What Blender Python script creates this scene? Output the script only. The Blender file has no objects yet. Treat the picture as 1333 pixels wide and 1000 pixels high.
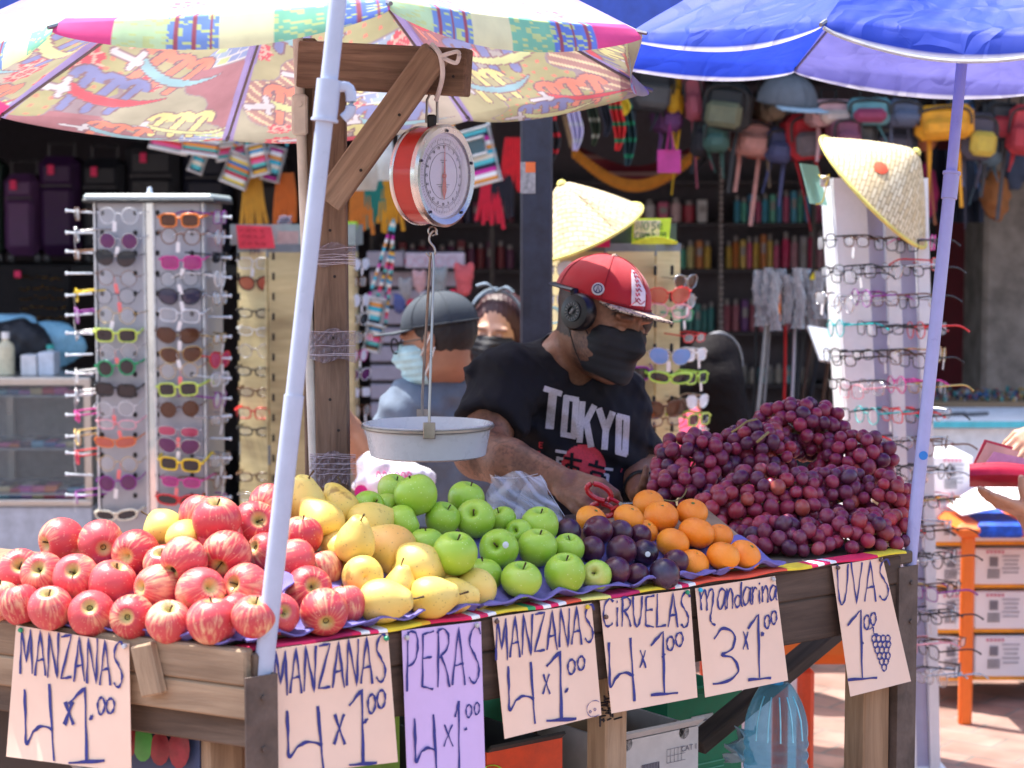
import bpy, bmesh, math, random
import numpy as np
from mathutils import Vector, Matrix, Quaternion
from mathutils.bvhtree import BVHTree
R = math.radians
random.seed(7); np.random.seed(7)
SC = bpy.context.scene
# ---------------- camera ----------------
F = 2500.0; TH = math.atan(200/2500)
cam = bpy.data.cameras.new('camera'); camo = bpy.data.objects.new('camera', cam)
SC.collection.objects.link(camo); SC.camera = camo
cam.sensor_width = 36; cam.lens = 36*F/1333.0
camo.location = (0, 0, 1.5); camo.rotation_euler = (R(90)-TH, 0, 0)
cam.clip_start = 0.1; cam.clip_end = 300
cam.dof.use_dof = True; cam.dof.focus_distance = 3.25; cam.dof.aperture_fstop = 5.6
# ---------------- light ----------------
SUN_EL, SUN_AZ = 68, 305      # azimuth clockwise from +Y
w = bpy.data.worlds.new('World'); SC.world = w; w.use_nodes = True
nt = w.node_tree; nt.nodes.clear()
sky = nt.nodes.new('ShaderNodeTexSky'); sky.sky_type = 'NISHITA'; sky.sun_disc = False
sky.sun_elevation = R(SUN_EL); sky.sun_rotation = R(SUN_AZ); sky.dust_density = 2.5; sky.air_density = 1.0
bg = nt.nodes.new('ShaderNodeBackground'); bg.inputs[1].default_value = 0.15
wo = nt.nodes.new('ShaderNodeOutputWorld')
nt.links.new(sky.outputs[0], bg.inputs[0]); nt.links.new(bg.outputs[0], wo.inputs[0])
sl = bpy.data.lights.new('sun', 'SUN'); sl.energy = 3.4; sl.angle = R(0.5); sl.color = (1, .95, .87)
so = bpy.data.objects.new('sun', sl); SC.collection.objects.link(so)
sd = Vector((math.sin(R(SUN_AZ))*math.cos(R(SUN_EL)), math.cos(R(SUN_AZ))*math.cos(R(SUN_EL)), math.sin(R(SUN_EL))))
so.rotation_euler = sd.to_track_quat('Z', 'Y').to_euler(); so.location = (0, 0, 8)
SC.view_settings.view_transform = 'Standard'; SC.view_settings.look = 'None'
SC.view_settings.exposure = 1.75; SC.view_settings.gamma = 1.0
SC.cycles.max_bounces = 8; SC.cycles.transparent_max_bounces = 24

# ---------------- helpers ----------------
CP = Vector((0, 0, 1.5))
FW = Vector((0, math.cos(TH), -math.sin(TH))); UP = Vector((0, math.sin(TH), math.cos(TH)))
def ray(px, py):
    return FW + Vector((1, 0, 0))*((px-666.5)/F) + UP*((500-py)/F)
def at(px, py, Y):
    r = ray(px, py); return CP + r*(Y/r.y)
def hitplane(px, py, p0, n):
    r = ray(px, py); return CP + r*((p0-CP).dot(n)/r.dot(n))
def hitz(px, py, z):
    r = ray(px, py); return CP + r*((z-1.5)/r.z)

def wm(o):
    m = o.matrix_basis.copy()
    while o.parent:
        o = o.parent; m = o.matrix_basis @ m
    return m
def link(o):
    SC.collection.objects.link(o); return o
def tag(o, label=None, cat=None, group=None, kind=None):
    if label: o['label'] = label
    if cat: o['category'] = cat
    if group: o['group'] = group
    if kind: o['kind'] = kind
    return o
def thing(name, label, cat, loc=(0, 0, 0), group=None, rot=None):
    o = bpy.data.objects.new(name, None); link(o); o.location = loc; o.empty_display_size = .05
    if rot is not None: o.rotation_euler = rot
    return tag(o, label, cat, group)
ORD = ['', 'first', 'second', 'third', 'fourth', 'fifth', 'sixth', 'seventh', 'eighth', 'ninth', 'tenth', 'eleventh', 'twelfth',
       'thirteenth', 'fourteenth', 'fifteenth', 'sixteenth', 'seventeenth', 'eighteenth', 'nineteenth', 'twentieth']

class B:
    def __init__(s): s.v = []; s.f = []; s.m = []; s.M = None
    def add(s, vs, fs, mi=0):
        o = len(s.v)
        if s.M is not None: vs = [s.M @ Vector(v) for v in vs]
        s.v += [tuple(v) for v in vs]; s.f += [tuple(i+o for i in f) for f in fs]; s.m += [mi]*len(fs); return s
    def box(s, c, size, M=None, mi=0, bev=0.0):
        c = Vector(c); hx, hy, hz = [a/2 for a in size]
        if bev <= 0:
            vs = [Vector((x*hx, y*hy, z*hz)) for x in (-1, 1) for y in (-1, 1) for z in (-1, 1)]
            fs = [(0, 1, 3, 2), (4, 6, 7, 5), (0, 4, 5, 1), (2, 3, 7, 6), (0, 2, 6, 4), (1, 5, 7, 3)]
        else:
            b = min(bev, hx*.9, hy*.9, hz*.9); vs = []; idx = {}
            for x in (-1, 1):
                for y in (-1, 1):
                    for z in (-1, 1):
                        for a in range(3):
                            p = [x*(hx-b), y*(hy-b), z*(hz-b)]; p[a] = (x*hx, y*hy, z*hz)[a]
                            idx[(x, y, z, a)] = len(vs); vs.append(Vector(p))
            fs = []
            def q(*k): fs.append(tuple(idx[i] for i in k))
            for sgn in (-1, 1):
                q((sgn,-1,-1,0), (sgn,1,-1,0), (sgn,1,1,0), (sgn,-1,1,0))
                q((-1,sgn,-1,1), (1,sgn,-1,1), (1,sgn,1,1), (-1,sgn,1,1))
                q((-1,-1,sgn,2), (1,-1,sgn,2), (1,1,sgn,2), (-1,1,sgn,2))
            for i in (-1, 1):
                for j in (-1, 1):
                    q((i,j,-1,0), (i,j,1,0), (i,j,1,1), (i,j,-1,1))
                    q((i,-1,j,0), (i,1,j,0), (i,1,j,2), (i,-1,j,2))
                    q((-1,i,j,1), (1,i,j,1), (1,i,j,2), (-1,i,j,2))
                    for k in (-1, 1): q((i,j,k,0), (i,j,k,1), (i,j,k,2))
        if M is not None: vs = [M @ v for v in vs]
        return s.add([v+c for v in vs], fs, mi)
    def tube(s, pts, r, seg=8, mi=0, cap=True, closed=False, flat=1.0):
        pts = [Vector(p) for p in pts]; n = len(pts)
        rs = r if isinstance(r, (list, tuple)) else [r]*n
        vs = []; fs = []; ref = None
        for i, p in enumerate(pts):
            if closed: t = pts[(i+1) % n]-pts[i-1]
            else: t = pts[min(i+1, n-1)]-pts[max(i-1, 0)]
            if t.length < 1e-9: t = Vector((0, 0, 1))
            t.normalize()
            if ref is None:
                ref = Vector((0, 0, 1)) if abs(t.z) < .9 else Vector((1, 0, 0))
            a = t.cross(ref)
            if a.length < 1e-6: a = t.orthogonal()
            a.normalize(); b = t.cross(a); ref = -b if False else ref
            b.normalize()
            for k in range(seg):
                an = 2*math.pi*k/seg
                vs.append(p+(a*math.cos(an)+b*math.sin(an)*flat)*rs[i])
        rng = n if closed else n-1
        for i in range(rng):
            for k in range(seg):
                j = (i+1) % n; l = (k+1) % seg
                fs.append((i*seg+k, i*seg+l, j*seg+l, j*seg+k))
        if cap and not closed:
            fs.append(tuple(range(seg))); fs.append(tuple((n-1)*seg+k for k in reversed(range(seg))))
        return s.add(vs, fs, mi)
    def lathe(s, prof, seg=24, M=None, mi=0):
        vs = []; fs = []
        for (r, z) in prof:
            for k in range(seg):
                a = 2*math.pi*k/seg; vs.append(Vector((r*math.cos(a), r*math.sin(a), z)))
        for i in range(len(prof)-1):
            for k in range(seg):
                l = (k+1) % seg; fs.append((i*seg+k, i*seg+l, (i+1)*seg+l, (i+1)*seg+k))
        if M is not None: vs = [M @ v for v in vs]
        return s.add(vs, fs, mi)
    def grid(s, fn, nu, nv, mi=0, thick=0.0, mfn=None):
        vs = [Vector(fn(i/nu, j/nv)) for j in range(nv+1) for i in range(nu+1)]
        fs = []; ms = []
        for j in range(nv):
            for i in range(nu):
                a = j*(nu+1)+i; fs.append((a, a+1, a+nu+2, a+nu+1)); ms.append(mfn((i+.5)/nu, (j+.5)/nv) if mfn else mi)
        if thick:
            N = len(vs); nn = [Vector() for _ in vs]
            for f in fs:
                n = (vs[f[1]]-vs[f[0]]).cross(vs[f[3]]-vs[f[0]])
                for k in f: nn[k] += n
            vs = vs+[v-n.normalized()*thick if n.length > 1e-12 else v.copy() for v, n in zip(vs, nn)]
            bk = [tuple(reversed([k+N for k in f])) for f in fs]; ms2 = list(ms)
            rim = [i for i in range(nu+1)]+[j*(nu+1)+nu for j in range(1, nv+1)]+[nv*(nu+1)+i for i in range(nu-1, -1, -1)]+[j*(nu+1) for j in range(nv-1, 0, -1)]
            ed = [(rim[(k+1) % len(rim)], rim[k], rim[k]+N, rim[(k+1) % len(rim)]+N) for k in range(len(rim))]
            fs = fs+bk+ed; ms = ms+ms2+[mi]*len(ed)
        o = len(s.m); s.add(vs, fs, mi); s.m[o:] = ms
        return s
    def prism(s, pts, O, X, Y, th, mi=0):
        """2-D outline pts in frame O,X,Y extruded by th along X x Y (front) """
        O, X, Y = Vector(O), Vector(X), Vector(Y); N = X.cross(Y).normalized()*th
        n = len(pts); a = [O+X*p[0]+Y*p[1] for p in pts]
        return s.add(a+[p+N for p in a], [tuple(reversed(range(n))), tuple(range(n, 2*n))]+[(i, (i+1) % n, (i+1) % n+n, i+n) for i in range(n)], mi)
    def obj(s, name, mats, parent=None, smooth=True, local=False, label=None, angle=40):
        me = bpy.data.meshes.new(name)
        vs = [Vector(v) for v in s.v]; o = bpy.data.objects.new(name, me)
        if parent is not None:
            if not local:
                inv = wm(parent).inverted(); vs = [inv @ v for v in vs]
            o.parent = parent
        elif not local:
            if vs:
                xs = [v.x for v in vs]; ys = [v.y for v in vs]; z = min(v.z for v in vs)
                c = Vector(((min(xs)+max(xs))/2, (min(ys)+max(ys))/2, z)); vs = [v-c for v in vs]; o.location = c
        me.from_pydata([tuple(v) for v in vs], [], s.f)
        if not isinstance(mats, (list, tuple)): mats = [mats]
        for m in mats: me.materials.append(m)
        me.polygons.foreach_set('material_index', s.m)
        me.polygons.foreach_set('use_smooth', [bool(smooth)]*len(me.polygons))
        me.validate(); me.update()
        if smooth and angle < 180:
            try: me.set_sharp_from_angle(angle=R(angle))
            except Exception: pass
        link(o)
        if label: o['label'] = label
        return o
def frame(O, X, Y):
    """matrix with columns X, Y, XxY at O"""
    X = Vector(X).normalized(); Y = Vector(Y); Z = X.cross(Y).normalized(); Y = Z.cross(X)
    return Matrix(((X.x, Y.x, Z.x, O[0]), (X.y, Y.y, Z.y, O[1]), (X.z, Y.z, Z.z, O[2]), (0, 0, 0, 1)))
def smooth_pts(pts, n=6, closed=False):
    P = [Vector(p).to_3d() if len(p) == 2 else Vector(p) for p in pts]; out = []
    N = len(P); rng = N if closed else N-1
    for i in range(rng):
        p0 = P[(i-1) % N] if (closed or i > 0) else P[0]; p1 = P[i]; p2 = P[(i+1) % N]
        p3 = P[(i+2) % N] if (closed or i+2 < N) else P[N-1]
        for k in range(n):
            t = k/n; out.append(.5*((2*p1)+(p2-p0)*t+(2*p0-5*p1+4*p2-p3)*t*t+(3*p1-p0-3*p2+p3)*t**3))
    if not closed: out.append(P[-1])
    return out

# ---------------- materials ----------------
def newmat(name):
    m = bpy.data.materials.new(name); m.use_nodes = True; t = m.node_tree; b = t.nodes['Principled BSDF']
    return m, t, b
def nd(t, typ, **k):
    n = t.nodes.new(typ)
    for a, v in k.items():
        if a.startswith('i_'):
            key = a[2:]; key = int(key) if key.isdigit() else key.replace('_', ' ')
            n.inputs[key].default_value = v
        else: setattr(n, a, v)
    return n
def ramp(t, stops, interp='LINEAR'):
    n = t.nodes.new('ShaderNodeValToRGB'); n.color_ramp.interpolation = interp
    e = n.color_ramp.elements
    while len(e) < len(stops): e.new(.5)
    for k, (p, c) in enumerate(stops):
        e[k].position = p; e[k].color = (*c[:3], 1)
    return n
_mc = {}
def P(name, col, rough=.5, metal=0., var=.18, vs=25., bump=0., bs=120., coat=0., spec=.5, trans=0., alpha=1., sss=0., sheen=0., rv=.1, emit=None, ior=1.45):
    key = name
    if key in _mc: return _mc[key]
    m, t, b = newmat(name); L = t.links
    tc = nd(t, 'ShaderNodeTexCoord')
    n1 = nd(t, 'ShaderNodeTexNoise', i_Scale=vs, i_Detail=5., i_Roughness=.65)
    L.new(tc.outputs['Object'], n1.inputs['Vector'])
    oi = nd(t, 'ShaderNodeObjectInfo')
    lo = tuple(max(0, c*(1-var)) for c in col); hi = tuple(min(1, c*(1+var)) for c in col)
    r = ramp(t, [(.3, lo), (.7, hi)]); L.new(n1.outputs['Fac'], r.inputs[0]); L.new(r.outputs[0], b.inputs['Base Color'])
    b.inputs['Metallic'].default_value = metal
    mr = nd(t, 'ShaderNodeMapRange'); mr.inputs[1].default_value = .3; mr.inputs[2].default_value = .7
    mr.inputs[3].default_value = max(.02, rough-rv); mr.inputs[4].default_value = min(1, rough+rv)
    L.new(n1.outputs['Fac'], mr.inputs[0]); L.new(mr.outputs[0], b.inputs['Roughness'])
    if bump:
        n2 = nd(t, 'ShaderNodeTexNoise', i_Scale=bs, i_Detail=4.); L.new(tc.outputs['Object'], n2.inputs['Vector'])
        bp = nd(t, 'ShaderNodeBump', i_Strength=bump, i_Distance=.004); L.new(n2.outputs['Fac'], bp.inputs['Height']); L.new(bp.outputs[0], b.inputs['Normal'])
    b.inputs['Coat Weight'].default_value = coat; b.inputs['Specular IOR Level'].default_value = spec
    b.inputs['Transmission Weight'].default_value = trans; b.inputs['Alpha'].default_value = alpha; b.inputs['IOR'].default_value = ior
    if sss: b.inputs['Subsurface Weight'].default_value = sss; b.inputs['Subsurface Radius'].default_value = (.01, .004, .002)
    if sheen: b.inputs['Sheen Weight'].default_value = sheen
    _mc[key] = m; return m
def wood(name, c1, c2, rough=.75, sc=1., knots=True):
    """grain along local X"""
    if name in _mc: return _mc[name]
    m, t, b = newmat(name); L = t.links
    tc = nd(t, 'ShaderNodeTexCoord'); oi = nd(t, 'ShaderNodeObjectInfo')
    ad = nd(t, 'ShaderNodeVectorMath', operation='ADD'); cm = nd(t, 'ShaderNodeCombineXYZ')
    ml = nd(t, 'ShaderNodeMath', operation='MULTIPLY'); ml.inputs[1].default_value = 37.
    L.new(oi.outputs['Random'], ml.inputs[0]); L.new(ml.outputs[0], cm.inputs[0]); L.new(ml.outputs[0], cm.inputs[2])
    L.new(tc.outputs['Object'], ad.inputs[0]); L.new(cm.outputs[0], ad.inputs[1])
    mp = nd(t, 'ShaderNodeMapping'); mp.inputs['Scale'].default_value = (3*sc, 40*sc, 40*sc); L.new(ad.outputs[0], mp.inputs[0])
    n0 = nd(t, 'ShaderNodeTexNoise', i_Scale=1., i_Detail=8., i_Roughness=.7, i_Distortion=1.2); L.new(mp.outputs[0], n0.inputs['Vector'])
    mp2 = nd(t, 'ShaderNodeMapping'); mp2.inputs['Scale'].default_value = (4*sc, 14*sc, 14*sc); L.new(ad.outputs[0], mp2.inputs[0])
    n1 = nd(t, 'ShaderNodeTexNoise', i_Scale=1., i_Detail=3.); L.new(mp2.outputs[0], n1.inputs['Vector'])
    r = ramp(t, [(.25, c1), (.5, tuple((a+b_)/2 for a, b_ in zip(c1, c2))), (.72, c2)]); L.new(n0.outputs['Fac'], r.inputs[0])
    mx = nd(t, 'ShaderNodeMix', data_type='RGBA', blend_type='MULTIPLY'); mx.inputs[0].default_value = .8
    r2 = ramp(t, [(.33, (.5, .45, .42)), (.55, (1, 1, 1)), (.8, (1.15, 1.1, 1.05))]); L.new(n1.outputs['Fac'], r2.inputs[0])
    L.new(r.outputs[0], mx.inputs[6]); L.new(r2.outputs[0], mx.inputs[7]); L.new(mx.outputs[2], b.inputs['Base Color'])
    b.inputs['Roughness'].default_value = rough
    bp = nd(t, 'ShaderNodeBump', i_Strength=.5, i_Distance=.003); L.new(n0.outputs['Fac'], bp.inputs['Height']); L.new(bp.outputs[0], b.inputs['Normal'])
    _mc[name] = m; return m
def vcol(name, rough=.8, transl=0., bump=0., bs=60., spec=.3, sss=0., sheen=0.):
    if name in _mc: return _mc[name]
    m, t, b = newmat(name); L = t.links
    a = nd(t, 'ShaderNodeVertexColor', layer_name='Col'); tc = nd(t, 'ShaderNodeTexCoord')
    n1 = nd(t, 'ShaderNodeTexNoise', i_Scale=bs*.4, i_Detail=5.); L.new(tc.outputs['Object'], n1.inputs['Vector'])
    r = ramp(t, [(.3, (.82, .82, .82)), (.7, (1.1, 1.1, 1.1))]); L.new(n1.outputs['Fac'], r.inputs[0])
    mx = nd(t, 'ShaderNodeMix', data_type='RGBA', blend_type='MULTIPLY'); mx.inputs[0].default_value = 1.
    L.new(a.outputs[0], mx.inputs[6]); L.new(r.outputs[0], mx.inputs[7]); L.new(mx.outputs[2], b.inputs['Base Color'])
    b.inputs['Roughness'].default_value = rough; b.inputs['Specular IOR Level'].default_value = spec
    if sss: b.inputs['Subsurface Weight'].default_value = sss; b.inputs['Subsurface Radius'].default_value = (.012, .005, .003)
    if sheen: b.inputs['Sheen Weight'].default_value = sheen
    if bump:
        n2 = nd(t, 'ShaderNodeTexNoise', i_Scale=bs, i_Detail=4.); L.new(tc.outputs['Object'], n2.inputs['Vector'])
        bp = nd(t, 'ShaderNodeBump', i_Strength=bump, i_Distance=.003); L.new(n2.outputs['Fac'], bp.inputs['Height']); L.new(bp.outputs[0], b.inputs['Normal'])
    if transl:
        tr = nd(t, 'ShaderNodeBsdfTranslucent'); ms = nd(t, 'ShaderNodeMixShader'); ms.inputs[0].default_value = transl
        L.new(mx.outputs[2], tr.inputs[0]); L.new(b.outputs[0], ms.inputs[1]); L.new(tr.outputs[0], ms.inputs[2])
        L.new(ms.outputs[0], t.nodes['Material Output'].inputs[0])
    _mc[name] = m; return m
def thin(name, col, alpha=.3, rough=.05, transl=False):
    """clear film: transparent + glossy"""
    if name in _mc: return _mc[name]
    m, t, b = newmat(name); L = t.links
    tr = nd(t, 'ShaderNodeBsdfTransparent'); tr.inputs[0].default_value = (*[min(1, .6+c*.4) for c in col], 1)
    b.inputs['Base Color'].default_value = (*col, 1); b.inputs['Roughness'].default_value = rough
    ms = nd(t, 'ShaderNodeMixShader'); lw = nd(t, 'ShaderNodeLayerWeight', i_Blend=.35)
    mr = nd(t, 'ShaderNodeMapRange'); mr.inputs[3].default_value = alpha; mr.inputs[4].default_value = min(1, alpha+.55)
    L.new(lw.outputs['Facing'], mr.inputs[0]); L.new(mr.outputs[0], ms.inputs[0])
    L.new(tr.outputs[0], ms.inputs[1]); L.new(b.outputs[0], ms.inputs[2]); L.new(ms.outputs[0], t.nodes['Material Output'].inputs[0])
    _mc[name] = m; return m
def setcol(me, cols):
    a = me.color_attributes.new('Col', 'FLOAT_COLOR', 'POINT')
    c = np.ones((len(me.vertices), 4), np.float32); c[:, :3] = cols; a.data.foreach_set('color', c.ravel())

# ---------------- signed distance bodies ----------------
def V3(a): return np.array(a, dtype=np.float64)
def capd(Pn, a, b, ra, rb=None):
    rb = ra if rb is None else rb
    a = V3(a); b = V3(b); ab = b-a; h = np.clip(((Pn-a)@ab)/max(1e-12, ab@ab), 0, 1)
    return np.linalg.norm(Pn-a-h[:, None]*ab, axis=1)-(ra+(rb-ra)*h)
def elld(Pn, c, r, M=None):
    q = Pn-V3(c)
    if M is not None: q = q@M
    r = V3(r); k0 = np.linalg.norm(q/r, axis=1); k1 = np.linalg.norm(q/(r*r), axis=1)+1e-9
    return k0*(k0-1)/k1
def boxd(Pn, c, h, rr, M=None):
    q = Pn-V3(c)
    if M is not None: q = q@M
    q = np.abs(q)-V3(h)+rr
    return np.linalg.norm(np.maximum(q, 0), axis=1)+np.minimum(q.max(1), 0)-rr
def smin(a, b, k):
    h = np.clip(.5+.5*(b-a)/k, 0, 1); return b*(1-h)+a*h-k*h*(1-h)
def smax(a, b, k): return -smin(-a, -b, k)
def sdf_mesh(fn, lo, hi, h):
    lo = V3(lo); hi = V3(hi); n = np.ceil((hi-lo)/h/8).astype(int)*8+1
    big = np.full(tuple(n), 1.0, np.float32)
    nb = (n-1)//8
    bi = np.stack(np.meshgrid(*[np.arange(k) for k in nb], indexing='ij'), -1).reshape(-1, 3)
    cen = lo+(bi*8+4)*h
    d = fn(cen); rad = 8*h*.87*1.35
    keep = np.abs(d) < rad
    neg = bi[(~keep) & (d < 0)]
    for b in neg: big[b[0]*8:b[0]*8+9, b[1]*8:b[1]*8+9, b[2]*8:b[2]*8+9] = -1
    kb = bi[keep]
    loc = np.stack(np.meshgrid(*[np.arange(9)]*3, indexing='ij'), -1).reshape(-1, 3)
    for s in range(0, len(kb), 300):
        blk = kb[s:s+300]; idx = (blk[:, None, :]*8+loc[None]).reshape(-1, 3)
        val = fn(lo+idx*h); big[idx[:, 0], idx[:, 1], idx[:, 2]] = val
    ins = big < 0
    cs = np.zeros(tuple(n-1), int)
    for dx in (0, 1):
        for dy in (0, 1):
            for dz in (0, 1): cs += ins[dx:n[0]-1+dx, dy:n[1]-1+dy, dz:n[2]-1+dz]
    act = (cs > 0) & (cs < 8); ci = np.argwhere(act); vid = np.full(act.shape, -1, int); vid[act] = np.arange(len(ci))
    acc = np.zeros((len(ci), 3)); cnt = np.zeros(len(ci))
    corners = [(0,0,0),(1,0,0),(0,1,0),(1,1,0),(0,0,1),(1,0,1),(0,1,1),(1,1,1)]
    cv = np.stack([big[ci[:, 0]+c[0], ci[:, 1]+c[1], ci[:, 2]+c[2]] for c in corners], 1)
    for i in range(8):
        for j in range(i+1, 8):
            df = [corners[j][k]-corners[i][k] for k in range(3)]
            if sum(abs(x) for x in df) != 1: continue
            m = (cv[:, i] < 0) != (cv[:, j] < 0); t = np.where(m, cv[:, i]/(cv[:, i]-cv[:, j]+1e-12), 0)
            p = V3(corners[i])[None]+t[:, None]*V3(df)[None]; acc += np.where(m[:, None], p, 0); cnt += m
    vs = lo+(ci+acc/np.maximum(cnt, 1)[:, None])*h
    fs = []
    for ax in range(3):
        o1, o2 = [(1, 2), (2, 0), (0, 1)][ax]
        sl0 = [slice(None)]*3; sl1 = [slice(None)]*3; sl0[ax] = slice(0, n[ax]-1); sl1[ax] = slice(1, n[ax])
        A = ins[tuple(sl0)]; Bq = ins[tuple(sl1)]; e = np.argwhere(A != Bq)
        e = e[(e[:, o1] > 0) & (e[:, o2] > 0) & (e[:, o1] < n[o1]-1) & (e[:, o2] < n[o2]-1)]
        if not len(e): continue
        def g(d1, d2):
            q = e.copy(); q[:, o1] -= d1; q[:, o2] -= d2; return vid[q[:, 0], q[:, 1], q[:, 2]]
        Q = np.stack([g(1, 1), g(0, 1), g(0, 0), g(1, 0)], 1)
        fl = A[e[:, 0], e[:, 1], e[:, 2]]; Q[~fl] = Q[~fl][:, ::-1]; fs.append(Q)
    return vs, np.concatenate(fs)
def sdf_obj(name, fn, lo, hi, h, mats, parent=None, colfn=None, label=None, it=1):
    vs, fs = sdf_mesh(fn, lo, hi, h)
    me = bpy.data.meshes.new(name); o = bpy.data.objects.new(name, me)
    off = Vector()
    if parent is not None:
        inv = np.array(wm(parent).inverted()); lv = vs@inv[:3, :3].T+inv[:3, 3]; o.parent = parent
    else:
        off = Vector(((vs[:, 0].min()+vs[:, 0].max())/2, (vs[:, 1].min()+vs[:, 1].max())/2, vs[:, 2].min())); lv = vs-np.array(off); o.location = off
    me.vertices.add(len(lv)); me.vertices.foreach_set('co', lv.astype(np.float32).ravel())
    me.loops.add(fs.size); me.loops.foreach_set('vertex_index', fs.astype(np.int32).ravel())
    me.polygons.add(len(fs)); me.polygons.foreach_set('loop_start', np.arange(0, fs.size, 4, dtype=np.int32))
    me.polygons.foreach_set('use_smooth', np.ones(len(fs), bool))
    for m in (mats if isinstance(mats, (list, tuple)) else [mats]): me.materials.append(m)
    me.update(calc_edges=True); me.validate()
    if colfn is not None: setcol(me, colfn(vs))
    link(o)
    if it:
        s = o.modifiers.new('s', 'SMOOTH'); s.iterations = it; s.factor = .5
    if label: o['label'] = label
    return o
# ================= SETTING =================
def brick_mat():
    m, t, b = newmat('brick_paving'); L = t.links
    tc = nd(t, 'ShaderNodeTexCoord'); mp = nd(t, 'ShaderNodeMapping'); mp.inputs['Rotation'].default_value = (0, 0, R(38))
    L.new(tc.outputs['Object'], mp.inputs[0])
    br = nd(t, 'ShaderNodeTexBrick', i_Scale=1., i_Mortar_Size=.006, i_Brick_Width=.24, i_Row_Height=.12, i_Mortar_Smooth=.3)
    br.inputs['Color1'].default_value = (.27, .15, .12, 1); br.inputs['Color2'].default_value = (.36, .22, .18, 1); br.inputs['Mortar'].default_value = (.2, .17, .15, 1)
    L.new(mp.outputs[0], br.inputs['Vector'])
    n = nd(t, 'ShaderNodeTexNoise', i_Scale=6., i_Detail=8.); L.new(tc.outputs['Object'], n.inputs['Vector'])
    r = ramp(t, [(.3, (.6, .57, .55)), (.7, (1.1, 1.1, 1.1))]); L.new(n.outputs['Fac'], r.inputs[0])
    mx = nd(t, 'ShaderNodeMix', data_type='RGBA', blend_type='MULTIPLY'); mx.inputs[0].default_value = 1
    L.new(br.outputs['Color'], mx.inputs[6]); L.new(r.outputs[0], mx.inputs[7]); L.new(mx.outputs[2], b.inputs['Base Color'])
    b.inputs['Roughness'].default_value = .8
    bp = nd(t, 'ShaderNodeBump', i_Strength=.6, i_Distance=.005); L.new(br.outputs['Fac'], bp.inputs['Height']); bp.invert = True
    L.new(bp.outputs[0], b.inputs['Normal']); return m
def flat(name, z, x0, y0, x1, y1, m, th=.0):
    b = B(); b.add([(x0, y0, z), (x1, y0, z), (x1, y1, z), (x0, y1, z)], [(0, 1, 2, 3)])
    return tag(b.obj(name, m, smooth=False), kind='structure')
flat('ground', 0, -60, -30, 60, 90, P('asphalt', (.12, .115, .11), .9, bump=.3))
flat('brick_pavement', .004, -6, -1, 8, 8.6, brick_mat())
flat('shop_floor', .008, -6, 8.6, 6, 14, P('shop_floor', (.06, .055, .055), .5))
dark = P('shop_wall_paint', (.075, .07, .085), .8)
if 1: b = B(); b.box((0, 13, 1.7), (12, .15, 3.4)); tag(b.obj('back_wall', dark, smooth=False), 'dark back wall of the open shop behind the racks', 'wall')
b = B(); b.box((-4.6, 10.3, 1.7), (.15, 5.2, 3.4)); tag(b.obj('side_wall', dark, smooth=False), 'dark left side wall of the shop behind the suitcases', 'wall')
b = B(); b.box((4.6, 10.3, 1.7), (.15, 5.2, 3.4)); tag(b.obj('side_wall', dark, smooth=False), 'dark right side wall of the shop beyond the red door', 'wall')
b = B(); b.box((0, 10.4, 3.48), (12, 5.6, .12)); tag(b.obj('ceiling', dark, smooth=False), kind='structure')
aw = thing('added_shade_awning', 'dark blue awning added to shade the open shop front above the backpacks', 'awning', (0, 7, 2.7))  # awning above the view, added and sized to shade the shop side
b = B(); b.grid(lambda u, v: (-6+12*u, 7.0+1.9*v, 2.5+.7*v-.05*math.sin(v*math.pi)), 12, 6, thick=-.01); b.obj('canvas', P('awning_canvas', (.05, .06, .12), .8), aw)
b = B(); b.tube([(-6, 7.0, 2.48), (6, 7.0, 2.48)], .02); b.obj('front_rail', P('dark_steel', (.03, .035, .045), .45, .3), aw)
b = B(); b.grid(lambda u, v: (-6+12*u, 7.0+.02*math.sin(u*150), 2.2+.28*v-.015*abs(math.sin(u*75))*(1-v)), 240, 3, thick=.004); b.obj('valance', P('valance_blue', (.05, .1, .45), .7, bump=.2), aw)  # blue strip added to fill the dark gap beside the umbrella canopy
b = B(); b.box((0, 8.9, 4.1), (14, .2, 2.0)); tag(b.obj('shop_facade', P('facade', (.35, .33, .3), .9, bump=.3), smooth=False), 'plain plaster facade above the shop awning', 'building')
b = B(); b.box((0, -14, 4), (40, 1, 8)); tag(b.obj('street_building', P('facade2', (.55, .5, .44), .9, bump=.2), smooth=False), 'plain plaster building across the street from the stall', 'building')

def vbox(name, px0, py0, px1, py1, Y, depth, mat, lab, cat, bev=.004, group=None):
    a = at(px0, py0, Y); c = at(px1, py1, Y); b = B(); b.box(((a.x+c.x)/2, Y+depth/2, (a.z+c.z)/2), (abs(c.x-a.x), depth, abs(a.z-c.z)), bev=bev)
    return tag(b.obj(name, mat), lab, cat, group)
b = B(); a = at(1288, 0, 8.7); c = at(1350, 0, 8.7); b.box(((a.x+c.x)/2, 8.9, 1.6), (c.x-a.x, .4, 3.2), bev=.02)
tag(b.obj('concrete_pillar', P('concrete', (.24, .22, .2), .95, bump=.7, bs=25, var=.5, vs=7)), 'rough stained concrete pillar beside the red door', 'pillar')
dr = thing('door', 'dark red panel door between the white eyeglass rack and the pillar', 'door', at(1252, 500, 9.3))
a = at(1215, 285, 9.3); c = at(1286, 285, 9.3)
b = B(); b.box(((a.x+c.x)/2, 9.33, 1.05), (c.x-a.x, .05, 2.1), bev=.004); b.obj('door_panel', P('red_paint', (.14, .012, .02), .6), dr)
b = B(); b.box((a.x-.02, 9.3, 1.05), (.05, .1, 2.12)); b.box((c.x+.02, 9.3, 1.05), (.04, .1, 2.12)); b.obj('door_frame', P('near_black', (.012, .012, .014), .6), dr)

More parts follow.
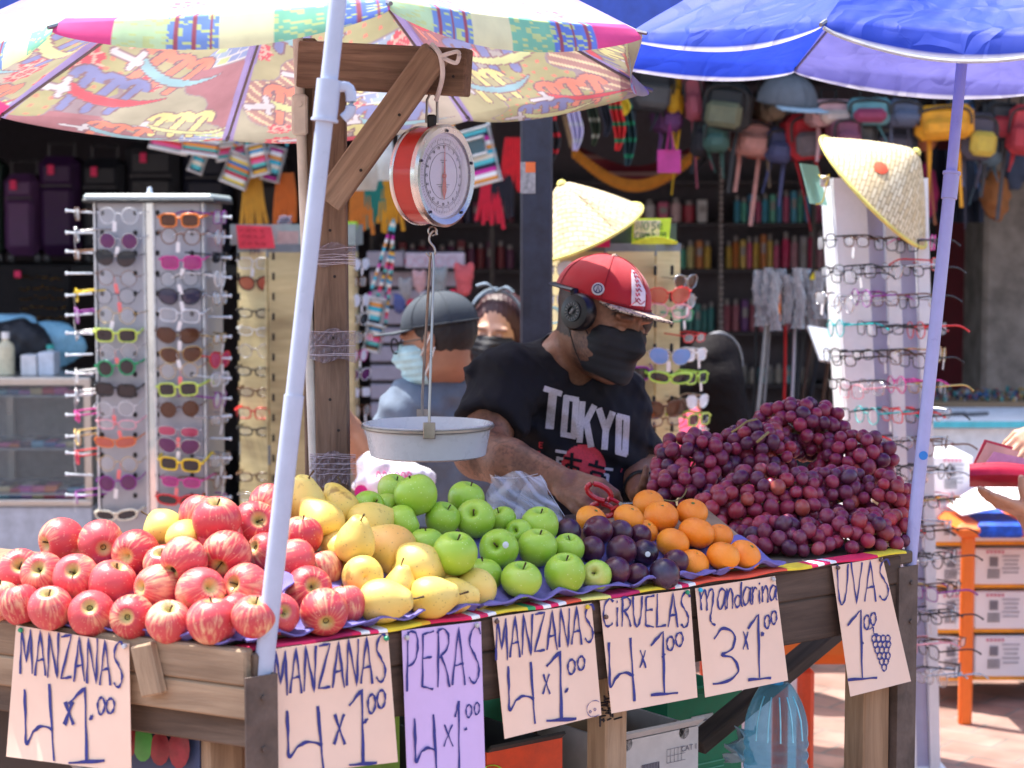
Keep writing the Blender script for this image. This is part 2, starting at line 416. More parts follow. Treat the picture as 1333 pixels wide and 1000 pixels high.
steel = P('post_paint', (.028, .035, .055), .45, .1, var=.3, bump=.1)
po = thing('steel_post', 'square dark blue steel post with a small sticker behind the vendor', 'post', at(698, 1000, 4.8).xy.to_3d())
a = at(677, 300, 4.8); c = at(720, 300, 4.8); wd = c.x-a.x
b = B(); b.box(((a.x+c.x)/2, 4.84, 1.4), (wd*.98, .08, 2.8), bev=.006); b.obj('post_shaft', steel, po)
b = B(); b.box(((a.x+c.x)/2, 4.84, .006), (.16, .16, .012), bev=.002); b.obj('base_plate', steel, po)
a = at(677.5, 211, 4.793); c = at(697, 252, 4.793); s_ = thing
b = B(); b.grid(lambda u, v: (a.x+(c.x-a.x)*u, 4.798, c.z+(a.z-c.z)*v), 6, 6, thick=-.001, mfn=lambda u, v: 1 if (v > .62 and .35 < u < .95) else 0)
b.obj('sticker', [P('sticker_grey', (.3, .3, .3), .5, var=.4, vs=80), P('sticker_orange', (.75, .16, .04), .5)], po)

# ================= TABLE =================
ZT = .93
A_ = hitz(345, 842, ZT); Bq_ = hitz(1188, 716, ZT); A_ = Vector((A_.x, A_.y, ZT)); Bq_ = Vector((Bq_.x, Bq_.y, ZT))
K_ = hitz(292, 846, ZT)                      # corner towards the left crate
L_ = hitz(-90, 800, ZT)
fd = (Bq_-A_).normalized(); fn_ = Vector((-fd.y, fd.x, 0))     # fn_ points back
K_ = A_-fd*.05
ld = (K_-L_).normalized(); ln_ = Vector((-ld.y, ld.x, 0))
Lft = K_-ld*.75
w_old = wood('old_wood', (.075, .05, .035), (.2, .145, .105), .85)
w_dark = wood('dark_wood', (.04, .026, .02), (.12, .08, .058), .85)
w_new = wood('pale_wood', (.22, .145, .09), (.5, .37, .24), .85)
w_mid = wood('mid_wood', (.2, .12, .065), (.42, .27, .16), .8)
def plank(name, p0, p1, hgt, th, up, mat, parent=None, bev=.003, label=None, wob=0):
    p0 = Vector(p0); p1 = Vector(p1); X = (p1-p0); ln = X.length
    M = frame((p0+p1)/2, X, Vector(up).cross(X)*1.0)        # X along, Y = thickness dir, Z ~ up
    b = B(); b.box((0, 0, 0), (ln, th, hgt), bev=bev)
    o = b.obj(name, mat, None, local=True, smooth=False); o.matrix_basis = M if parent is None else wm(parent).inverted() @ M
    if parent is not None: o.parent = parent
    if label: o['label'] = label
    return o
tb = thing('market_table', 'weathered wooden market table carrying the fruit and its price signs', 'table', ((A_.x+Bq_.x)/2, (A_.y+Bq_.y)/2, 0))
up = Vector((0, 0, 1))
cx = [A_, Bq_, Bq_+fn_*.72, A_+fn_*.72]
for k in range(6):
    o_ = fn_*(.055+.12*k)
    plank('top_board', A_+o_-up*.014, Bq_+o_-up*.014, .02, .113, up, w_old, tb) if False else plank('top_board', A_+o_-up*.012-fd*.02, Bq_+o_-up*.012, .022, .115, up, w_old, tb)
plank('front_rail', A_+up*-.0305+fn_*.005-fd*.02, Bq_+up*-.0305+fn_*.005-fd*.035, .05, .022, up, w_dark, tb)
plank('front_rail', A_+up*-.094+fn_*.008-fd*.02, Bq_+up*-.094+fn_*.008-fd*.035, .075, .022, up, w_dark, tb)
bx_t = plank('crate_rail', Lft-up*.018-ln_*.004, K_-up*.018-ln_*.004+ld*.03, .05, .02, up, w_new, tb)
plank('crate_rail', Lft-up*.067-ln_*.002, K_-up*.067-ln_*.002+ld*.03, .045, .02, up, w_new, tb)
plank('under_rail', Lft-up*.112+ln_*.02, K_-up*.112+ln_*.02+ld*.05, .042, .03, up, w_old, tb)
for k in range(2):
    o_ = ln_*(.06+.1*k); plank('top_board', Lft+o_-up*.016, K_+o_-up*.016-ld*.0, .018, .095, up, w_mid, tb)
q = hitplane(186, 838, K_-ln_*.022, ln_); q2 = hitplane(201, 905, K_-ln_*.022, ln_)
plank('batten', q-up*0, q2, .036, .018, ld, w_new, tb)
plank('side_board', K_+ld*.03+up*-.03, A_+fd*.05+up*-.03-fn_*.012, .06, .018, up, w_old, tb)
plank('side_board', K_+ld*.03+up*-.092, A_+fd*.05+up*-.092-fn_*.012, .055, .018, up, w_old, tb)
def leg(px, py, off, ln, wd_, mat, name='leg', dpt=.05, lab=None):
    p = hitplane(px, py, A_+fn_*off, fn_); p0 = Vector((p.x, p.y, 0.0)); 
    return plank(name, p0, Vector((p.x, p.y, ZT-ln)), wd_, dpt, fd, mat, tb, label=lab)
leg(283, 950, .10, .13, .055, w_new)
leg(304, 950, .13, .13, .03, w_mid)
lg = leg(790, 950, .045, .12, .045, w_new, lab='pale wooden leg with black marker scribbles')
leg(1128, 940, .03, .12, .066, w_mid)
leg(1150, 940, .62, .03, .05, w_mid); leg(500, 940, .62, .03, .05, w_mid)
b = B(); p = hitplane(790, 900, A_+fn_*(.045-.0262), fn_)
for k in range(26):
    x = random.uniform(-.018, .016); z = random.uniform(-.05, .0)
    if k % 3: b.tube([p+fd*x+up*z, p+fd*(x+random.uniform(.008, .018))+up*(z-random.uniform(-.003, .004))], .0013, 4)
    else: b.tube([p+fd*x+up*z, p+fd*(x+random.uniform(-.002, .002))+up*(z-random.uniform(.006, .012))], .0014, 4)
b.obj('scribble', P('marker_black', (.015, .013, .02), .6), lg)
p0 = hitplane(985, 905, A_+fn_*.26, fn_); p1 = hitplane(1112, 800, A_+fn_*.26, fn_)
plank('brace', p0-(p1-p0)*.6, p1+(p1-p0)*.1, .05, .025, fn_, w_dark, tb)
rust = P('rusty_iron', (.12, .09, .075), .75, .3, var=.5, vs=14, bump=.5, bs=60)
for (pxa, pya, z0, nm) in ((338, 880, 0, 0), (1183, 737, 0, 1)):
    c = hitplane(pxa, pya, A_-fn_*(.008 if nm else .05), fn_); b = B(); tp = c.z
    lean = Vector((0, 0, 0)) if nm == 0 else Vector((-.025, 0, 0))
    for (d1, ww) in ((fd, .045),):
        b.box((0, 0, tp/2), (.045, .004, tp)); b.box((-.0245 if nm else .0245, .016, tp/2), (.004, .036, tp))
    b.tube([(0.004, -.006, tp-.03), (0.004, .0, tp-.03)], .004, 8); b.tube([(0.004, -.006, tp-.10), (0.004, .0, tp-.10)], .004, 8)
    o = b.obj('angle_iron_post', rust, None, local=True, smooth=False)
    M = frame((c.x, c.y, 0), fd, fn_); o.matrix_basis = wm(tb).inverted() @ M; o.parent = tb
SL = .5
bk = B(); bk.grid(lambda u, v: A_.lerp(Bq_, .02+.74*u)+fn_*(.03+.17*v)+up*(.006+.075*v), 4, 4, thick=.008)
bk.obj('display_board', w_mid, tb)
bk = B(); bk.grid(lambda u, v: A_.lerp(Bq_, .02+.74*u)+fn_*.202+up*(.004+.076*v), 4, 2, thick=.01); bk.obj('riser_board', w_old, tb)
bk = B(); bk.grid(lambda u, v: Lft.lerp(K_, .02+.9*u)+ln_*(.03+.15*v)+up*(.006+.065*v), 4, 4, thick=.008); bk.obj('display_board', w_mid, tb)

STR = [(.75, .02, .09), (.85, .82, .8), (.75, .03, .12), (.85, .45, .03), (.8, .6, .04), (.06, .4, .13), (.8, .1, .05), (.85, .75, .2), (.5, .02, .1), (.05, .3, .3)]
sm_ = [P('hem%d' % i, c, .9, bump=.3) for i, c in enumerate(STR)]
seq = []; random.seed(4)
while len(seq) < 90: seq += [random.choice((0, 2, 3, 4, 4, 5, 6, 7, 8, 9))]*random.choice((1, 2, 4, 7)) if random.random() < .8 else [0, 1, 2, 1]
hem = B(); hem.grid(lambda u, v: A_.lerp(Bq_, -.035+1.01*u)+fn_*(.02-.034*min(1, v*1.6))+up*(.0025-(max(0, v-.62)*.008)+.0015*math.sin(u*60)*v), 90, 5, thick=.0012, mfn=lambda u, v: seq[int(u*90)])
tag(hem.obj('striped_cloth', sm_), 'thin multicoloured striped cloth along the front edge of the fruit table', 'cloth')
# ================= FRUIT =================
def fruitmat(kind):
    m, t, b = newmat(kind); L = t.links
    tc = nd(t, 'ShaderNodeTexCoord'); oi = nd(t, 'ShaderNodeObjectInfo')
    cb = nd(t, 'ShaderNodeCombineXYZ'); ml = nd(t, 'ShaderNodeMath', operation='MULTIPLY'); ml.inputs[1].default_value = 53.
    L.new(oi.outputs['Random'], ml.inputs[0])
    for k in range(3): L.new(ml.outputs[0], cb.inputs[k])
    ad = nd(t, 'ShaderNodeVectorMath', operation='ADD'); L.new(tc.outputs['Object'], ad.inputs[0]); L.new(cb.outputs[0], ad.inputs[1])
    def noise(sc, det=4., src=None, dist=0.):
        n = nd(t, 'ShaderNodeTexNoise', i_Scale=sc, i_Detail=det, i_Distortion=dist); L.new(src or ad.outputs[0], n.inputs['Vector']); return n.outputs['Fac']
    def mix(f, a, c, bt='MIX'):
        x = nd(t, 'ShaderNodeMix', data_type='RGBA', blend_type=bt)
        for i, v in ((0, f), (6, a), (7, c)):
            if isinstance(v, (tuple, float)): x.inputs[i].default_value = (*v, 1) if isinstance(v, tuple) else v
            else: L.new(v, x.inputs[i])
        return x.outputs[2]
    def rp(f, st): r = ramp(t, st); L.new(f, r.inputs[0]); return r.outputs[0]
    w1 = (1, 1, 1); k0 = (0, 0, 0)
    if kind == 'red_apple_skin':
        sp = nd(t, 'ShaderNodeSeparateXYZ'); L.new(tc.outputs['Object'], sp.inputs[0])
        at2 = nd(t, 'ShaderNodeMath', operation='ARCTAN2'); L.new(sp.outputs[1], at2.inputs[0]); L.new(sp.outputs[0], at2.inputs[1])
        sn = nd(t, 'ShaderNodeMath', operation='SINE'); cs = nd(t, 'ShaderNodeMath', operation='COSINE'); L.new(at2.outputs[0], sn.inputs[0]); L.new(at2.outputs[0], cs.inputs[0])
        zz = nd(t, 'ShaderNodeMath', operation='MULTIPLY'); zz.inputs[1].default_value = 9.; L.new(sp.outputs[2], zz.inputs[0])
        za = nd(t, 'ShaderNodeMath', operation='ADD'); L.new(zz.outputs[0], za.inputs[0]); L.new(ml.outputs[0], za.inputs[1])
        cc = nd(t, 'ShaderNodeCombineXYZ'); L.new(cs.outputs[0], cc.inputs[0]); L.new(sn.outputs[0], cc.inputs[1]); L.new(za.outputs[0], cc.inputs[2])
        st = noise(6.5, 5., cc.outputs[0], .4)
        bl = noise(20., 2.)
        base = mix(rp(noise(11., 2.), [(.35, k0), (.65, w1)]), (.77, .52, .28), (.74, .36, .2))
        red = mix(rp(oi.outputs['Random'], [(0, k0), (1, w1)]), (.46, .03, .045), (.6, .08, .09))
        ad2 = nd(t, 'ShaderNodeMath', operation='ADD'); ad2.inputs[1].default_value = 0
        L.new(bl, ad2.inputs[0])
        mlt = nd(t, 'ShaderNodeMath', operation='MULTIPLY_ADD'); mlt.inputs[1].default_value = 1.; L.new(bl, mlt.inputs[0]); L.new(st, mlt.inputs[2])
        f = rp(mlt.outputs[0], [(.66, k0), (1.18, w1)])
        col = mix(f, base, red)
        pd = nd(t, 'ShaderNodeTexVoronoi', i_Scale=190.); L.new(ad.outputs[0], pd.inputs['Vector'])
        col = mix(rp(pd.outputs['Distance'], [(.1, (.45,)*3), (.2, k0)]), col, (.8, .6, .4))
        ln = nd(t, 'ShaderNodeMath', operation='ADD'); x2 = nd(t, 'ShaderNodeMath', operation='POWER'); x2.inputs[1].default_value = 2.; y2 = nd(t, 'ShaderNodeMath', operation='POWER'); y2.inputs[1].default_value = 2.
        ab = nd(t, 'ShaderNodeMath', operation='ABSOLUTE'); L.new(sp.outputs[0], x2.inputs[0]); L.new(sp.outputs[1], ab.inputs[0]); L.new(ab.outputs[0], y2.inputs[0])
        ab2 = nd(t, 'ShaderNodeMath', operation='ABSOLUTE'); L.new(sp.outputs[0], ab2.inputs[0]); L.new(ab2.outputs[0], x2.inputs[0])
        L.new(x2.outputs[0], ln.inputs[0]); L.new(y2.outputs[0], ln.inputs[1])
        mq = nd(t, 'ShaderNodeMapRange'); mq.inputs[1].default_value = .00002; mq.inputs[2].default_value = .00016; mq.inputs[3].default_value = .85; mq.inputs[4].default_value = 0.; L.new(ln.outputs[0], mq.inputs[0])
        col = mix(mq.outputs[0], col, (.55, .5, .16))
        col = mix(rp(noise(34., 6.), [(.66, k0), (.72, (.7,)*3)]), col, (.3, .16, .07)); rough = .34
    elif kind == 'green_apple_skin':
        col = mix(rp(noise(14., 3.), [(.3, k0), (.7, w1)]), (.25, .44, .025), (.38, .55, .06))
        pd = nd(t, 'ShaderNodeTexVoronoi', i_Scale=170.); L.new(ad.outputs[0], pd.inputs['Vector'])
        col = mix(rp(pd.outputs['Distance'], [(.08, (.6,)*3), (.18, k0)]), col, (.7, .8, .4))
        col = mix(rp(noise(9., 1.), [(.62, k0), (.78, (.5,)*3)]), col, (.6, .5, .2)); rough = .3
    elif kind == 'pear_skin':
        col = mix(rp(noise(12., 3.), [(.35, k0), (.65, w1)]), (.66, .46, .08), (.76, .56, .15))
        col = mix(rp(noise(9., 1.), [(.6, k0), (.8, (.6,)*3)]), col, (.75, .26, .07))
        pd = nd(t, 'ShaderNodeTexVoronoi', i_Scale=150.); L.new(ad.outputs[0], pd.inputs['Vector'])
        col = mix(rp(pd.outputs['Distance'], [(.1, (.75,)*3), (.2, k0)]), col, (.3, .18, .05))
        col = mix(rp(noise(30., 6.), [(.64, k0), (.72, (.8,)*3)]), col, (.25, .13, .03)); rough = .42
    elif kind == 'plum_skin':
        col = mix(rp(noise(14., 3.), [(.35, k0), (.7, w1)]), (.014, .007, .022), (.085, .012, .03))
        col = mix(rp(noise(26., 6.), [(.5, k0), (.85, (.4,)*3)]), col, (.16, .15, .28)); rough = .25
    elif kind == 'mandarin_skin':
        col = mix(rp(noise(10., 2.), [(.3, k0), (.7, w1)]), (.82, .2, .008), (.88, .3, .015)); rough = .38
    elif kind == 'grape_skin':
        c1 = mix(oi.outputs['Random'], (.075, .012, .04), (.34, .025, .06))
        gr = nd(t, 'ShaderNodeMath', operation='MULTIPLY'); gr.inputs[1].default_value = 7.3; L.new(oi.outputs['Random'], gr.inputs[0])
        fr = nd(t, 'ShaderNodeMath', operation='FRACT'); L.new(gr.outputs[0], fr.inputs[0])
        col = mix(rp(fr.outputs[0], [(.9, k0), (.97, (.7,)*3)]), c1, (.42, .08, .04))
        col = mix(rp(noise(60., 5.), [(.45, k0), (.8, (.3,)*3)]), col, (.3, .2, .27)); rough = .3
    L.new(col, b.inputs['Base Color'])
    nr = noise(40., 4.); mr = nd(t, 'ShaderNodeMapRange'); mr.inputs[3].default_value = rough-.08; mr.inputs[4].default_value = rough+.18; L.new(nr, mr.inputs[0]); L.new(mr.outputs[0], b.inputs['Roughness'])
    b.inputs['Subsurface Weight'].default_value = .12; b.inputs['Subsurface Radius'].default_value = (.01, .005, .002)
    bsn = noise(420. if kind == 'mandarin_skin' else 90., 3.)
    bp = nd(t, 'ShaderNodeBump', i_Strength=.55 if kind == 'mandarin_skin' else .08, i_Distance=.0015); L.new(bsn, bp.inputs['Height']); L.new(bp.outputs[0], b.inputs['Normal'])
    return m
FM = {k: fruitmat(k) for k in ('red_apple_skin', 'green_apple_skin', 'pear_skin', 'plum_skin', 'mandarin_skin', 'grape_skin')}
brown = P('fruit_stem', (.07, .04, .015), .8)
def fruit_mesh(prof, seg=28, lobes=0, lamp=0., bend=0., seed=0):
    rnd = random.Random(seed); ph = rnd.random()*6; b = B(); b.lathe(prof, seg); vs = []
    for (x, y, z) in b.v:
        a = math.atan2(y, x); r = math.hypot(x, y); s = 1+lamp*math.cos(lobes*a+ph)*(.4+abs(z)*14) + .025*math.sin(a+ph*2)
        vs.append((x*s+bend*z*z*8, y*s, z))
    b.v = vs; return b
def apple_prof(r=.032, h=.9):
    pr = []
    for k in range(23):
        t = math.pi*k/22; rr = r*(math.sin(t)**.9 if 0 < k < 22 else 0); z = -math.cos(t)*r*h
        d = max(0, 1-(rr/(r*.52))); 
        z += (r*.42*d*d if z < 0 else -r*.5*d*d); wd_ = 1.0+.06*math.sin(t)*(z/r)
        pr.append((max(.0004, rr*wd_), z))
    return pr
def pear_prof(r=.033):
    pts = [(.0005, -.029), (.006, -.0325), (.018, -.0325), (.029, -.025), (.0345, -.01), (.0345, .005), (.031, .018), (.0255, .028), (.0205, .036), (.0165, .0425), (.012, .047), (.006, .0485), (.0005, .0465)]
    return [(p.x*r/.033, p.y*r/.033) for p in smooth_pts([(a, b_, 0) for a, b_ in pts], 3)]
def ball_prof(r, h, dim=.1):
    pr = []
    for k in range(19):
        t = math.pi*k/18; rr = r*math.sin(t); z = -math.cos(t)*r*h; d = max(0, 1-rr/(r*.3)); z += (-1 if z > 0 else 1)*r*dim*d*d; pr.append((max(.0004, rr), z))
    return pr
PROTO = {}
def proto_fruit():
    def mk(key, bb, mat): 
        o = bb.obj(key, FM[mat], local=True, angle=180); me = o.data; bpy.data.objects.remove(o); PROTO[key] = me
    for i in range(3):
        mk('red_apple%d' % i, fruit_mesh(apple_prof(.032, .9+.05*i), 28, 5, .012, seed=i), 'red_apple_skin')
        mk('green_apple%d' % i, fruit_mesh(apple_prof(.032, .88+.05*i), 28, 5, .016, seed=9+i), 'green_apple_skin')
        mk('pear%d' % i, fruit_mesh(pear_prof(.033), 28, 3, .012, bend=(.4, -.5, .9)[i], seed=4+i), 'pear_skin')
        mk('plum%d' % i, fruit_mesh(ball_prof(.026, .96+.03*i, .12), 24, 1, .03, seed=i), 'plum_skin')
        mk('mandarin%d' % i, fruit_mesh(ball_prof(.03, .8+.03*i, .18), 28, 8, .006, seed=i), 'mandarin_skin')
    s = B(); s.tube([(0, 0, .015), (.001, 0, .022), (.004, .001, .031)], [.0012, .0011, .0016], 6); PROTO['stem_a'] = s.obj('stem', brown, local=True).data
    s = B(); s.tube([(0, 0, .045), (.002, 0, .053), (.007, .001, .064)], [.0018, .0014, .002], 6); PROTO['stem_p'] = s.obj('stem', brown, local=True).data
    s = B(); s.lathe([(.0003, .0215), (.003, .0222), (.0036, .0205)], 7); PROTO['stem_m'] = s.obj('stem_scar', P('green_scar', (.12, .16, .04), .8), local=True).data
    s = B(); s.lathe([(.0002, -.0165), (.002, -.0185), (.0034, -.0205), (.0042, -.0225), (.003, -.0215)], 8); PROTO['calyx'] = s.obj('calyx', P('calyx_brown', (.06, .045, .02), .9), local=True).data
    for n in ('stem', 'stem.001', 'stem_scar', 'calyx'):
        if n in bpy.data.objects: bpy.data.objects.remove(bpy.data.objects[n])
proto_fruit()
def pile_point(px, py, r, slope=SL, lift=0.):
    best = None
    for (p0, n) in ((A_, fn_), (K_, ln_)):
        N = Vector((-n.x*slope, -n.y*slope, 1)); c0 = Vector((p0.x, p0.y, ZT+.014+r*1.1+lift))+n*.03
        q = hitplane(px, py, c0, N); t = (q-CP).length
        if best is None or t > best[0]: best = (t, q)
    return best[1]
PLACED = []
def place_fruit(kind, px, py, rpx, label, group, name, q=None, rnd=random, slope=SL, pitch=None, yaw=None):
    if kind == 'red_apple': rpx *= 1.08
    if kind == 'pear': rpx *= 1.0
    base = {'red_apple': .032, 'green_apple': .032, 'pear': .033, 'plum': .026, 'mandarin': .03}[kind]
    p = pile_point(px, py, base, slope)
    rw = rpx*p.y/F; p = pile_point(px, py, rw, slope)
    rw = rpx*(p-CP).length/F
    d = (p-CP).normalized()
    for it in range(12):
        bad = 0
        for (c, r2) in PLACED:
            g = (rw+r2)*.93-(p-c).length
            if g > 0.001: bad += g
        if bad <= 0: break
        best = None
        for s in (-.004, .004):
            pp = p+d*s; tot = sum(max(0, (rw+r2)*.93-(pp-c).length) for (c, r2) in PLACED)
            if best is None or tot < best[0]: best = (tot, pp)
        p = best[1]
    PLACED.append((p.copy(), rw))
    me = PROTO['%s%d' % (kind, rnd.randrange(3))]
    o = bpy.data.objects.new(name, me); link(o); o.location = p; s = rw/base*(1.0 if kind != 'pear' else 1.02)
    o.scale = (s, s, s*rnd.uniform(.94, 1.04))
    if q is None:
        m_ = rnd.random()
        if kind in ('red_apple', 'green_apple'):
            q = Quaternion((rnd.uniform(-1, 1), rnd.uniform(-1, 1), 0), rnd.choice([rnd.uniform(0, .6), rnd.uniform(1.0, 2.1)])) @ Quaternion((0, 0, 1), rnd.uniform(0, 6.3))
        else: q = Quaternion((rnd.uniform(-1, 1), rnd.uniform(-1, 1), 0), rnd.uniform(0, .9)) @ Quaternion((0, 0, 1), rnd.uniform(0, 6.3))
    o.rotation_mode = 'QUATERNION'; o.rotation_quaternion = q
    tag(o, label, name.replace('_', ' ') if name in ('plum', 'pear', 'mandarin') else 'apple', group)
    for pt in {'red_apple': ('stem_a', 'calyx'), 'green_apple': ('stem_a', 'calyx'), 'pear': ('stem_p',), 'mandarin': ('stem_m',), 'plum': ()}[kind]:
        c = bpy.data.objects.new({'stem_m': 'stem_scar', 'calyx': 'calyx'}.get(pt, 'stem'), PROTO[pt]); link(c); c.parent = o
    return o
def tilt(dx, dy, dz, spin=0):
    """orientation whose local +Z looks along (dx,dy,dz)"""
    return Vector((dx, dy, dz)).to_track_quat('Z', 'Y') @ Quaternion((0, 0, 1), spin)
CAL = lambda dx=0, dz=.35: tilt(-dx, .9, -dz, random.random()*6)     # calyx towards the viewer
STM = lambda dx=0, dz=.35: tilt(dx, -.9, dz, random.random()*6)      # stem end towards the viewer
red = [
 ('front row', [(0, 783, 25, None), (27, 787, 24, None), (65, 792, 26, tilt(0, -.4, .9)), (119, 798, 28, CAL(.1, .5)), (172, 804, 27, CAL(-.1, .2)), (220, 810, 27, None), (277, 809, 31, None), (305, 800, 26, None), (331, 803, 27, None), (362, 800, 25, STM(.5)), (422, 797, 29, None), (450, 787, 25, None)]),
 ('second row', [(26, 746, 28, STM(.2, .6)), (57, 748, 26, STM(-.1, .5)), (100, 751, 27, STM(0, .5)), (146, 761, 29, None), (206, 765, 28, None), (262, 770, 30, None), (321, 764, 29, STM(-.6)), (402, 768, 29, None)]),
 ('third row', [(81, 703, 27, None), (132, 707, 27, CAL(.3, -.1)), (177, 721, 29, None), (212, 735, 24, None), (239, 729, 28, None), (296, 722, 30, None), (384, 730, 26, None), (420, 742, 25, None)]),
 ('top row', [(262, 672, 28, None), (281, 677, 29, tilt(.1, -.3, .9)), (286, 700, 28, None), (331, 684, 29, None), (393, 698, 25, None), (345, 718, 24, None), (350, 655, 24, None)]),
]
for rn, lst in red:
    for k, (x, y, r, q) in enumerate(sorted(lst, key=lambda a: a[0])):
        place_fruit('red_apple', x, y, r, 'red streaked apple, %s from the left, %s of the red pile' % (ORD[k+1], rn), 'red apples piled at the left end of the table', 'red_apple', q)
pears = [(215, 694, 27, 'yellow blushed pear'), (240, 700, 24, 'yellow blushed pear')]
pr_rows = [
 ('front row', [(498, 783, 27, tilt(.95, -.1, .1)), (519, 766, 20, tilt(.1, -.1, 1)), (561, 778, 26, tilt(1, .1, .1)), (590, 776, 22, tilt(.9, .2, 0)), (620, 766, 25, tilt(0, .8, .3))]),
 ('second row', [(472, 751, 25, CAL(0, .2)), (544, 738, 30, tilt(1, .3, -.2)), (576, 752, 22, tilt(.6, .3, .6))]),
 ('third row', [(445, 722, 28, tilt(-.8, .3, .3)), (462, 708, 24, None), (510, 715, 31, tilt(-.7, .6, .3))]),
 ('top row', [(215, 692, 26, tilt(-.6, .6, .4)), (240, 702, 22, tilt(0, .8, .4)), (397, 655, 25, None), (420, 680, 27, tilt(-.3, .6, .6)), (443, 662, 24, tilt(0, .5, .8)), (480, 682, 27, tilt(.9, .3, .1))]),
]
for rn, lst in pr_rows:
    for k, (x, y, r, q) in enumerate(sorted(lst, key=lambda a: a[0])):
        place_fruit('pear', x, y, r, 'yellow pear, %s from the left, %s of the pears' % (ORD[k+1], rn), 'yellow pears piled between the red and green apples', 'pear', q)
gr_rows = [
 ('front row', [(628, 751, 27, None), (679, 755, 27, tilt(.1, -.3, .9)), (736, 747, 27, tilt(0, -.3, .9)), (776, 749, 20, STM(-.2, .4))]),
 ('second row', [(555, 711, 25, None), (593, 721, 29, tilt(.1, -.3, .9)), (650, 714, 26, STM(-.2, .3)), (700, 713, 26, tilt(.1, -.2, .9)), (740, 715, 21, None)]),
 ('third row', [(525, 681, 24, None), (576, 676, 23, tilt(.4, -.3, .8)), (619, 676, 26, STM(-.2, .6)), (654, 677, 19, None), (703, 685, 25, tilt(0, -.3, .9)), (676, 694, 18, None)]),
 ('top row', [(479, 661, 22, None), (503, 661, 19, None), (512, 637, 21, None), (541, 645, 28, tilt(-.3, 0, .9)), (607, 650, 24, tilt(.3, -.1, .9))]),
]
for rn, lst in gr_rows:
    for k, (x, y, r, q) in enumerate(sorted(lst, key=lambda a: a[0])):
        place_fruit('green_apple', x, y, r, 'green apple, %s from the left, %s of the green pile' % (ORD[k+1], rn), 'green apples piled in front of the scale', 'green_apple', q)
pl_rows = [
 ('front row', [(802, 743, 19), (829, 749, 17), (865, 747, 20), (879, 732, 18)]),
 ('middle row', [(770, 715, 17), (809, 717, 20), (840, 719, 18)]),
 ('back row', [(740, 692, 17), (778, 691, 20), (807, 693, 17), (833, 697, 15)])]
for rn, lst in pl_rows:
    for k, (x, y, r) in enumerate(lst):
        o = place_fruit('plum', x, y, r, 'dark purple plum, %s from the left in the %s of the plums' % (ORD[k+1], rn), 'dark plums between the green apples and mandarins', 'plum')
        if (x, y) == (840, 719):
            o['label'] = 'dark plum with a small round white sticker, rightmost of the middle plum row'
            b = B(); qd = (CP-o.location).normalized(); cc = Vector(o.location)+Vector((.004, -.001, -.003))+qd*(r*3.1/F*1.0)
            M = frame(cc, qd.cross(up).normalized(), qd.cross(qd.cross(up)).normalized()); b.lathe([(.0001, .001), (.0045, .0005)], 12, M)
            bb = b.obj('sticker', P('sticker_white', (.6, .6, .62), .5), o)
md_rows = [
 ('front row', [(903, 734, 21), (941, 724, 22), (970, 723, 22)]),
 ('middle row', [(840, 692, 18), (876, 707, 22), (907, 694, 24), (937, 698, 18)]),
 ('upper row', [(818, 674, 20), (861, 673, 23), (901, 667, 21)]),
 ('top', [(770, 676, 21), (845, 656, 21)])]
for rn, lst in md_rows:
    for k, (x, y, r) in enumerate(lst):
        place_fruit('mandarin', x, y, r, 'orange mandarin, %s from the left in the %s of the mandarin heap' % (ORD[k+1], rn), 'mandarins heaped between the plums and the grapes', 'mandarin', tilt(random.uniform(-.5, .5), random.uniform(-.6, .3), 1) if random.random() < .7 else None, slope=.5)
for nm_, col_ in (('pear.004', (.05, .08, .3)), ('pear.009', (.6, .6, .62)), ('green_apple.006', (.6, .6, .62)), ('red_apple.009', (.55, .1, .1)), ('mandarin.004', (.1, .25, .1))):
    o = bpy.data.objects.get(nm_)
    if not o: continue
    c_ = Vector(o.location); qd = (CP-c_).normalized(); sd_ = qd.cross(up).normalized(); dd_ = (qd+sd_*random.uniform(-.5, .5)+up*random.uniform(0, .5)).normalized(); rr_ = {'p': .0335, 'g': .032, 'r': .032, 'm': .0265}[nm_[0]]*o.scale[0]
    b = B(); M = dd_.to_track_quat('Z', 'Y').to_matrix().to_4x4(); M.translation = c_+dd_*rr_*.985; b.lathe([(.0001, .0016), (.003, .0013), (.0055, .0004)], 12, M); b.obj('sticker', P('sticker_%s' % nm_[:4], col_, .45), o)
pur = P('purple_tray', (.15, .13, .38), .85, bump=.3, bs=90)
def tray(u0, u1, lab, base=(A_, Bq_, fn_), depth=.2):
    p0, p1, n = base; L_n = (p1-p0).length
    def f(u, v):
        x = (u0+(u1-u0)*u); w_ = x*L_n
        s = -.012+depth*v; z = .014+SL*max(0, s-.02)*.92+.006*math.sin(w_*2*math.pi/.062)*(1 if v > .06 else .8)*math.cos(s*2*math.pi/.062)
        if v < .05: z += .004+.004*math.sin(w_*2*math.pi/.085+1)
        return p0.lerp(p1, x)+n*s+up*z
    b = B(); b.grid(f, int(90*(u1-u0))+8, 26, thick=.0025)
    return tag(b.obj('fruit_tray', pur), lab, 'tray', 'purple moulded trays under the fruit')
tray(-.02, .27, 'purple moulded tray under the pears and last red apples')
tray(.275, .49, 'purple moulded tray under the green apples')
tray(.495, .63, 'purple moulded tray under the plums', depth=.13)
tray(.635, .75, 'purple moulded tray under the mandarins', depth=.1)
tray(.55, 1.0, 'purple moulded tray under the red apples at the wooden rail', base=(Lft, K_, ln_), depth=.17)

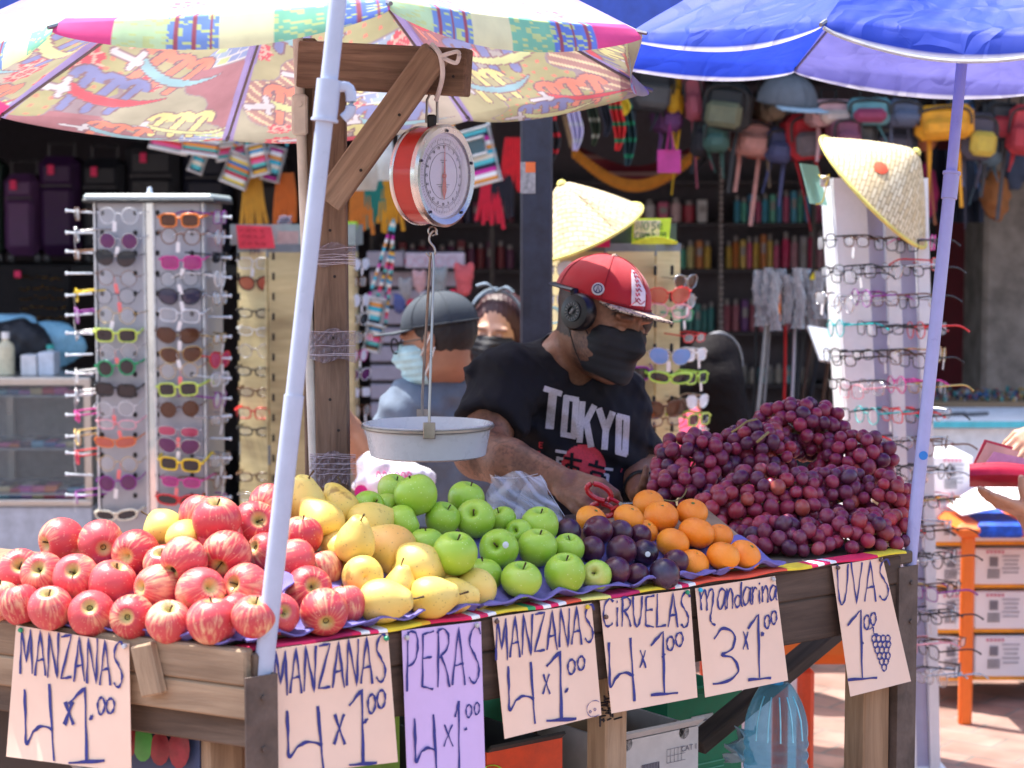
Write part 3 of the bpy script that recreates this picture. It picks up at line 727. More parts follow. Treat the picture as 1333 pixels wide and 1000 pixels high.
# ---------------- grapes ----------------
gv = B(); gv.lathe([(max(.0001, .0136*math.sin(math.pi*k/10)), -.015*math.cos(math.pi*k/10)) for k in range(11)], 14)
gm2 = None; go = gv.obj('grape', FM['grape_skin'], local=True, angle=180); GM = go.data; bpy.data.objects.remove(go); GM2 = GM.copy(); m2_ = FM['grape_skin'].copy(); m2_.name = 'grape_skin_red'; GM2.materials[0] = m2_
for n_ in m2_.node_tree.nodes:
    if n_.type == 'MIX' and tuple(round(x, 3) for x in n_.inputs[6].default_value[:3]) == (.075, .012, .04): n_.inputs[6].default_value = (.16, .012, .03, 1); n_.inputs[7].default_value = (.42, .035, .05, 1)
cane = P('grape_cane', (.28, .2, .07), .8)
GB = [
 ((1040, 560), 3.78, (.085, .07, .05), 'grape bunch at the very top of the heap'),
 ((985, 590), 3.70, (.07, .07, .05), 'grape bunch with a bare brown stem, left of the top of the heap'),
 ((1110, 600), 3.72, (.075, .07, .05), 'dark grape bunch on the upper right shoulder of the heap'),
 ((905, 600), 3.66, (.075, .06, .045), 'grape bunch at the upper left of the heap, beside the vendor hand'),
 ((890, 640), 3.58, (.06, .05, .04), 'grape bunch above the mandarins at the left edge of the heap'),
 ((1000, 655), 3.52, (.1, .075, .06), 'grape bunch in the middle of the heap'),
 ((1085, 655), 3.58, (.08, .07, .06), 'dark bluish grape bunch right of the middle of the heap'),
 ((950, 672), 3.47, (.07, .05, .045), 'reddish grape bunch just behind the mandarins'),
 ((1022, 718), 3.37, (.09, .06, .05), 'grape bunch at the front edge of the table right of the mandarins'),
 ((1105, 708), 3.41, (.085, .065, .05), 'grape bunch at the front edge above the grape price sign'),
 ((1145, 655), 3.58, (.055, .06, .05), 'bright red grape bunch on the right slope of the heap'),
 ((1150, 698), 3.46, (.045, .05, .04), 'bright red grape bunch at the lower right corner of the heap'),
]
cens = [at(p[0], p[1], Y) for p, Y, ax, lb in GB]
allg = []; rg = random.Random(3)
cells = {}
def near(p, dmin):
    kx, ky, kz = int(p.x/.03), int(p.y/.03), int(p.z/.03)
    for a in (-1, 0, 1):
        for c in (-1, 0, 1):
            for e in (-1, 0, 1):
                for qp in cells.get((kx+a, ky+c, kz+e), ()):
                    if (qp-p).length < dmin: return True
    return False
for bi, ((pp, Y, ax, lb), c) in enumerate(zip(GB, cens)):
    mine = []
    for t_ in range(5200):
        v = Vector((rg.gauss(0, 1), rg.gauss(0, 1), rg.gauss(0, 1))).normalized()
        if v.y > .55: continue
        jr = 1+rg.uniform(-.1, .08)-.0*(t_ > 3000)
        if t_ > 2600: jr = .78
        if t_ > 4200: jr = .5
        p = c+Vector((v.x*ax[0]*jr, v.y*ax[1]*jr, v.z*ax[2]*jr*1.05))
        if p.z < ZT+.012: continue
        ins = False
        for bj, c2 in enumerate(cens):
            if bj == bi: continue
            a2 = GB[bj][2]; qv = p-c2
            if (qv.x/a2[0])**2+(qv.y/a2[1])**2+(qv.z/a2[2])**2 < .55: ins = True; break
        if ins: continue
        if (p-A_).dot(fn_) < .015: continue
        if near(p, .0228): continue
        cells.setdefault((int(p.x/.03), int(p.y/.03), int(p.z/.03)), []).append(p); mine.append(p)
        if len(mine) >= 99: break
    allg.append(mine)
for (pp, Y, ax, lb), c, mine in zip(GB, cens, allg):
    root = thing('grape_bunch', lb, 'grapes', c-up*ax[2], 'red grape bunches heaped on the right end of the table')
    inv = wm(root).inverted()
    for p in mine:
        o = bpy.data.objects.new('grape', GM2 if ('red' in lb and rg.random() < .8) or rg.random() < .12 else GM); link(o); o.parent = root; o.location = inv @ p
        o.rotation_euler = (rg.uniform(0, 1.2), rg.uniform(-1.2, 1.2), rg.uniform(0, 6)); s = rg.uniform(.8, 1.12); o.scale = (s, s, s*rg.uniform(.95, 1.08))
    b = B()
    for p in mine[::4]:
        b.tube([c, c.lerp(p, .6)+Vector((0, 0, .004)), p], [.0022, .0015, .001], 5)
    b.obj('stalk', cane, root)
def canep(pts, root, r=.0022):
    b = B(); b.tube(smooth_pts(pts, 5), r, 6); b.obj('stalk', cane, root)
rt = [o for o in bpy.data.objects if o.name.startswith('grape_bunch')]
canep([at(952, 563, 3.6), at(963, 556, 3.6), at(972, 549, 3.61), at(985, 546, 3.64)], rt[1]); canep([at(985, 576, 3.58), at(992, 570, 3.58), at(1000, 563, 3.6)], rt[1], .0028)
canep([at(860, 650, 3.5), at(880, 652, 3.5), at(893, 640, 3.52), at(897, 610, 3.56)], rt[4], .0014)
# ================= UMBRELLAS AND POLES =================
rs = np.random.RandomState(5)
PAL = [(.74, .78, .38), (.78, .8, .45), (.76, .76, .74), (.82, .62, .42), (.78, .45, .4), (.35, .42, .65), (.62, .74, .48), (.78, .74, .62), (.7, .3, .36), (.74, .76, .55)]
def segd(x, y, x0, y0, x1, y1):
    dx, dy = x1-x0, y1-y0; h = np.clip(((x-x0)*dx+(y-y0)*dy)/(dx*dx+dy*dy), 0, 1)
    return np.hypot(x-x0-h*dx, y-y0-h*dy), h
def patch_pattern(x, y, seed):
    """albedo of the printed patchwork cloth; x, y in metres on the panel"""
    r = np.random.RandomState(seed); N = len(x); col = np.zeros((N, 3))
    pal = np.array(PAL); nc = 5; cx_ = r.uniform(-.3, .3, 10); cy_ = np.linspace(.05, .78, 10)[r.permutation(10)]
    wob = .012*np.sin(y*70+seed)+.012*np.sin(x*55+seed*2)
    d = np.abs(x[:, None]+wob[:, None]-cx_)+np.abs(y[:, None]-cy_)*1.15; k = d.argmin(1); ds = np.sort(d, 1)
    ci = r.randint(0, len(PAL), 10); ci[:3] = (0, 1, 9); col = pal[ci[k]]*.62
    bm = (ci[k] == 5) | (ci[k] == 6); bx_ = np.floor(x/.028+.5*(np.floor(y/.02) % 2)); by_ = np.floor(y/.02)
    hh = np.modf(np.abs(np.sin(bx_*12.9+by_*78.2+seed)*43758.5))[0]
    e = (np.modf(np.abs(y/.02))[0] < .14) | (np.modf(np.abs(x/.028+.5*(np.floor(y/.02) % 2)+50))[0] < .1)
    bc = np.where(hh[:, None] < .33, np.array([[.3, .42, .75]]), np.where(hh[:, None] < .66, np.array([[.62, .78, .35]]), np.array([[.42, .6, .8]])))
    bc[e] = (.85, .86, .85); col[bm] = bc[bm]
    dm = (ci[k] == 3) | (ci[k] == 0)          # dotted patches
    dd = np.hypot(np.modf(np.abs(x/.03+40))[0]-.5, np.modf(np.abs(y/.026+40))[0]-.5); col[dm & (dd < .16)] = (.85, .3, .2)
    sm = ci[k] == 4; ss = np.modf(np.abs((x+y)/.03+40))[0]; col[sm & (ss < .3)] = (.9, .8, .5)
    edge = (ds[:, 1]-ds[:, 0]) < .006; col[edge] = (.35, .3, .35)
    for q in range(6):
        fx, fy, fr = r.uniform(-.25, .25), r.uniform(.3, .76), r.uniform(.025, .042)
        rr = np.hypot(x-fx, y-fy); an = np.arctan2(y-fy, x-fx); m = rr < fr*(1+.12*np.sin(an*9)); col[m] = (.78, .1, .14)
        m2 = m & ((np.abs(np.sin(an*4)) < .25) | (np.abs(rr-fr*.55) < .003)); col[m2] = (.88, .6, .5)
    for q in range(6):
        ox, oy = (-.09, .1, -.02)[q % 3]*(1 if q < 3 else -1)+r.uniform(-.03, .03), (.2, .33, .45, .55, .64, .71)[q]; ph = r.uniform(-.25, .25); c_, s_ = math.cos(ph), math.sin(ph)
        X = (x-ox)*c_+(y-oy)*s_; Y = -(x-ox)*s_+(y-oy)*c_
        fc = [(.22, .28, .6), (.85, .84, .35), (.85, .3, .2)][(q+seed) % 3]
        dm_ = np.full(N, 9.)
        for a in (-.05, 0, .05):
            dm_ = np.minimum(dm_, segd(X, Y, a, -.045, a+.02, .055)[0]-.009)
            dm_ = np.minimum(dm_, np.abs(np.hypot(X-a-.005, Y+.035)-.024)-.008+np.where(Y > -.03, 1., 0))
        col[dm_ < .004] = (.25, .16, .2); col[dm_ < 0] = fc
        yb = .02-.9*(X+.02)**2*3.2; hw = .012*np.clip((X+.13)/.08, 0, 1); db = np.abs(Y-yb)-hw; rng = (X > -.13) & (X < .085)
        bc_ = [(.8, .08, .12), (.7, .82, .4), (.3, .6, .7)][(q+seed*2) % 3]
        col[rng & (db < .004)] = (.3, .15, .18); col[rng & (db < 0)] = bc_
        hd = np.minimum(segd(X, Y, .08, .0, .13, .004)[0]-.008, segd(X, Y, .085, -.025, .088, .022)[0]-.006)
        col[hd < .003] = (.3, .2, .25); col[hd < 0] = (.75, .78, .85)
    return col*.8+np.array([[.1, .095, .11]])
umb_cloth = vcol('printed_canopy_cloth', .85, transl=.2, bump=.15, bs=30)
def canopy(root, tips, apex, matfn, valance=.055, seam=(.45, .38, .62), sagr=.03, nu=70, nv=64, piping=(.85, .85, .88), wrinkle=.0, names='panel', drops=None):
    n = len(tips); apex = Vector(apex); rw = (.97, 1.0)
    cen = sum(tips, Vector())/n
    for k in range(n):
        a, c = tips[k], tips[(k+1) % n]; val = (drops[k] if drops else valance)
        def f(u, v):
            e = a.lerp(c, u); bow = math.sin(math.pi*u)
            inw = (cen-e); inw.z = 0
            e = e+inw*(.045*bow)
            tv = min(1, v/.86)
            p = apex.lerp(e, tv)
            p.z -= sagr*math.sin(math.pi*tv)*(.5+.8*bow)*1.0 - (0.03*math.sin(math.pi*tv)*(1-bow))
            if wrinkle: p.z += wrinkle*(math.sin(u*23+v*9+k)*math.sin(v*17+k*2)+.6*math.sin(u*51+v*33+k))*min(1, tv*2)*max(0, 1-max(0, v-.7)*3.5)
            if v > .86:
                w_ = (v-.86)/.14; p.z -= w_*(val*(.28+.72*bow**.7)); out = -inw.normalized(); p += out*(.012*math.sin(math.pi*w_*.5)+wrinkle*.5*math.sin(u*9+k*3)*w_)
            return p
        b = B(); b.grid(f, nu, nv)
        o = b.obj('canopy_panel', matfn(k), root, angle=180); me = o.data
        U = np.tile(np.linspace(0, 1, nu+1), nv+1); V = np.repeat(np.linspace(0, 1, nv+1), nu+1)
        yield k, o, U, V, f, (a-c).length
    return
def finish_canopy(root, fs, tips, apex, pmat, rmat, ribs=True):
    b = B()
    for f in fs: b.tube([f(i/24, 1.0) for i in range(25)], .0035, 6)
    b.obj('piping', pmat, root)
    if ribs:
        ap = Vector(apex)-up*.02
        for t in tips:
            b = B(); b.tube([ap, ap.lerp(t, .5)-up*.0, Vector(t)-up*.004], .003, 6); b.tube([Vector(t)-up*.004, Vector(t)+(Vector(t)-ap).normalized()*.022], [.0045, .0035], 6)
            b.obj('rib', rmat, root)
white_m = P('piping_white', (.75, .75, .78), .7); ribm = P('rib_grey', (.2, .2, .22), .4, .6)
tp = [at(-157, 87, 3.4), at(75, 30, 3.1), at(505, 0, 2.9), at(828, 38, 3.35), at(838, 112, 3.9), at(608, 150, 4.25), at(297, 176, 4.25), at(4, 146, 3.9)]
apx = (-.38, 3.6, 2.13)
um = thing('market_umbrella', 'patchwork printed umbrella in pink, lime and blue over the left half of the fruit table', 'umbrella', (-.38, 3.6, 0))
fs = []
for k, o, U, V, f, ln_e in canopy(um, tp, apx, lambda k: umb_cloth, drops=[.055, .055, .055, .05, .035, .035, .03, .05], nu=140, nv=170):
    x = (U-.5)*ln_e*np.minimum(1, V/.86); y = V*.74
    col = patch_pattern(x*1.0, y, k*7+3)
    ed = np.minimum(U, 1-U)*ln_e*np.minimum(1, V/.86) < .013; col[ed] = (.38, .32, .6)
    if k in (7, 0, 1, 2):    # outer valance shows saturated blocks
        vm = V > .84; bl = np.floor(U*6+k).astype(int); cc = np.array([(.1, .22, .75), (.8, .03, .25), (.55, .8, .45), (.15, .3, .7), (.85, .85, .5), (.2, .6, .4)])[bl % 6]
        hh = np.modf(np.abs(np.sin(np.floor(U*50)*3.1+np.floor(V*90)*7.7)*4e3))[0]; cc = np.where((hh[:, None] > .72) & ((bl % 3)[:, None] != 1), np.array([[.6, .75, .3]]), cc)
        cc = np.where((np.abs(np.modf(U*18)[0]-.5) < .11)[:, None] & (((bl+1) % 3)[:, None] == 1), np.array([[.35, .05, .1]]), cc)
        col[vm] = cc[vm]*.85+.06
    if k in (7, 0, 1):
        um_ = (V > .2) & (V <= .84) & ~ed; st = np.modf(np.abs((x*1.3+y*2.2)*9+3))[0]; pk = np.where((st < .5)[:, None], np.array([[.85, .3, .38]]), np.array([[.86, .78, .74]])); 
        if k == 0: col[um_] = pk[um_]
    setcol(o.data, col); fs.append(f)
finish_canopy(um, fs, tp, apx, white_m, ribm)
pw = P('pole_offwhite', (.58, .55, .5), .5, var=.25, vs=9); pl = P('pole_white', (.42, .47, .6), .35, var=.06); pp2 = P('pole_lavender', (.38, .38, .62), .35, var=.06)
b = B(); p_up, p_lo = at(388, 60, 3.62), at(410, 640, 3.62); dd_ = (p_up-p_lo)
b.tube([p_lo-dd_*.45, p_lo+dd_*1.33], .0095, 14); b.obj('pole', pw, um)
b = B(); q = at(391, 150, 3.62); b.box(q-Vector((0, .0, 0)), (.03, .032, .075), bev=.004); b.tube([q+Vector((0, -.02, .02)), q+Vector((0, -.012, .02))], .006, 8); b.obj('pole_joint', pw, um)
tip = thing('woven_hem', 'x', 'x'); bpy.data.objects.remove(tip)

fp = thing('umbrella_pole', 'tall pale blue pole at the front left corner with a hooked plastic collar', 'pole', A_.xy.to_3d())
b = B(); pb, pt = at(342, 882, 2.565), at(440, 0, 2.6); dv = pt-pb; b.tube([pb, pb+dv*.42], .0135, 20); b.obj('lower_tube', pl, fp)
b = B(); b.tube([pb+dv*.42, pb+dv*1.22], .0118, 20); b.obj('upper_tube', pl, fp)
b = B(); q = pb+dv*.853; b.tube([q-dv.normalized()*.028, q+dv.normalized()*.028], .0165, 20)
b.tube([q-dv.normalized()*.028, q-dv.normalized()*.024], .0185, 20); sd_ = Vector((1, 0, 0))
b.tube(smooth_pts([q+sd_*.012+up*.018, q+sd_*.03+up*.016, q+sd_*.032-up*.012, q+sd_*.022-up*.024], 5), .0045, 8, flat=1.6); b.obj('collar', pl, fp)
tpx = pb+dv*1.22
bu = thing('market_umbrella', 'blue umbrella with white piping over the right half of the table and the grapes', 'umbrella', Bq_.xy.to_3d())
tb2 = [at(1075, 25, 3.05), at(822, 42, 3.5), at(782, 72, 4.1), at(1037, 86, 4.4), at(1350, 112, 4.4), Vector((1.55, 3.9, 1.80)), Vector((1.42, 3.2, 1.84)), at(1405, 45, 2.9)]
tb2 = tb2[::-1]; ap2 = (.88, 3.64, 2.24)
blue = [(.03, .07, .62), (.42, .43, .85)]
def bluemat(nm, col, tr):
    m = vcol(nm, .6, transl=tr, bump=.5, bs=26, spec=.4); t = m.node_tree; tc = nd(t, 'ShaderNodeTexCoord'); nz = nd(t, 'ShaderNodeTexNoise', i_Scale=4., i_Detail=3.); L = t.links; L.new(tc.outputs['Object'], nz.inputs['Vector'])
    ad = nd(t, 'ShaderNodeVectorMath', operation='MULTIPLY_ADD'); ad.inputs[1].default_value = (.35,)*3; L.new(nz.outputs['Color'], ad.inputs[0]); L.new(tc.outputs['Object'], ad.inputs[2]); vo = nd(t, 'ShaderNodeTexVoronoi', i_Scale=9., feature='DISTANCE_TO_EDGE'); L.new(ad.outputs[0], vo.inputs['Vector'])
    r = ramp(t, [(0, (1, 1, 1)), (.14, (.3, .3, .3)), (.5, (0, 0, 0))]); L.new(vo.outputs['Distance'], r.inputs[0]); bp = nd(t, 'ShaderNodeBump', i_Strength=.4, i_Distance=.008); L.new(r.outputs[0], bp.inputs['Height'])
    for n_ in t.nodes:
        if n_.type == 'BSDF_PRINCIPLED': L.new(bp.outputs[0], n_.inputs['Normal'])
        if n_.type == 'BSDF_TRANSLUCENT': L.new(bp.outputs[0], n_.inputs['Normal'])
    return m
bm1 = bluemat('blue_nylon', None, .35); fs2 = []
for k, o, U, V, f, ln_e in canopy(bu, tb2, ap2, lambda k: bm1, valance=.055, sagr=.035, wrinkle=.0022, nu=60, nv=60, drops=[.06, .06, .055, .05, .045, .04, .042, .05]):
    a_, c_ = tb2[k], tb2[(k+1) % 8]; mid = (a_+c_)/2
    base = (.02, .06, .5) if k not in (3,) else (.17, .17, .5)  # one far panel coloured paler, sunlight through the cloth put into its colour
    col = np.tile(np.array([base]), (len(U), 1)); ed = (V > .975); col[ed] = (.8, .8, .85)
    setcol(o.data, col); fs2.append(f)
finish_canopy(bu, fs2, tb2, ap2, white_m, ribm)
b = B(); pb, pt = at(1184, 738, 3.42), at(1254, 85, 3.56); dv = pt-pb; b.tube([pb, pb+dv*.745], .0118, 20); b.obj('lower_tube', pp2, bu)
b = B(); b.tube([pb+dv*.7, Vector((.875, 3.63, 2.235))], .0102, 20); b.obj('upper_tube', pp2, bu)
b = B(); q = pb+dv*.757; b.tube([q-dv.normalized()*.025, q+dv.normalized()*.022], .0145, 20); b.tube([q+dv.normalized()*.02, q+dv.normalized()*.025], .0165, 20); b.obj('collar', pp2, bu)
b = B(); q = at(1200, 592, 3.435); q.y -= .0125; b.lathe([(.0001, .002), (.008, .0015), (.0082, 0)], 14, frame(q, (1, 0, 0), (0, 0, 1)) @ Matrix.Rotation(R(0), 4, 'Y')); b.obj('sticker', P('sticker_blue', (.02, .2, .6), .4), bu)

# ================= WOODEN POST, BEAM, BRACE =================
gw = wood('grey_post_wood', (.085, .052, .036), (.29, .19, .135), .9, 1.2)
gal = thing('wooden_gallows', 'grey wooden post with beam and diagonal brace that carries the hanging scale', 'post', at(435, 900, 3.62).xy.to_3d())
plank('post_board', at(438, 1010, 3.63), at(428, 60, 3.63), .062, .042, Vector((1, 0, 0)), gw, gal)
plank('post_board', at(412, 1010, 3.66), at(404, 52, 3.66), .028, .07, Vector((1, 0, 0)), gw, gal)
plank('beam', at(392, 84, 3.60), at(610, 95, 3.50), .085, .04, up, gw, gal)
wbr = wood('brace_wood', (.11, .07, .05), (.36, .25, .18), .85, 1.2)
plank('brace', at(428, 262, 3.53), at(568, 68, 3.46), .055, .032, (at(568, 68, 3.46)-at(428, 262, 3.53)).cross(Vector((0, 1, 0))), wbr, gal)
wrap = thin('stretch_film', (.55, .5, .6), .12, .12)
for (y0, y1) in ((318, 345), (430, 470), (590, 632)):
    b = B()
    def fw_(u, v):
        px = 403+60*u; 
        p = at(px, y0+(y1-y0)*v+3*math.sin(u*9+v*5), 3.601-.004*math.sin(u*31+v*23)-.002*math.sin(u*61)); return p
    b.grid(fw_, 40, 14); b.obj('plastic_wrap', wrap, gal)
for k in range(18):
    y0, y1 = random.choice([(318, 345), (430, 470), (590, 632)]); y = random.uniform(y0, y1); b = B()
    b.tube([at(403+15*i, y+random.uniform(-1.2, 1.2), 3.594) for i in range(5)], .0005, 4); b.obj('wrap_fold', P('film_fold', (.55, .5, .58), .3), gal)
for (x, y) in ((440, 105), (500, 130)): pass
for k, (x, y, Y) in enumerate([(430, 300, 3.6), (436, 360, 3.6), (434, 440, 3.6), (430, 520, 3.6), (441, 560, 3.6), (470, 222, 3.50), (520, 150, 3.47), (455, 78, 3.56), (590, 100, 3.48)]):
    b = B(); q = at(x, y, Y); b.lathe([(.0001, .002), (.0026, .0015), (.003, 0)], 8, frame(q+Vector((0, -.006, 0)), (1, 0, 0), (0, 0, 1)) @ Matrix.Rotation(0, 4, 'X')); b.obj('nail', P('nail', (.03, .025, .025), .6, .5), gal)
b = B(); b.tube(smooth_pts([at(560, 60, 3.46), at(572, 75, 3.44), at(575, 100, 3.45), at(570, 128, 3.5)], 5), [.004, .006]*7+[.006, .006], 8, flat=.5) if False else b.tube(smooth_pts([at(562, 58, 3.46), at(573, 72, 3.44), at(576, 100, 3.45), at(568, 130, 3.5)], 5), .0045, 8)
b.tube(smooth_pts([at(573, 74, 3.44), at(584, 70, 3.43), at(597, 68, 3.43), at(594, 82, 3.43), at(578, 76, 3.44)], 5), .004, 6)
b.obj('plastic_tie', P('tie_white', (.6, .58, .6), .4), gal)

# ================= HANGING SCALE =================
sc_ = thing('hanging_scale', 'red round hanging dial scale with a white dial, hung from the wooden beam', 'scale', at(566, 300, 3.52))
chrome = P('chrome', (.6, .6, .6), .3, 1., var=.08); redp = P('scale_red', (.42, .02, .015), .35, var=.1, coat=.3)
steel2 = P('hook_steel', (.35, .33, .31), .35, 1.)
dc = at(577, 229, 3.50); yaw = R(56)
dn = Vector((math.sin(yaw), -math.cos(yaw), -.02)).normalized()   # dial faces to the right
dxr = up.cross(dn).normalized(); dxr = -dxr if dxr.dot(Vector((math.cos(yaw), math.sin(yaw), 0))) < 0 else dxr
dyr = dn.cross(dxr); dyr = -dyr if dyr.z < 0 else dyr
Md = Matrix(((dxr.x, dyr.x, dn.x, dc.x), (dxr.y, dyr.y, dn.y, dc.y), (dxr.z, dyr.z, dn.z, dc.z), (0, 0, 0, 1)))
Rd = .088
b = B(); b.lathe([(.0001, -.052), (Rd-.006, -.052), (Rd, -.047), (Rd, -.004)], 56, Md); b.obj('housing', redp, sc_)
b = B(); b.lathe([(Rd-.002, -.008), (Rd+.004, -.006), (Rd+.005, .004), (Rd, .008), (Rd-.01, .006), (Rd-.012, -.002)], 56, Md); b.obj('rim', chrome, sc_)
b = B(); b.lathe([(Rd-.001, -.056), (Rd+.0025, -.054), (Rd+.0025, -.049), (Rd-.001, -.047)], 56, Md); b.obj('rear_rim', chrome, sc_)
b = B(); b.lathe([(.0001, -.0005), (Rd-.009, -.0005)], 56, Md)
dl = b.obj('dial', P('dial_white', (.62, .6, .75), .45, var=.04), sc_)
ink = P('ink_dark', (.03, .03, .06), .6); b = B()
for k in range(80):
    a = 2*math.pi*k/80; r0 = Rd-.024 if k % 4 else Rd-.029; b.tube([Md @ Vector((r0*math.cos(a), r0*math.sin(a), .0004)), Md @ Vector(((Rd-.02)*math.cos(a), (Rd-.02)*math.sin(a), .0004))], .0003, 4)
for rr in (Rd-.03, Rd-.033, Rd-.046): b.tube([Md @ Vector((rr*math.cos(a/30*math.pi), rr*math.sin(a/30*math.pi), .0004)) for a in range(60)], .0004, 4, closed=True)
b.obj('dial_marks', ink, dl)
def text_mesh(txt, size, M, mat, name, parent, ext=.0003, align='CENTER'):
    cu = bpy.data.curves.new(name, 'FONT'); cu.body = txt; cu.size = size; cu.align_x = align; cu.align_y = 'CENTER'; cu.extrude = ext; cu.resolution_u = 3
    to = bpy.data.objects.new(name, cu); link(to); bpy.context.view_layer.update()
    me = bpy.data.meshes.new_from_object(to); bpy.data.objects.remove(to); bpy.data.curves.remove(cu)
    o = bpy.data.objects.new(name, me); link(o); me.materials.clear(); me.materials.append(mat)
    o.matrix_basis = (wm(parent).inverted() @ M) if parent else M; o.parent = parent; return o
for k in range(20):
    a = math.pi/2-2*math.pi*k/20; r_ = Rd-.036
    text_mesh(str(k if k else 0), .0075, Md @ Matrix.Translation((r_*math.cos(a)*.99, r_*math.sin(a)*.99, .0004)), ink, 'dial_number', dl)
b = B()
for (yy, w_) in ((.028, .02), (.024, .012), (-.016, .04), (-.020, .03)):
    for k in range(int(w_/.0025)): 
        x = -w_/2+k*.0025; b.tube([Md @ Vector((x, yy, .0005)), Md @ Vector((x+.0017, yy, .0005))], .0005, 4)
b.obj('dial_print', ink, dl)
b = B(); b.add([Md @ Vector(p) for p in [(-.0035, 0, .003), (0, .064, .003), (.0035, 0, .003), (.007, -.026, .003), (0, -.045, .003), (-.007, -.026, .003)]], [(0, 2, 1), (0, 5, 4, 3, 2)])
b.lathe([(.0001, .006), (.004, .005), (.005, .001)], 14, Md); b.obj('needle', P('needle_red', (.45, .05, .03), .4), sc_)
b = B()
for k in range(5):
    a = math.pi/2+2*math.pi*k/5; b.lathe([(.0001, .0022), (.0025, .0016), (.003, 0)], 8, Md @ Matrix.Translation(((Rd-.007)*math.cos(a), (Rd-.007)*math.sin(a), .008)))
b.obj('screw', ink, sc_)
b = B(); b.lathe([(.0001, .0095), (Rd-.02, .0075), (Rd-.016, .004)], 48, Md); b.obj('glass', thin('dial_glass', (.8, .85, .9), .04, .03), sc_)
tpz = at(563, 168, 3.52); b = B()
b.box(at(562, 160, 3.52), (.016, .012, .03), bev=.003); b.obj('bracket', P('bracket_black', (.02, .02, .022), .4, .4), sc_)
b = B(); b.tube([at(555, 160, 3.52), at(556, 130, 3.52), at(560, 122, 3.52), at(566, 122, 3.52), at(569, 130, 3.52), at(569, 160, 3.52)], .0025, 8); b.obj('hanger', steel2, sc_)
b = B()
def ringp(c, r, M=None, n=16): return [c+Vector((r*math.cos(2*math.pi*k/n), 0, r*math.sin(2*math.pi*k/n))) for k in range(n)]
b.tube(ringp(at(563, 301, 3.52), .008), .0018, 6, closed=True)
b.tube(smooth_pts([at(569, 306, 3.52), at(566, 300, 3.52), at(560, 306, 3.52), at(559, 314, 3.52), at(565, 322, 3.52), at(566, 330, 3.52), at(560, 334, 3.52), at(555, 329, 3.52)], 5), .0022, 8); b.obj('hook', steel2, sc_)
pn = thing('scale_pan', 'round white enamel weighing pan hanging on wire bail under the red scale', 'pan', at(557, 595, 3.55))
pc = at(557, 553, 3.55); Rp = .1195
ena = P('enamel', (.62, .62, .63), .3, var=.05)
b = B(); Mp = Matrix.Translation(pc); b.lathe([(.0001, -.058), (Rp-.018, -.058), (Rp-.012, -.055), (Rp-.003, -.006), (Rp, 0), (Rp+.002, .003), (Rp-.003, .004), (Rp-.006, -.002), (Rp-.016, -.052), (Rp-.022, -.0545), (.0001, -.0545)], 64, Mp); b.obj('bowl', ena, pn)
b = B(); b.lathe([(Rp+.001, -.006), (Rp+.004, -.004), (Rp+.004, -.0), (Rp+.001, .001)], 64, Mp); b.obj('rim_ring', steel2, pn)
topb = at(562, 332, 3.52)
for s in (-1, 1):
    e = pc+Vector((.008 if s < 0 else -.016, s*(Rp+.004), .01)); b = B()
    b.tube([topb+Vector((-.002*s, 0, .004)), topb+Vector((-.004*s, s*.005, -.02)), e+up*.03, e-up*.012], .0026, 8); b.obj('bail_rod', steel2, pn)
    b = B(); b.box(e+Vector((0, s*.003, -.008)), (.022, .003, .03), bev=.001); b.obj('bail_clip', steel2, pn)

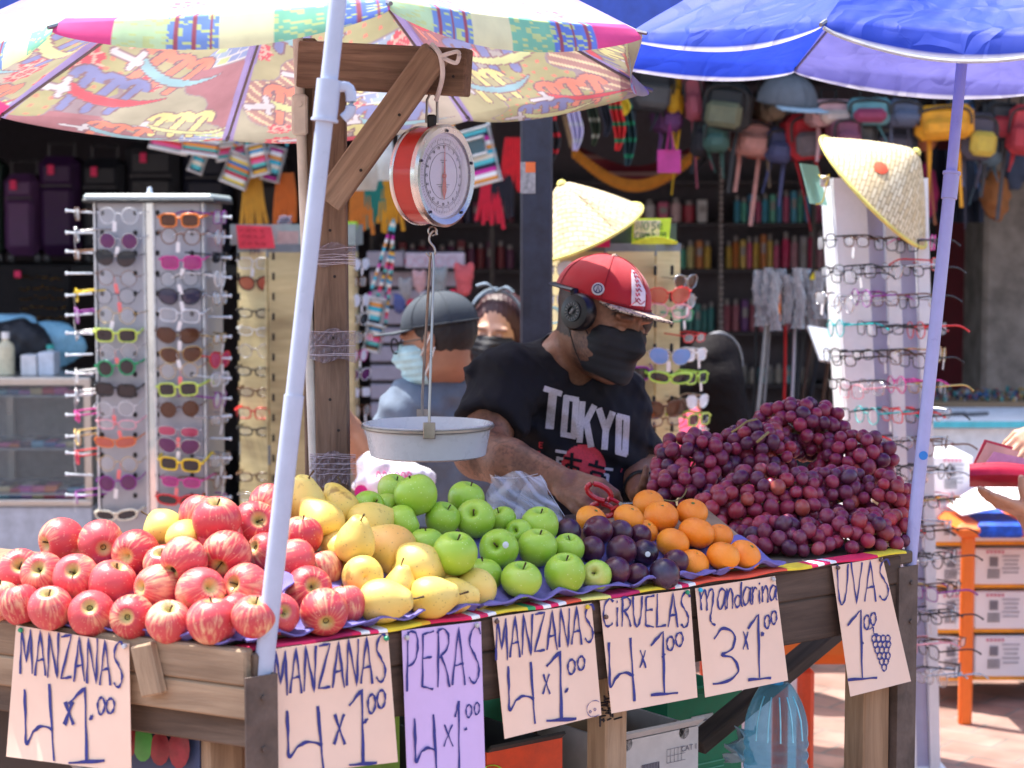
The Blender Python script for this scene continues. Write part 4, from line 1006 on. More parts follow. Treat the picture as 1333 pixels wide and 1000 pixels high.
# ================= PRICE SIGNS =================
G = {  # glyph strokes in a unit box, y up
 'M': [[(.0, 0), (.12, 1), (.5, .25), (.85, 1), (1, 0)]], 'A': [[(0, 0), (.5, 1), (1, 0)], [(.15, .33), (.9, .38)]],
 'N': [[(0, 0), (.12, 1), (.88, 0), (1, 1)]], 'Z': [[(.05, .95), (1, 1), (0, .02), (1, .06)]],
 'S': [[(1, .85, 's'), (.75, 1), (.3, .9), (.15, .68), (.5, .5), (.85, .3), (.8, .1), (.45, 0), (.1, .1)]],
 'P': [[(.1, 0), (.2, 1)], [(.0, .9, 's'), (.4, 1), (.85, .95), (.95, .72), (.7, .5), (.2, .42)]],
 'E': [[(1, .98), (.15, .93), (.1, .05), (.95, 0)], [(.12, .52), (.85, .55)]],
 'R': [[(.1, 0), (.15, 1)], [(0, .93, 's'), (.45, 1), (.9, .9), (.85, .68), (.2, .5)], [(.35, .52, 's'), (.75, .3), (1, 0)]],
 'C': [[(1, .9, 's'), (.6, 1), (.15, .8), (.0, .4), (.2, .05), (.6, .02), (.95, .12)]],
 'I': [[(.5, 0), (.5, .68)], [(.48, .84), (.52, .88)]], 'U': [[(0, 1, 's'), (.08, .4), (.3, .03), (.6, .08), (.85, .45), (.95, 1)]],
 'L': [[(.1, 1), (.05, 0), (1, .06)]], 'V': [[(0, 1), (.5, 0), (1, 1)]], '4': [[(0, .93, 's'), (.03, .55), (.06, .22), (.3, .38), (.6, .45), (.95, .4)], [(.82, 1), (.98, 0)]],
 '1': [[(.0, .78), (.45, 1), (.5, .03)], [(.0, .0), (1, .03)]], '0': [[(.5, 1, 's'), (.15, .85), (.0, .5), (.2, .08), (.6, .0), (.95, .3), (1, .7), (.8, .95), (.5, 1)]],
 'x': [[(.15, 1), (.9, 0)], [(.85, 1), (.1, .0)]], '.': [[(.4, .5), (.6, .45)]],
 '3': [[(.05, .8, 's'), (.4, 1), (.85, .88), (.75, .62), (.35, .52), (.8, .45), (1, .22), (.6, .04), (.0, -.02)]],
 'm': [[(.0, 1, 's'), (.06, .5), (.1, .1)], [(.06, .6, 's'), (.28, 1), (.4, .6), (.42, .1)], [(.42, .6, 's'), (.6, 1), (.78, .95), (.75, .4), (.62, -.2), (.7, -.45), (.9, -.55)]],
 'a': [[(.9, .9, 's'), (.4, 1), (.05, .5), (.25, .05), (.65, .25), (.9, .9), (.85, .3), (1, .05)]], 'n': [[(.05, 1, 's'), (.1, .5), (.1, .0)], [(.1, .55, 's'), (.5, 1), (.8, .7), (.82, .0)]],
 'd': [[(.8, .5, 's'), (.4, .62), (.08, .32), (.3, .02), (.7, .2), (.9, 1.3), (.85, .3), (1, .02)]], 'r': [[(.1, 1, 's'), (.15, .5), (.15, 0)], [(.15, .6, 's'), (.5, .95), (.9, .85)]],
 'i': [[(.4, .8, 's'), (.42, .2), (.6, .02)], [(.4, 1.15), (.48, 1.2)]],
 'o': [[(.5, 1, 's'), (.05, .6), (.2, .05), (.7, .0), (1, .5), (.5, 1)]], 'e': [[(.1, .5, 's'), (.8, .6), (.7, 1), (.2, .9), (.05, .4), (.4, 0), (.95, .15)]],
 'b': [[(.1, 1.7, 's'), (.08, .8), (.1, .1)], [(.1, .6, 's'), (.6, .9), (.9, .4), (.5, 0), (.1, .1)]], 's': [[(.9, .9, 's'), (.3, .95), (.3, .6), (.8, .4), (.6, .02), (.1, .08)]],
 'grapes': None}
papers = {'peach': P('paper_peach', (.8, .58, .45), .85, var=.05, vs=7, bump=.5, bs=9), 'lilac': P('paper_lilac', (.6, .45, .75), .85, var=.03, bump=.05)}
inkb = P('marker_blue', (.022, .03, .2), .55, var=.3, vs=200)
def strokes(glyph): return G[glyph]
def sign(name, corners, paper, items, label, curl=.012, off=.014, pins=(), parent_plane=None, lw=.0019, group='handwritten price signs hung along the table'):
    p0, n = parent_plane or (A_, fn_)
    root = thing(name, label, 'price sign', (0, 0, 0), group)
    TL, TR, BR, BL = [Vector(c) for c in corners]
    def inv_uv(px, py):      # approximate inverse bilinear by iteration
        u = v = .5
        for _ in range(6):
            t_ = TL.lerp(TR, u); bo = BL.lerp(BR, u); q_ = t_.lerp(bo, v); ex, ey = px-q_.x, py-q_.y
            du = (TR-TL).lerp(BR-BL, v); dv_ = bo-t_; det = du.x*dv_.y-du.y*dv_.x; u += (ex*dv_.y-ey*dv_.x)/det; v += (du.x*ey-du.y*ex)/det
        return u, v
    base = hitplane(sum(c[0] for c in corners)/4, sum(c[1] for c in corners)/4, p0-n*off, n); root.location = (base.x, base.y, base.z)
    def surf(px, py, lift=0.):
        u, v = inv_uv(px, py); d = off+curl*(.25*math.sin(u*math.pi*1.3+.4)*v+v*v*.9+.12*math.sin(v*5+u*4))
        return hitplane(px, py, p0-n*(d+lift), n)
    b = B(); b.grid(lambda u, v: surf(*(TL.lerp(TR, u).lerp(BL.lerp(BR, u), v))), 14, 18, thick=-.0006); o1 = b.obj('paper', papers[paper], root)
    bm = bmesh.new(); bm.from_mesh(o1.data); bmesh.ops.recalc_face_normals(bm, faces=bm.faces); bm.to_mesh(o1.data); bm.free()
    b = B(); kk = 0
    for (g, x0, y0, x1, y1, *rest) in items:
        sk = rest[0] if rest else 0; lwm = rest[1] if len(rest) > 1 else 1.
        if g == 'grapes':
            sts = []
            for (r_, c_) in [(0, 0), (0, 1), (0, 2), (0, 3), (1, .3), (1, 1.3), (1, 2.3), (1, 3.1), (2, .7), (2, 1.7), (2, 2.7), (3, 1.2), (3, 2.2), (3, 3), (4, 1.7), (4, 2.6), (5, 2.2)]:
                cxx, cyy = .12+c_*.24, .82-r_*.145
                sts.append([(cxx+.13*math.cos(a_), cyy+.085*math.sin(a_)) + (('s',) if a_ == 0 else ()) for a_ in [0, 1, 2, 3, 4, 5, 6.28]])
            sts.append([(-.15, 1.05, 's'), (.05, 1.1), (.1, .95), (.3, .93)])
        else: sts = strokes(g)
        for st in sts:
            sm2 = len(st[0]) > 2; pts = [Vector((p[0], p[1], 0)) for p in st]
            if sm2: pts = smooth_pts(pts, 6)
            else:
                q_ = []
                for a_, c_ in zip(pts[:-1], pts[1:]): q_ += [a_.lerp(c_, i/8) for i in range(8)]
                pts = q_+[pts[-1]]
            ps = [Vector((x0+(x1-x0)*p.x+sk*(p.y-.5), y1+(y0-y1)*p.y)) for p in pts]
            kk += 1
            for i in range(len(ps)): ps[i] += Vector((math.sin(i*1.7+kk)*.25, math.cos(i*1.3+kk)*.25))
            W = lw*lwm; P3 = [surf(p.x, p.y, .0012+.00006*(kk % 12)) for p in ps]
            vs = []; fs_ = []
            for i, p in enumerate(P3):
                tg = (P3[min(i+1, len(P3)-1)]-P3[max(i-1, 0)]).normalized(); sd2 = tg.cross(n).normalized()*W*(.85+.3*math.sin(i*.7+kk))
                vs += [p-sd2, p+sd2]
            for i in range(len(P3)-1): fs_.append((2*i, 2*i+1, 2*i+3, 2*i+2))
            b.add(vs, fs_)
    b.obj('lettering', inkb, o1, smooth=False)
    for (x, y, c) in pins:
        q = surf(x, y, .002); b = B(); b.lathe([(.0001, .005), (.003, .0045), (.004, .002), (.0035, 0)], 10, frame(q, n.cross(up), (0, 0, 1)) @ Matrix.Rotation(0, 4, 'X')) ; b.obj('pushpin', P('pin_'+c, {'green': (.02, .3, .15), 'silver': (.5, .5, .5), 'yellow': (.7, .5, .03), 'blue': (.02, .4, .6), 'brown': (.1, .06, .05), 'white': (.6, .65, .7)}[c], .3), root)
    return root
def word(w_, quad, gap=.18, smallfn=None, sk=0, lwm=1.0, widths=None):
    """letters of a word spread between (xl,ytop,ybot) and (xr,ytop,ybot) in picture coordinates"""
    (xl, tl, bl), (xr, tr, br) = quad; out = []; n = len(w_)
    wd_ = widths or [1.15 if c in 'Mm' else .5 if c in 'Ii' else 1 for c in w_]; tot = sum(wd_); x = 0
    for c, ww in zip(w_, wd_):
        t0 = x/tot; t1 = (x+ww)/tot; x += ww; mid = (t0+t1)/2; yt = tl+(tr-tl)*mid; yb = bl+(br-bl)*mid
        out.append((c, xl+(xr-xl)*(t0+gap*(t1-t0)/2), yt, xl+(xr-xl)*(t1-gap*(t1-t0)/2), yb, sk, lwm))
    return out
z1 = lambda x, y: (x/3.703, 780+y/3.703)
def Z(scale, ox, oy):
    def f(g, x0, y0, x1, y1, sk=0, lw_=1.): return (g, ox+x0/scale, oy+y0/scale, ox+x1/scale, oy+y1/scale, sk/scale, lw_)
    return f
a = Z(3.703, 0, 780)
def wz(scale, ox, oy, w_, q, **k):
    (xl, tl, bl), (xr, tr, br) = q; return word(w_, ((ox+xl/scale, oy+tl/scale, oy+bl/scale), (ox+xr/scale, oy+tr/scale, oy+br/scale)), **k)
sign('price_sign', [(21, 814), (168, 838), (171, 1006), (8, 985)], 'peach',
     wz(3.703, 0, 780, 'MANZANAS', ((90, 140, 355), (600, 210, 430)))+[a('4', 118, 408, 262, 780, 0, 1.3), a('x', 305, 495, 358, 605, 0, 1.7), a('1', 330, 425, 505, 790, 0, 1.3), a('.', 430, 555, 450, 585, 0, 2.6), a('0', 470, 475, 503, 555), a('0', 512, 480, 550, 550)],
     'leftmost peach sign reading MANZANAS 4x1.00 pinned to the pale wooden crate rail', parent_plane=(K_, ln_), off=.026, pins=((28, 820, 'green'), (163, 841, 'white')))
a = Z(3.703, 340, 780)
sign('price_sign', [(357, 845), (505, 825), (518, 992), (350, 1012)], 'peach',
     wz(3.703, 340, 780, 'MANZANAS', ((55, 255, 470), (612, 165, 395)))+[a('4', 125, 515, 305, 830, 0, 1.3), a('x', 345, 555, 410, 700, 0, 1.2), a('1', 425, 435, 560, 800, 0, 1.3), a('.', 495, 575, 512, 600, 0, 2.6), a('0', 515, 460, 550, 550), a('0', 560, 440, 598, 525)],
     'peach sign reading MANZANAS 4x1.00 beside the front left corner pole', off=.03, pins=((502, 831, 'green'),))
sign('price_sign', [(523, 821), (626, 809), (632, 1010), (530, 1012)], 'lilac',
     wz(3.703, 340, 780, 'PERAS', ((690, 160, 450), (1065, 125, 400)), lwm=.9)+[a('4', 740, 555, 850, 850, 0, 1.2), a('x', 875, 605, 930, 710, 0, .7), a('1', 935, 490, 975, 850), a('.', 978, 618, 992, 636, 0, 1.6), a('0', 988, 510, 1015, 570, 0, .7), a('0', 1028, 500, 1052, 556, 0, .7)],
     'narrow lilac sign reading PERAS 4x1.00', pins=((529, 830, 'silver'), (620, 814, 'silver')))
a = Z(3.703, 640, 740)
sign('price_sign', [(641, 804), (770, 785), (783, 931), (657, 962)], 'peach',
     wz(3.703, 640, 740, 'MANZANAS', ((15, 245, 450), (500, 170, 350)))+[a('4', 80, 450, 212, 750, 0, 1.2), a('x', 243, 510, 285, 605, 0, .9), a('1', 265, 400, 410, 735, 0, 1.5), a('.', 352, 575, 372, 600, 0, 2.4), a('0', 368, 440, 402, 510), a('0', 415, 425, 448, 490)] +
     [('o', 767, 925, 770, 928, 0, .3), ('o', 773, 922, 776, 925, 0, .3), ('C', 764, 912, 781, 933, 0, .3)],
     'peach sign reading MANZANAS 4x1.00 below the green apples, with a faint doodle', pins=((646, 809, 'brown'), (764, 790, 'yellow')))
sign('price_sign', [(781, 782), (898, 767), (908, 908), (796, 929)], 'peach',
     wz(3.703, 640, 740, 'CIRUELAS', ((535, 150, 280), (960, 110, 285)))+[a('4', 565, 335, 692, 640, 0, 1.3), a('x', 712, 395, 748, 480, 0, .9), a('1', 768, 305, 898, 610, 0, 1.3), a('.', 822, 412, 838, 430, 0, 2.2), a('0', 845, 330, 878, 395), a('0', 888, 310, 922, 375)],
     'peach sign reading CIRUELAS 4x1.00 below the dark plums', pins=((788, 803, 'brown'), (894, 771, 'green')))
a = Z(3.572, 880, 720)
sign('price_sign', [(905, 766), (1009, 750), (1026, 886), (918, 908)], 'peach',
     wz(3.572, 880, 720, 'mandarina', ((110, 175, 285), (470, 150, 220)), gap=.02, widths=[2.3, 1.2, 1, 1.1, 1.2, .8, .5, 1, 1])+[a('3', 172, 350, 290, 605, 0, 1.3), a('x', 310, 365, 340, 450), a('1', 335, 285, 442, 590, 0, 1.3), a('.', 395, 370, 408, 385, 0, 2.2), a('0', 412, 290, 436, 350), a('0', 443, 270, 468, 330)],
     'peach sign reading Mandarina 3x1.00 in joined handwriting', pins=((911, 768, 'blue'), (1006, 754, 'silver')))
sign('price_sign', [(1083, 737), (1149, 726), (1186, 887), (1107, 907)], 'peach',
     wz(3.572, 880, 720, 'UVAS', ((745, 55, 245), (1000, 25, 215)))+[a('1', 798, 265, 935, 590, 0, 1.3), a('.', 857, 412, 872, 430, 0, 2.2), a('0', 875, 290, 900, 355), a('0', 905, 278, 930, 335), a('grapes', 912, 365, 1000, 550, 0, .8)],
     'narrow peach sign reading UVAS 1.00 with a drawn bunch of grapes, hanging crooked', pins=((1090, 739, 'brown'), (1146, 729, 'brown')), curl=.02)
# ================= PEOPLE =================
def head_frame(c, yaw, pitch, roll=0):
    """yaw 0 faces the viewer, positive turns to picture right; columns: right-hand side, front, up"""
    f = Vector((math.sin(R(yaw))*math.cos(R(pitch)), -math.cos(R(yaw))*math.cos(R(pitch)), -math.sin(R(pitch))))
    r = f.cross(Vector((0, 0, 1))).normalized(); u = r.cross(f).normalized()
    q = Matrix.Rotation(R(roll), 3, f); r = q @ r; u = q @ u
    return Vector(c), np.array([[r.x, f.x, u.x], [r.y, f.y, u.y], [r.z, f.z, u.z]])
def loc(Pn, hf): return (Pn-np.array(hf[0]))@hf[1]
def wld(p, hf): return hf[0]+Vector(hf[1]@np.array(p, dtype=float))
def head_sdf(q, sc=1.0, ears=True, eyes_closed=False):
    q = q/sc; qm = q.copy(); qm[:, 0] = np.abs(q[:, 0])
    d = elld(q, (0, -.018, .03), (.077, .098, .095))
    d = smin(d, elld(q, (0, .028, -.045), (.06, .062, .085)), .03)
    d = smin(d, elld(qm, (.03, .03, -.07), (.032, .045, .035)), .03)
    d = smin(d, elld(q, (0, .065, -.108), (.026, .022, .02)), .025)
    d = smin(d, elld(qm, (.03, .082, .02), (.03, .012, .010)), .016)
    d = smin(d, elld(qm, (.042, .062, -.035), (.022, .022, .02)), .02)
    d = smax(d, -elld(qm, (.031, .101, -.006), (.017, .014, .012)), .014)
    d = smin(d, elld(qm, (.031, .079, -.007), (.0145, .0115, .011)), .004)
    d = smin(d, capd(q, (0, .088, .008), (0, .108, -.034), .0065, .0115), .012)
    d = smin(d, elld(qm, (.012, .098, -.038), (.008, .011, .008)), .006)
    d = smin(d, elld(q, (0, .09, -.062), (.022, .011, .006)), .006)
    d = smin(d, elld(q, (0, .088, -.073), (.019, .011, .006)), .006)
    if ears:
        e = elld(qm, (.082, -.004, -.008), (.009, .019, .031)); e = smax(e, -elld(qm, (.09, .001, -.006), (.006, .011, .021)), .006); d = smin(d, e, .008)
    return d*sc
def hand_prims(W, d, n, side, curls, spread=.012, sc=1., thumb=(.6, .5), pl=.085):
    """W wrist, d direction of the palm, n palm-facing direction, side=+1/-1 thumb side along d x n. list of finger chains"""
    d = Vector(d).normalized(); n = Vector(n); n = (n-d*n.dot(d)).normalized(); s = d.cross(n).normalized()*side
    pr = [('palm', W, d, n, s)]; ch = []
    Ls = [(.040, .024, .020), (.044, .028, .021), (.040, .026, .020), (.032, .019, .018)]
    for i in range(4):
        lat = (.030-.0195*i); b0 = W+(d*(pl-.004*abs(i-1.2))+s*lat)*sc; cu = curls[i]; a = 0; p = b0; pts = [W+(d*.04+s*lat*.8)*sc, b0]
        dd_ = (d+s*spread*(1.5-i)*3).normalized()
        for j, L_ in enumerate(Ls[i]):
            a += cu*(.7, 1.0, .7)[j]; v = (dd_*math.cos(a)+n*math.sin(a)); p = p+v*L_*sc; pts.append(p)
        ch.append((pts, [.010*sc, .0095*sc, .0086*sc, .0078*sc, .0068*sc]))
    tb_ = W+(d*.022+s*.024+n*.006)*sc; out, cl = thumb
    v1 = (d*(1-out*.5)+s*out+n*.25*cl).normalized(); v2 = (d*1.0+s*out*.3+n*cl).normalized()
    ch.append(([tb_, tb_+v1*.042*sc, tb_+v1*.042*sc+v2*.03*sc, tb_+v1*.042*sc+v2*.03*sc+(v2+n*cl*.5).normalized()*.024*sc], [.0145*sc, .0108*sc, .0095*sc, .0078*sc]))
    return pr, ch, (W, d, n, s, sc, pl)
def hand_sdf(Pn, hp):
    _, ch, (W, d, n, s, sc, pl) = hp
    M = np.array([[s.x, d.x, n.x], [s.y, d.y, n.y], [s.z, d.z, n.z]])
    r = boxd(Pn, W+d*(pl*.55*sc), (.037*sc, pl*.5*sc, .0125*sc), .0125*sc, M)
    r = smin(r, elld(Pn, W+(d*.03+s*.022+n*.006)*sc, (.016*sc, .028*sc, .015*sc), M), .012)
    for i, (pts, rr) in enumerate(ch):
        f = None
        for a, c, ra, rc in zip(pts[:-1], pts[1:], rr[:-1], rr[1:]):
            g = capd(Pn, a, c, ra, rc); f = g if f is None else smin(f, g, .003)
        r = smin(r, f, .006)
    return r
skin_m = vcol('skin_vendor', .48, bump=.3, bs=330, spec=.45, sss=.06)
def noise3(Pn, s, seed=0):
    r = np.random.RandomState(seed); v = np.zeros(len(Pn))
    for k in range(7):
        w_ = r.normal(size=3)*s*(1.0+.35*k); v += np.sin(Pn@w_+r.uniform(0, 6))
    return v/3.0
def lidline(hf, x, sc=1., lid=True, open_=False):
    pass
# ---------------- vendor ----------------
vd = thing('person', 'fruit vendor in black TOKYO shirt, red cap, headphones and black mask, cutting grapes with scissors', 'person', (at(745, 800, 4.15).x, 4.15, 0))
vh = head_frame(at(785, 412, 4.03), 46, 14, -7); vhc = head_frame(at(785, 412, 4.03), 48, 12, -9)
NB = at(748, 470, 4.13); SR = at(659, 500, 4.0); SLs = at(797, 522, 4.24); ER = at(624, 590, 3.87); WR = at(733, 628, 3.72)
EL_ = at(830, 612, 4.12); WL = at(838, 646, 3.90)
HR = hand_prims(WR, at(800, 668, 3.68)-WR, Vector((.15, .45, -1)), 1, [.75, .7, .75, .8], thumb=(.5, .6))
HR = hand_prims(WR, at(795, 650, 3.64)-WR, Vector((.3, .5, -.8)), -1, [.55, .75, .8, .85], thumb=(.35, .5))
HL = hand_prims(WL, at(858, 640, 3.78)-WL, Vector((.2, -.2, .95)), -1, [.5, .55, .6, .6], thumb=(.6, .6), sc=.95)
def vbody(Pn):
    q = loc(Pn, vh); d = head_sdf(q)
    d = smin(d, capd(Pn, wld((0, -.03, -.05), vh), NB, .062, .066), .03)
    t = elld(Pn, at(742, 560, 4.13), (.15, .1, .19)); t = smin(t, capd(Pn, SR, NB, .05, .06), .03); t = smin(t, capd(Pn, SLs, NB, .05, .06), .03)
    d = smin(d, t, .03)
    d = smin(d, capd(Pn, SR, ER, .058, .05), .02); d = smin(d, smin(capd(Pn, ER, ER.lerp(WR, .35), .049, .05), capd(Pn, ER.lerp(WR, .35), WR, .05, .029), .01), .02)
    d = smin(d, capd(Pn, SLs, EL_, .055, .048), .02); d = smin(d, capd(Pn, EL_, WL, .047, .029), .02)
    d = smin(d, hand_sdf(Pn, HR), .012); d = smin(d, hand_sdf(Pn, HL), .012)
    return d
def bbx(pts, m=.1):
    a = np.array([tuple(p) for p in pts]); return a.min(0)-m, a.max(0)+m
def vcolor(vs):
    q = loc(vs, vh); base = np.tile(np.array([[.27, .125, .075]]), (len(vs), 1))*(1+.07*noise3(vs, 60, 1))[:, None]
    dark = np.array([.035, .02, .017])
    hd = np.linalg.norm(q, axis=1) < .17
    beard = hd & (q[:, 2] < .0) & (q[:, 1] > -.012) & (q[:, 1] < .055+.015*noise3(vs, 90, 4)) & (q[:, 2] > -.13) & (np.abs(q[:, 0]) > .03)
    w_ = np.clip((-q[:, 2]+.0)/.03, 0, 1)*np.clip((q[:, 1]+.012)/.01, 0, 1)*np.clip((.062-q[:, 1])/.02, 0, 1)*(.5+.25*noise3(vs, 300, 2)); w_ = np.where(beard, w_, 0)
    hair = hd & (q[:, 1] < -.015) & (q[:, 2] > -.055) & (np.abs(q[:, 0]) < .079)
    w_ = np.where(hair, .92, w_)
    br = np.abs(q[:, 2]-(.021-.35*(np.abs(q[:, 0])-.03)**2*60*.2))+0; bm_ = hd & (q[:, 1] > .06) & (np.abs(q[:, 0]) > .014) & (np.abs(q[:, 0]) < .054) & (br < .0045-.04*np.clip(np.abs(q[:, 0])-.035, 0, 1)); w_ = np.where(bm_, .85, w_)
    a, b_, c_ = V3(ER), V3(WR), V3(SR); da = capd(vs, a, b_, .0, .0); h = ((vs-a)@(b_-a))/((b_-a)@(b_-a)); du = capd(vs, c_, a, 0., 0.)
    arm = ((da < .075) & (h > -.2) & (h < .93)) | ((du < .075) & (vs[:, 0] < SR.x+.03))
    nn = noise3(vs, 75, 8)+.5*noise3(vs, 160, 9); tt = np.clip(1-np.abs(nn)/.28, 0, 1)*.75+np.clip((noise3(vs, 35, 11)-.25)*1.2, 0, .5); w_ = np.where(arm & ~hd, np.clip(tt, 0, .8)*.75, w_)
    w_ = w_[:, None]; return base*(1-w_)+dark*w_
lo, hi = bbx([SR, SLs, ER, WR, WL, wld((0, 0, .1), vh), at(742, 650, 4.13), at(800, 668, 3.66), at(858, 640, 3.78)], .13)
sdf_obj('body', vbody, lo, hi, .0034, skin_m, vd, vcolor, it=1)
lash = P('lash_black', (.012, .008, .008), .7)
for s in (1, -1):
    b = B(); b.tube([wld((s*x, .0915-.28*(x-.031)**2*14, -.0105-1.0*(x-.031)**2*9*-.35), vh) for x in (.018, .023, .028, .033, .038, .043, .047)], [.0006, .0012, .0015, .0016, .0015, .0014, .0006], 6); b.obj('eyelash', lash, vd)
maskm = P('mask_black', (.016, .016, .02), .75, bump=.15, bs=500, var=.2)
def mask_fn(hf, top=-.012, sc=1.0, fold=.0005):
    def f(Pn):
        q = loc(Pn, hf)/sc; d = elld(q, (0, .032, -.06), (.064, .07, .08)); d = smin(d, elld(q, (0, .07, -.11), (.03, .03, .022)), .03); qm = q.copy(); qm[:, 0] = np.abs(q[:, 0]); d = smin(d, elld(qm, (.036, .06, -.032), (.03, .03, .034)), .02); d = smin(d, capd(q, (0, .088, -.012), (0, .112, -.04), .008, .014), .035)
        d = d-.0025+fold*np.sin(q[:, 2]*330)
        ax = np.abs(q[:, 0]); tp = q[:, 2]-(top+.011-.12*ax); bt = (-.124+.25*ax)-q[:, 2]; sd2 = .022-q[:, 1]+.0*ax
        return np.maximum(smax(smax(d, tp, .004), bt, .006), sd2)*sc
    return f
mk = mask_fn(vh); lo, hi = bbx([wld(p, vh) for p in ((.06, .03, -.13), (-.06, .03, -.13), (0, .12, -.02), (.06, .0, 0), (-.06, 0, 0))], .03)
mo = sdf_obj('face_mask', mk, lo, hi, .0025, maskm, vd)
for s in (1, -1):
    b = B(); b.tube(smooth_pts([wld((s*.062, .03, -.04), vh), wld((s*.074, .018, -.022), vh), wld((s*.083, -.002, .012), vh)], 4), .0013, 6)
    b.tube(smooth_pts([wld((s*.064, .03, -.10), vh), wld((s*.072, .005, -.07), vh), wld((s*.083, -.016, -.03), vh)], 4), .0013, 6); b.obj('ear_loop', lash, mo)
capr = P('cap_red', (.42, .008, .018), .75, bump=.2, bs=700, var=.08, sheen=.2)
def cap_pt(az, el, hf, rx=.088, ry=.112, rz=.094, c=(0, -.014, .034), lift=0):
    x = (rx+lift)*math.cos(el)*math.sin(az); y = (ry+lift)*math.cos(el)*math.cos(az); z = (rz+lift)*math.sin(el)**.92 if el > 0 else 0
    return wld((c[0]+x, c[1]+y, c[2]+z), hf)
def make_cap(hf, root, mat, brimmat, logo=True, c=(0, -.014, .034), bl=.07, k_=1.):
    hf = (hf[0], hf[1]*k_)
    ct = B(); ct.grid(lambda u, v: cap_pt(u*2*math.pi, v*math.pi/2*.999, hf, c=c, lift=.0015*math.cos(6*u*2*math.pi)*math.sin(v*3)), 72, 20, thick=-.003); co = ct.obj('cap', mat, root, angle=180)
    b = B()
    for k in range(6):
        b.tube([cap_pt(math.pi/3*k, v/12*math.pi/2*.98, hf, c=c, lift=.0022) for v in range(13)], .0009, 5)
    b.tube([cap_pt(2*math.pi*k/48, .03, hf, c=c, lift=.002) for k in range(48)], .0018, 5, closed=True)
    b.obj('seam', P('cap_seam', (.25, .004, .012), .8) if logo else mat, co)
    b = B(); b.lathe([(.0001, .005), (.006, .004), (.008, 0)], 12, Matrix.Translation(cap_pt(0, math.pi/2*.99, hf, c=c))); b.obj('button', brimmat[0], co)
    def brim(u, v):
        a = (u-.5)*2*R(62); e = cap_pt(a, .0, hf, c=c); 
        x = math.sin(a)*.087*(1+.06*v); y = c[1]+.112*math.cos(a)+v*bl*math.cos(a*.95)**.75; z = c[2]-.000+.0-.09*(x*x)*9*v*.6-.004*v
        return wld((x, y, z), hf)
    b = B(); b.grid(brim, 30, 12, thick=.004, mfn=lambda u, v: 0); bo = b.obj('brim', brimmat[0], co, angle=180)
    b = B(); b.grid(lambda u, v: brim(u, .02+.98*v)+Vector(hf[1]@np.array([0, 0, -.0045 if True else 0])), 30, 10); 
    b.obj('brim_underside', brimmat[1], co, angle=180)
    return co
def leopard():
    m, t, b = newmat('brim_pattern'); L = t.links; tc = nd(t, 'ShaderNodeTexCoord'); v = nd(t, 'ShaderNodeTexNoise', i_Scale=110., i_Detail=3., i_Distortion=1.5); L.new(tc.outputs['Object'], v.inputs['Vector'])
    r = ramp(t, [(.44, (.03, .02, .02)), (.5, (.55, .42, .32)), (.66, (.6, .48, .38)), (.7, (.05, .03, .03))]); L.new(v.outputs['Fac'], r.inputs[0]); L.new(r.outputs[0], b.inputs['Base Color']); b.inputs['Roughness'].default_value = .7; return m
co = make_cap(vhc, vd, capr, (leopard(), P('brim_under', (.05, .045, .05), .8)))
b = B()
def cp2(x, y, l=.0035): return cap_pt(R(12)+x, y, vhc, lift=l)
out = [(-.20, .10), (.20, .06), (.24, .35), (.20, .75), (.08, .92), (-.06, .86), (-.12, .55), (-.24, .38)]
vs = [cp2(0, .45)]+[cp2(x, y) for x, y in out]; nn = len(out)
NR = 8; vs = [cp2(0, .45, .0030)]
for r_ in range(1, NR+1): vs += [cp2(x*r_/NR, .45+(y-.45)*r_/NR, .0022) for x, y in out]
b.add(vs, [(0, 1+i, 1+(i+1) % nn) for i in range(nn)]+[(1+r_*nn+i, 1+(r_+1)*nn+i, 1+(r_+1)*nn+(i+1) % nn, 1+r_*nn+(i+1) % nn) for r_ in range(NR-1) for i in range(nn)]); em = b.obj('emblem', P('emblem_white', (.75, .7, .74), .7), co)
b = B()
for k in range(7):
    yy = .18+.1*k; b.tube(smooth_pts([cp2(-.0+.03*math.sin(k*2), yy, .0045), cp2(.06, yy+.05, .0045), cp2(.1, yy-.02, .0045), cp2(.15, yy+.04, .0055)], 4), .0011, 5)
b.tube(smooth_pts([cp2(-.13, .2, .0045), cp2(-.02, .12, .0045), cp2(.1, .16, .0045), cp2(.24, .04, .0055)], 4), .001, 5); b.obj('emblem_script', P('emblem_red', (.4, .01, .05), .7), em)
b = B(); pc_ = cap_pt(R(66), .2, vhc, lift=.004); nn_ = (pc_-wld((0, -.014, .034), vhc)).normalized(); Mq = nn_.to_track_quat('Z', 'Y').to_matrix().to_4x4(); Mq.translation = pc_
b.lathe([(.0001, .002), (.013, .001), (.0135, -.001)], 18, Mq); b.obj('round_patch', P('patch_grey', (.55, .55, .6), .6), co)
b = B(); b.lathe([(.0075, .0028), (.0098, .0026)], 18, Mq); b.tube([Mq @ Vector((-.004, -.007, .003)), Mq @ Vector((.0, .006, .003)), Mq @ Vector((.004, -.007, .003))], .001, 5); b.obj('patch_mark', P('patch_navy', (.02, .03, .12), .6), co)
hpb = P('headphone_black', (.008, .008, .01), .38, var=.1); hp = thing('headphones', 'black wireless headphones worn over the red cap of the vendor', 'headphones', wld((.09, 0, 0), vh))
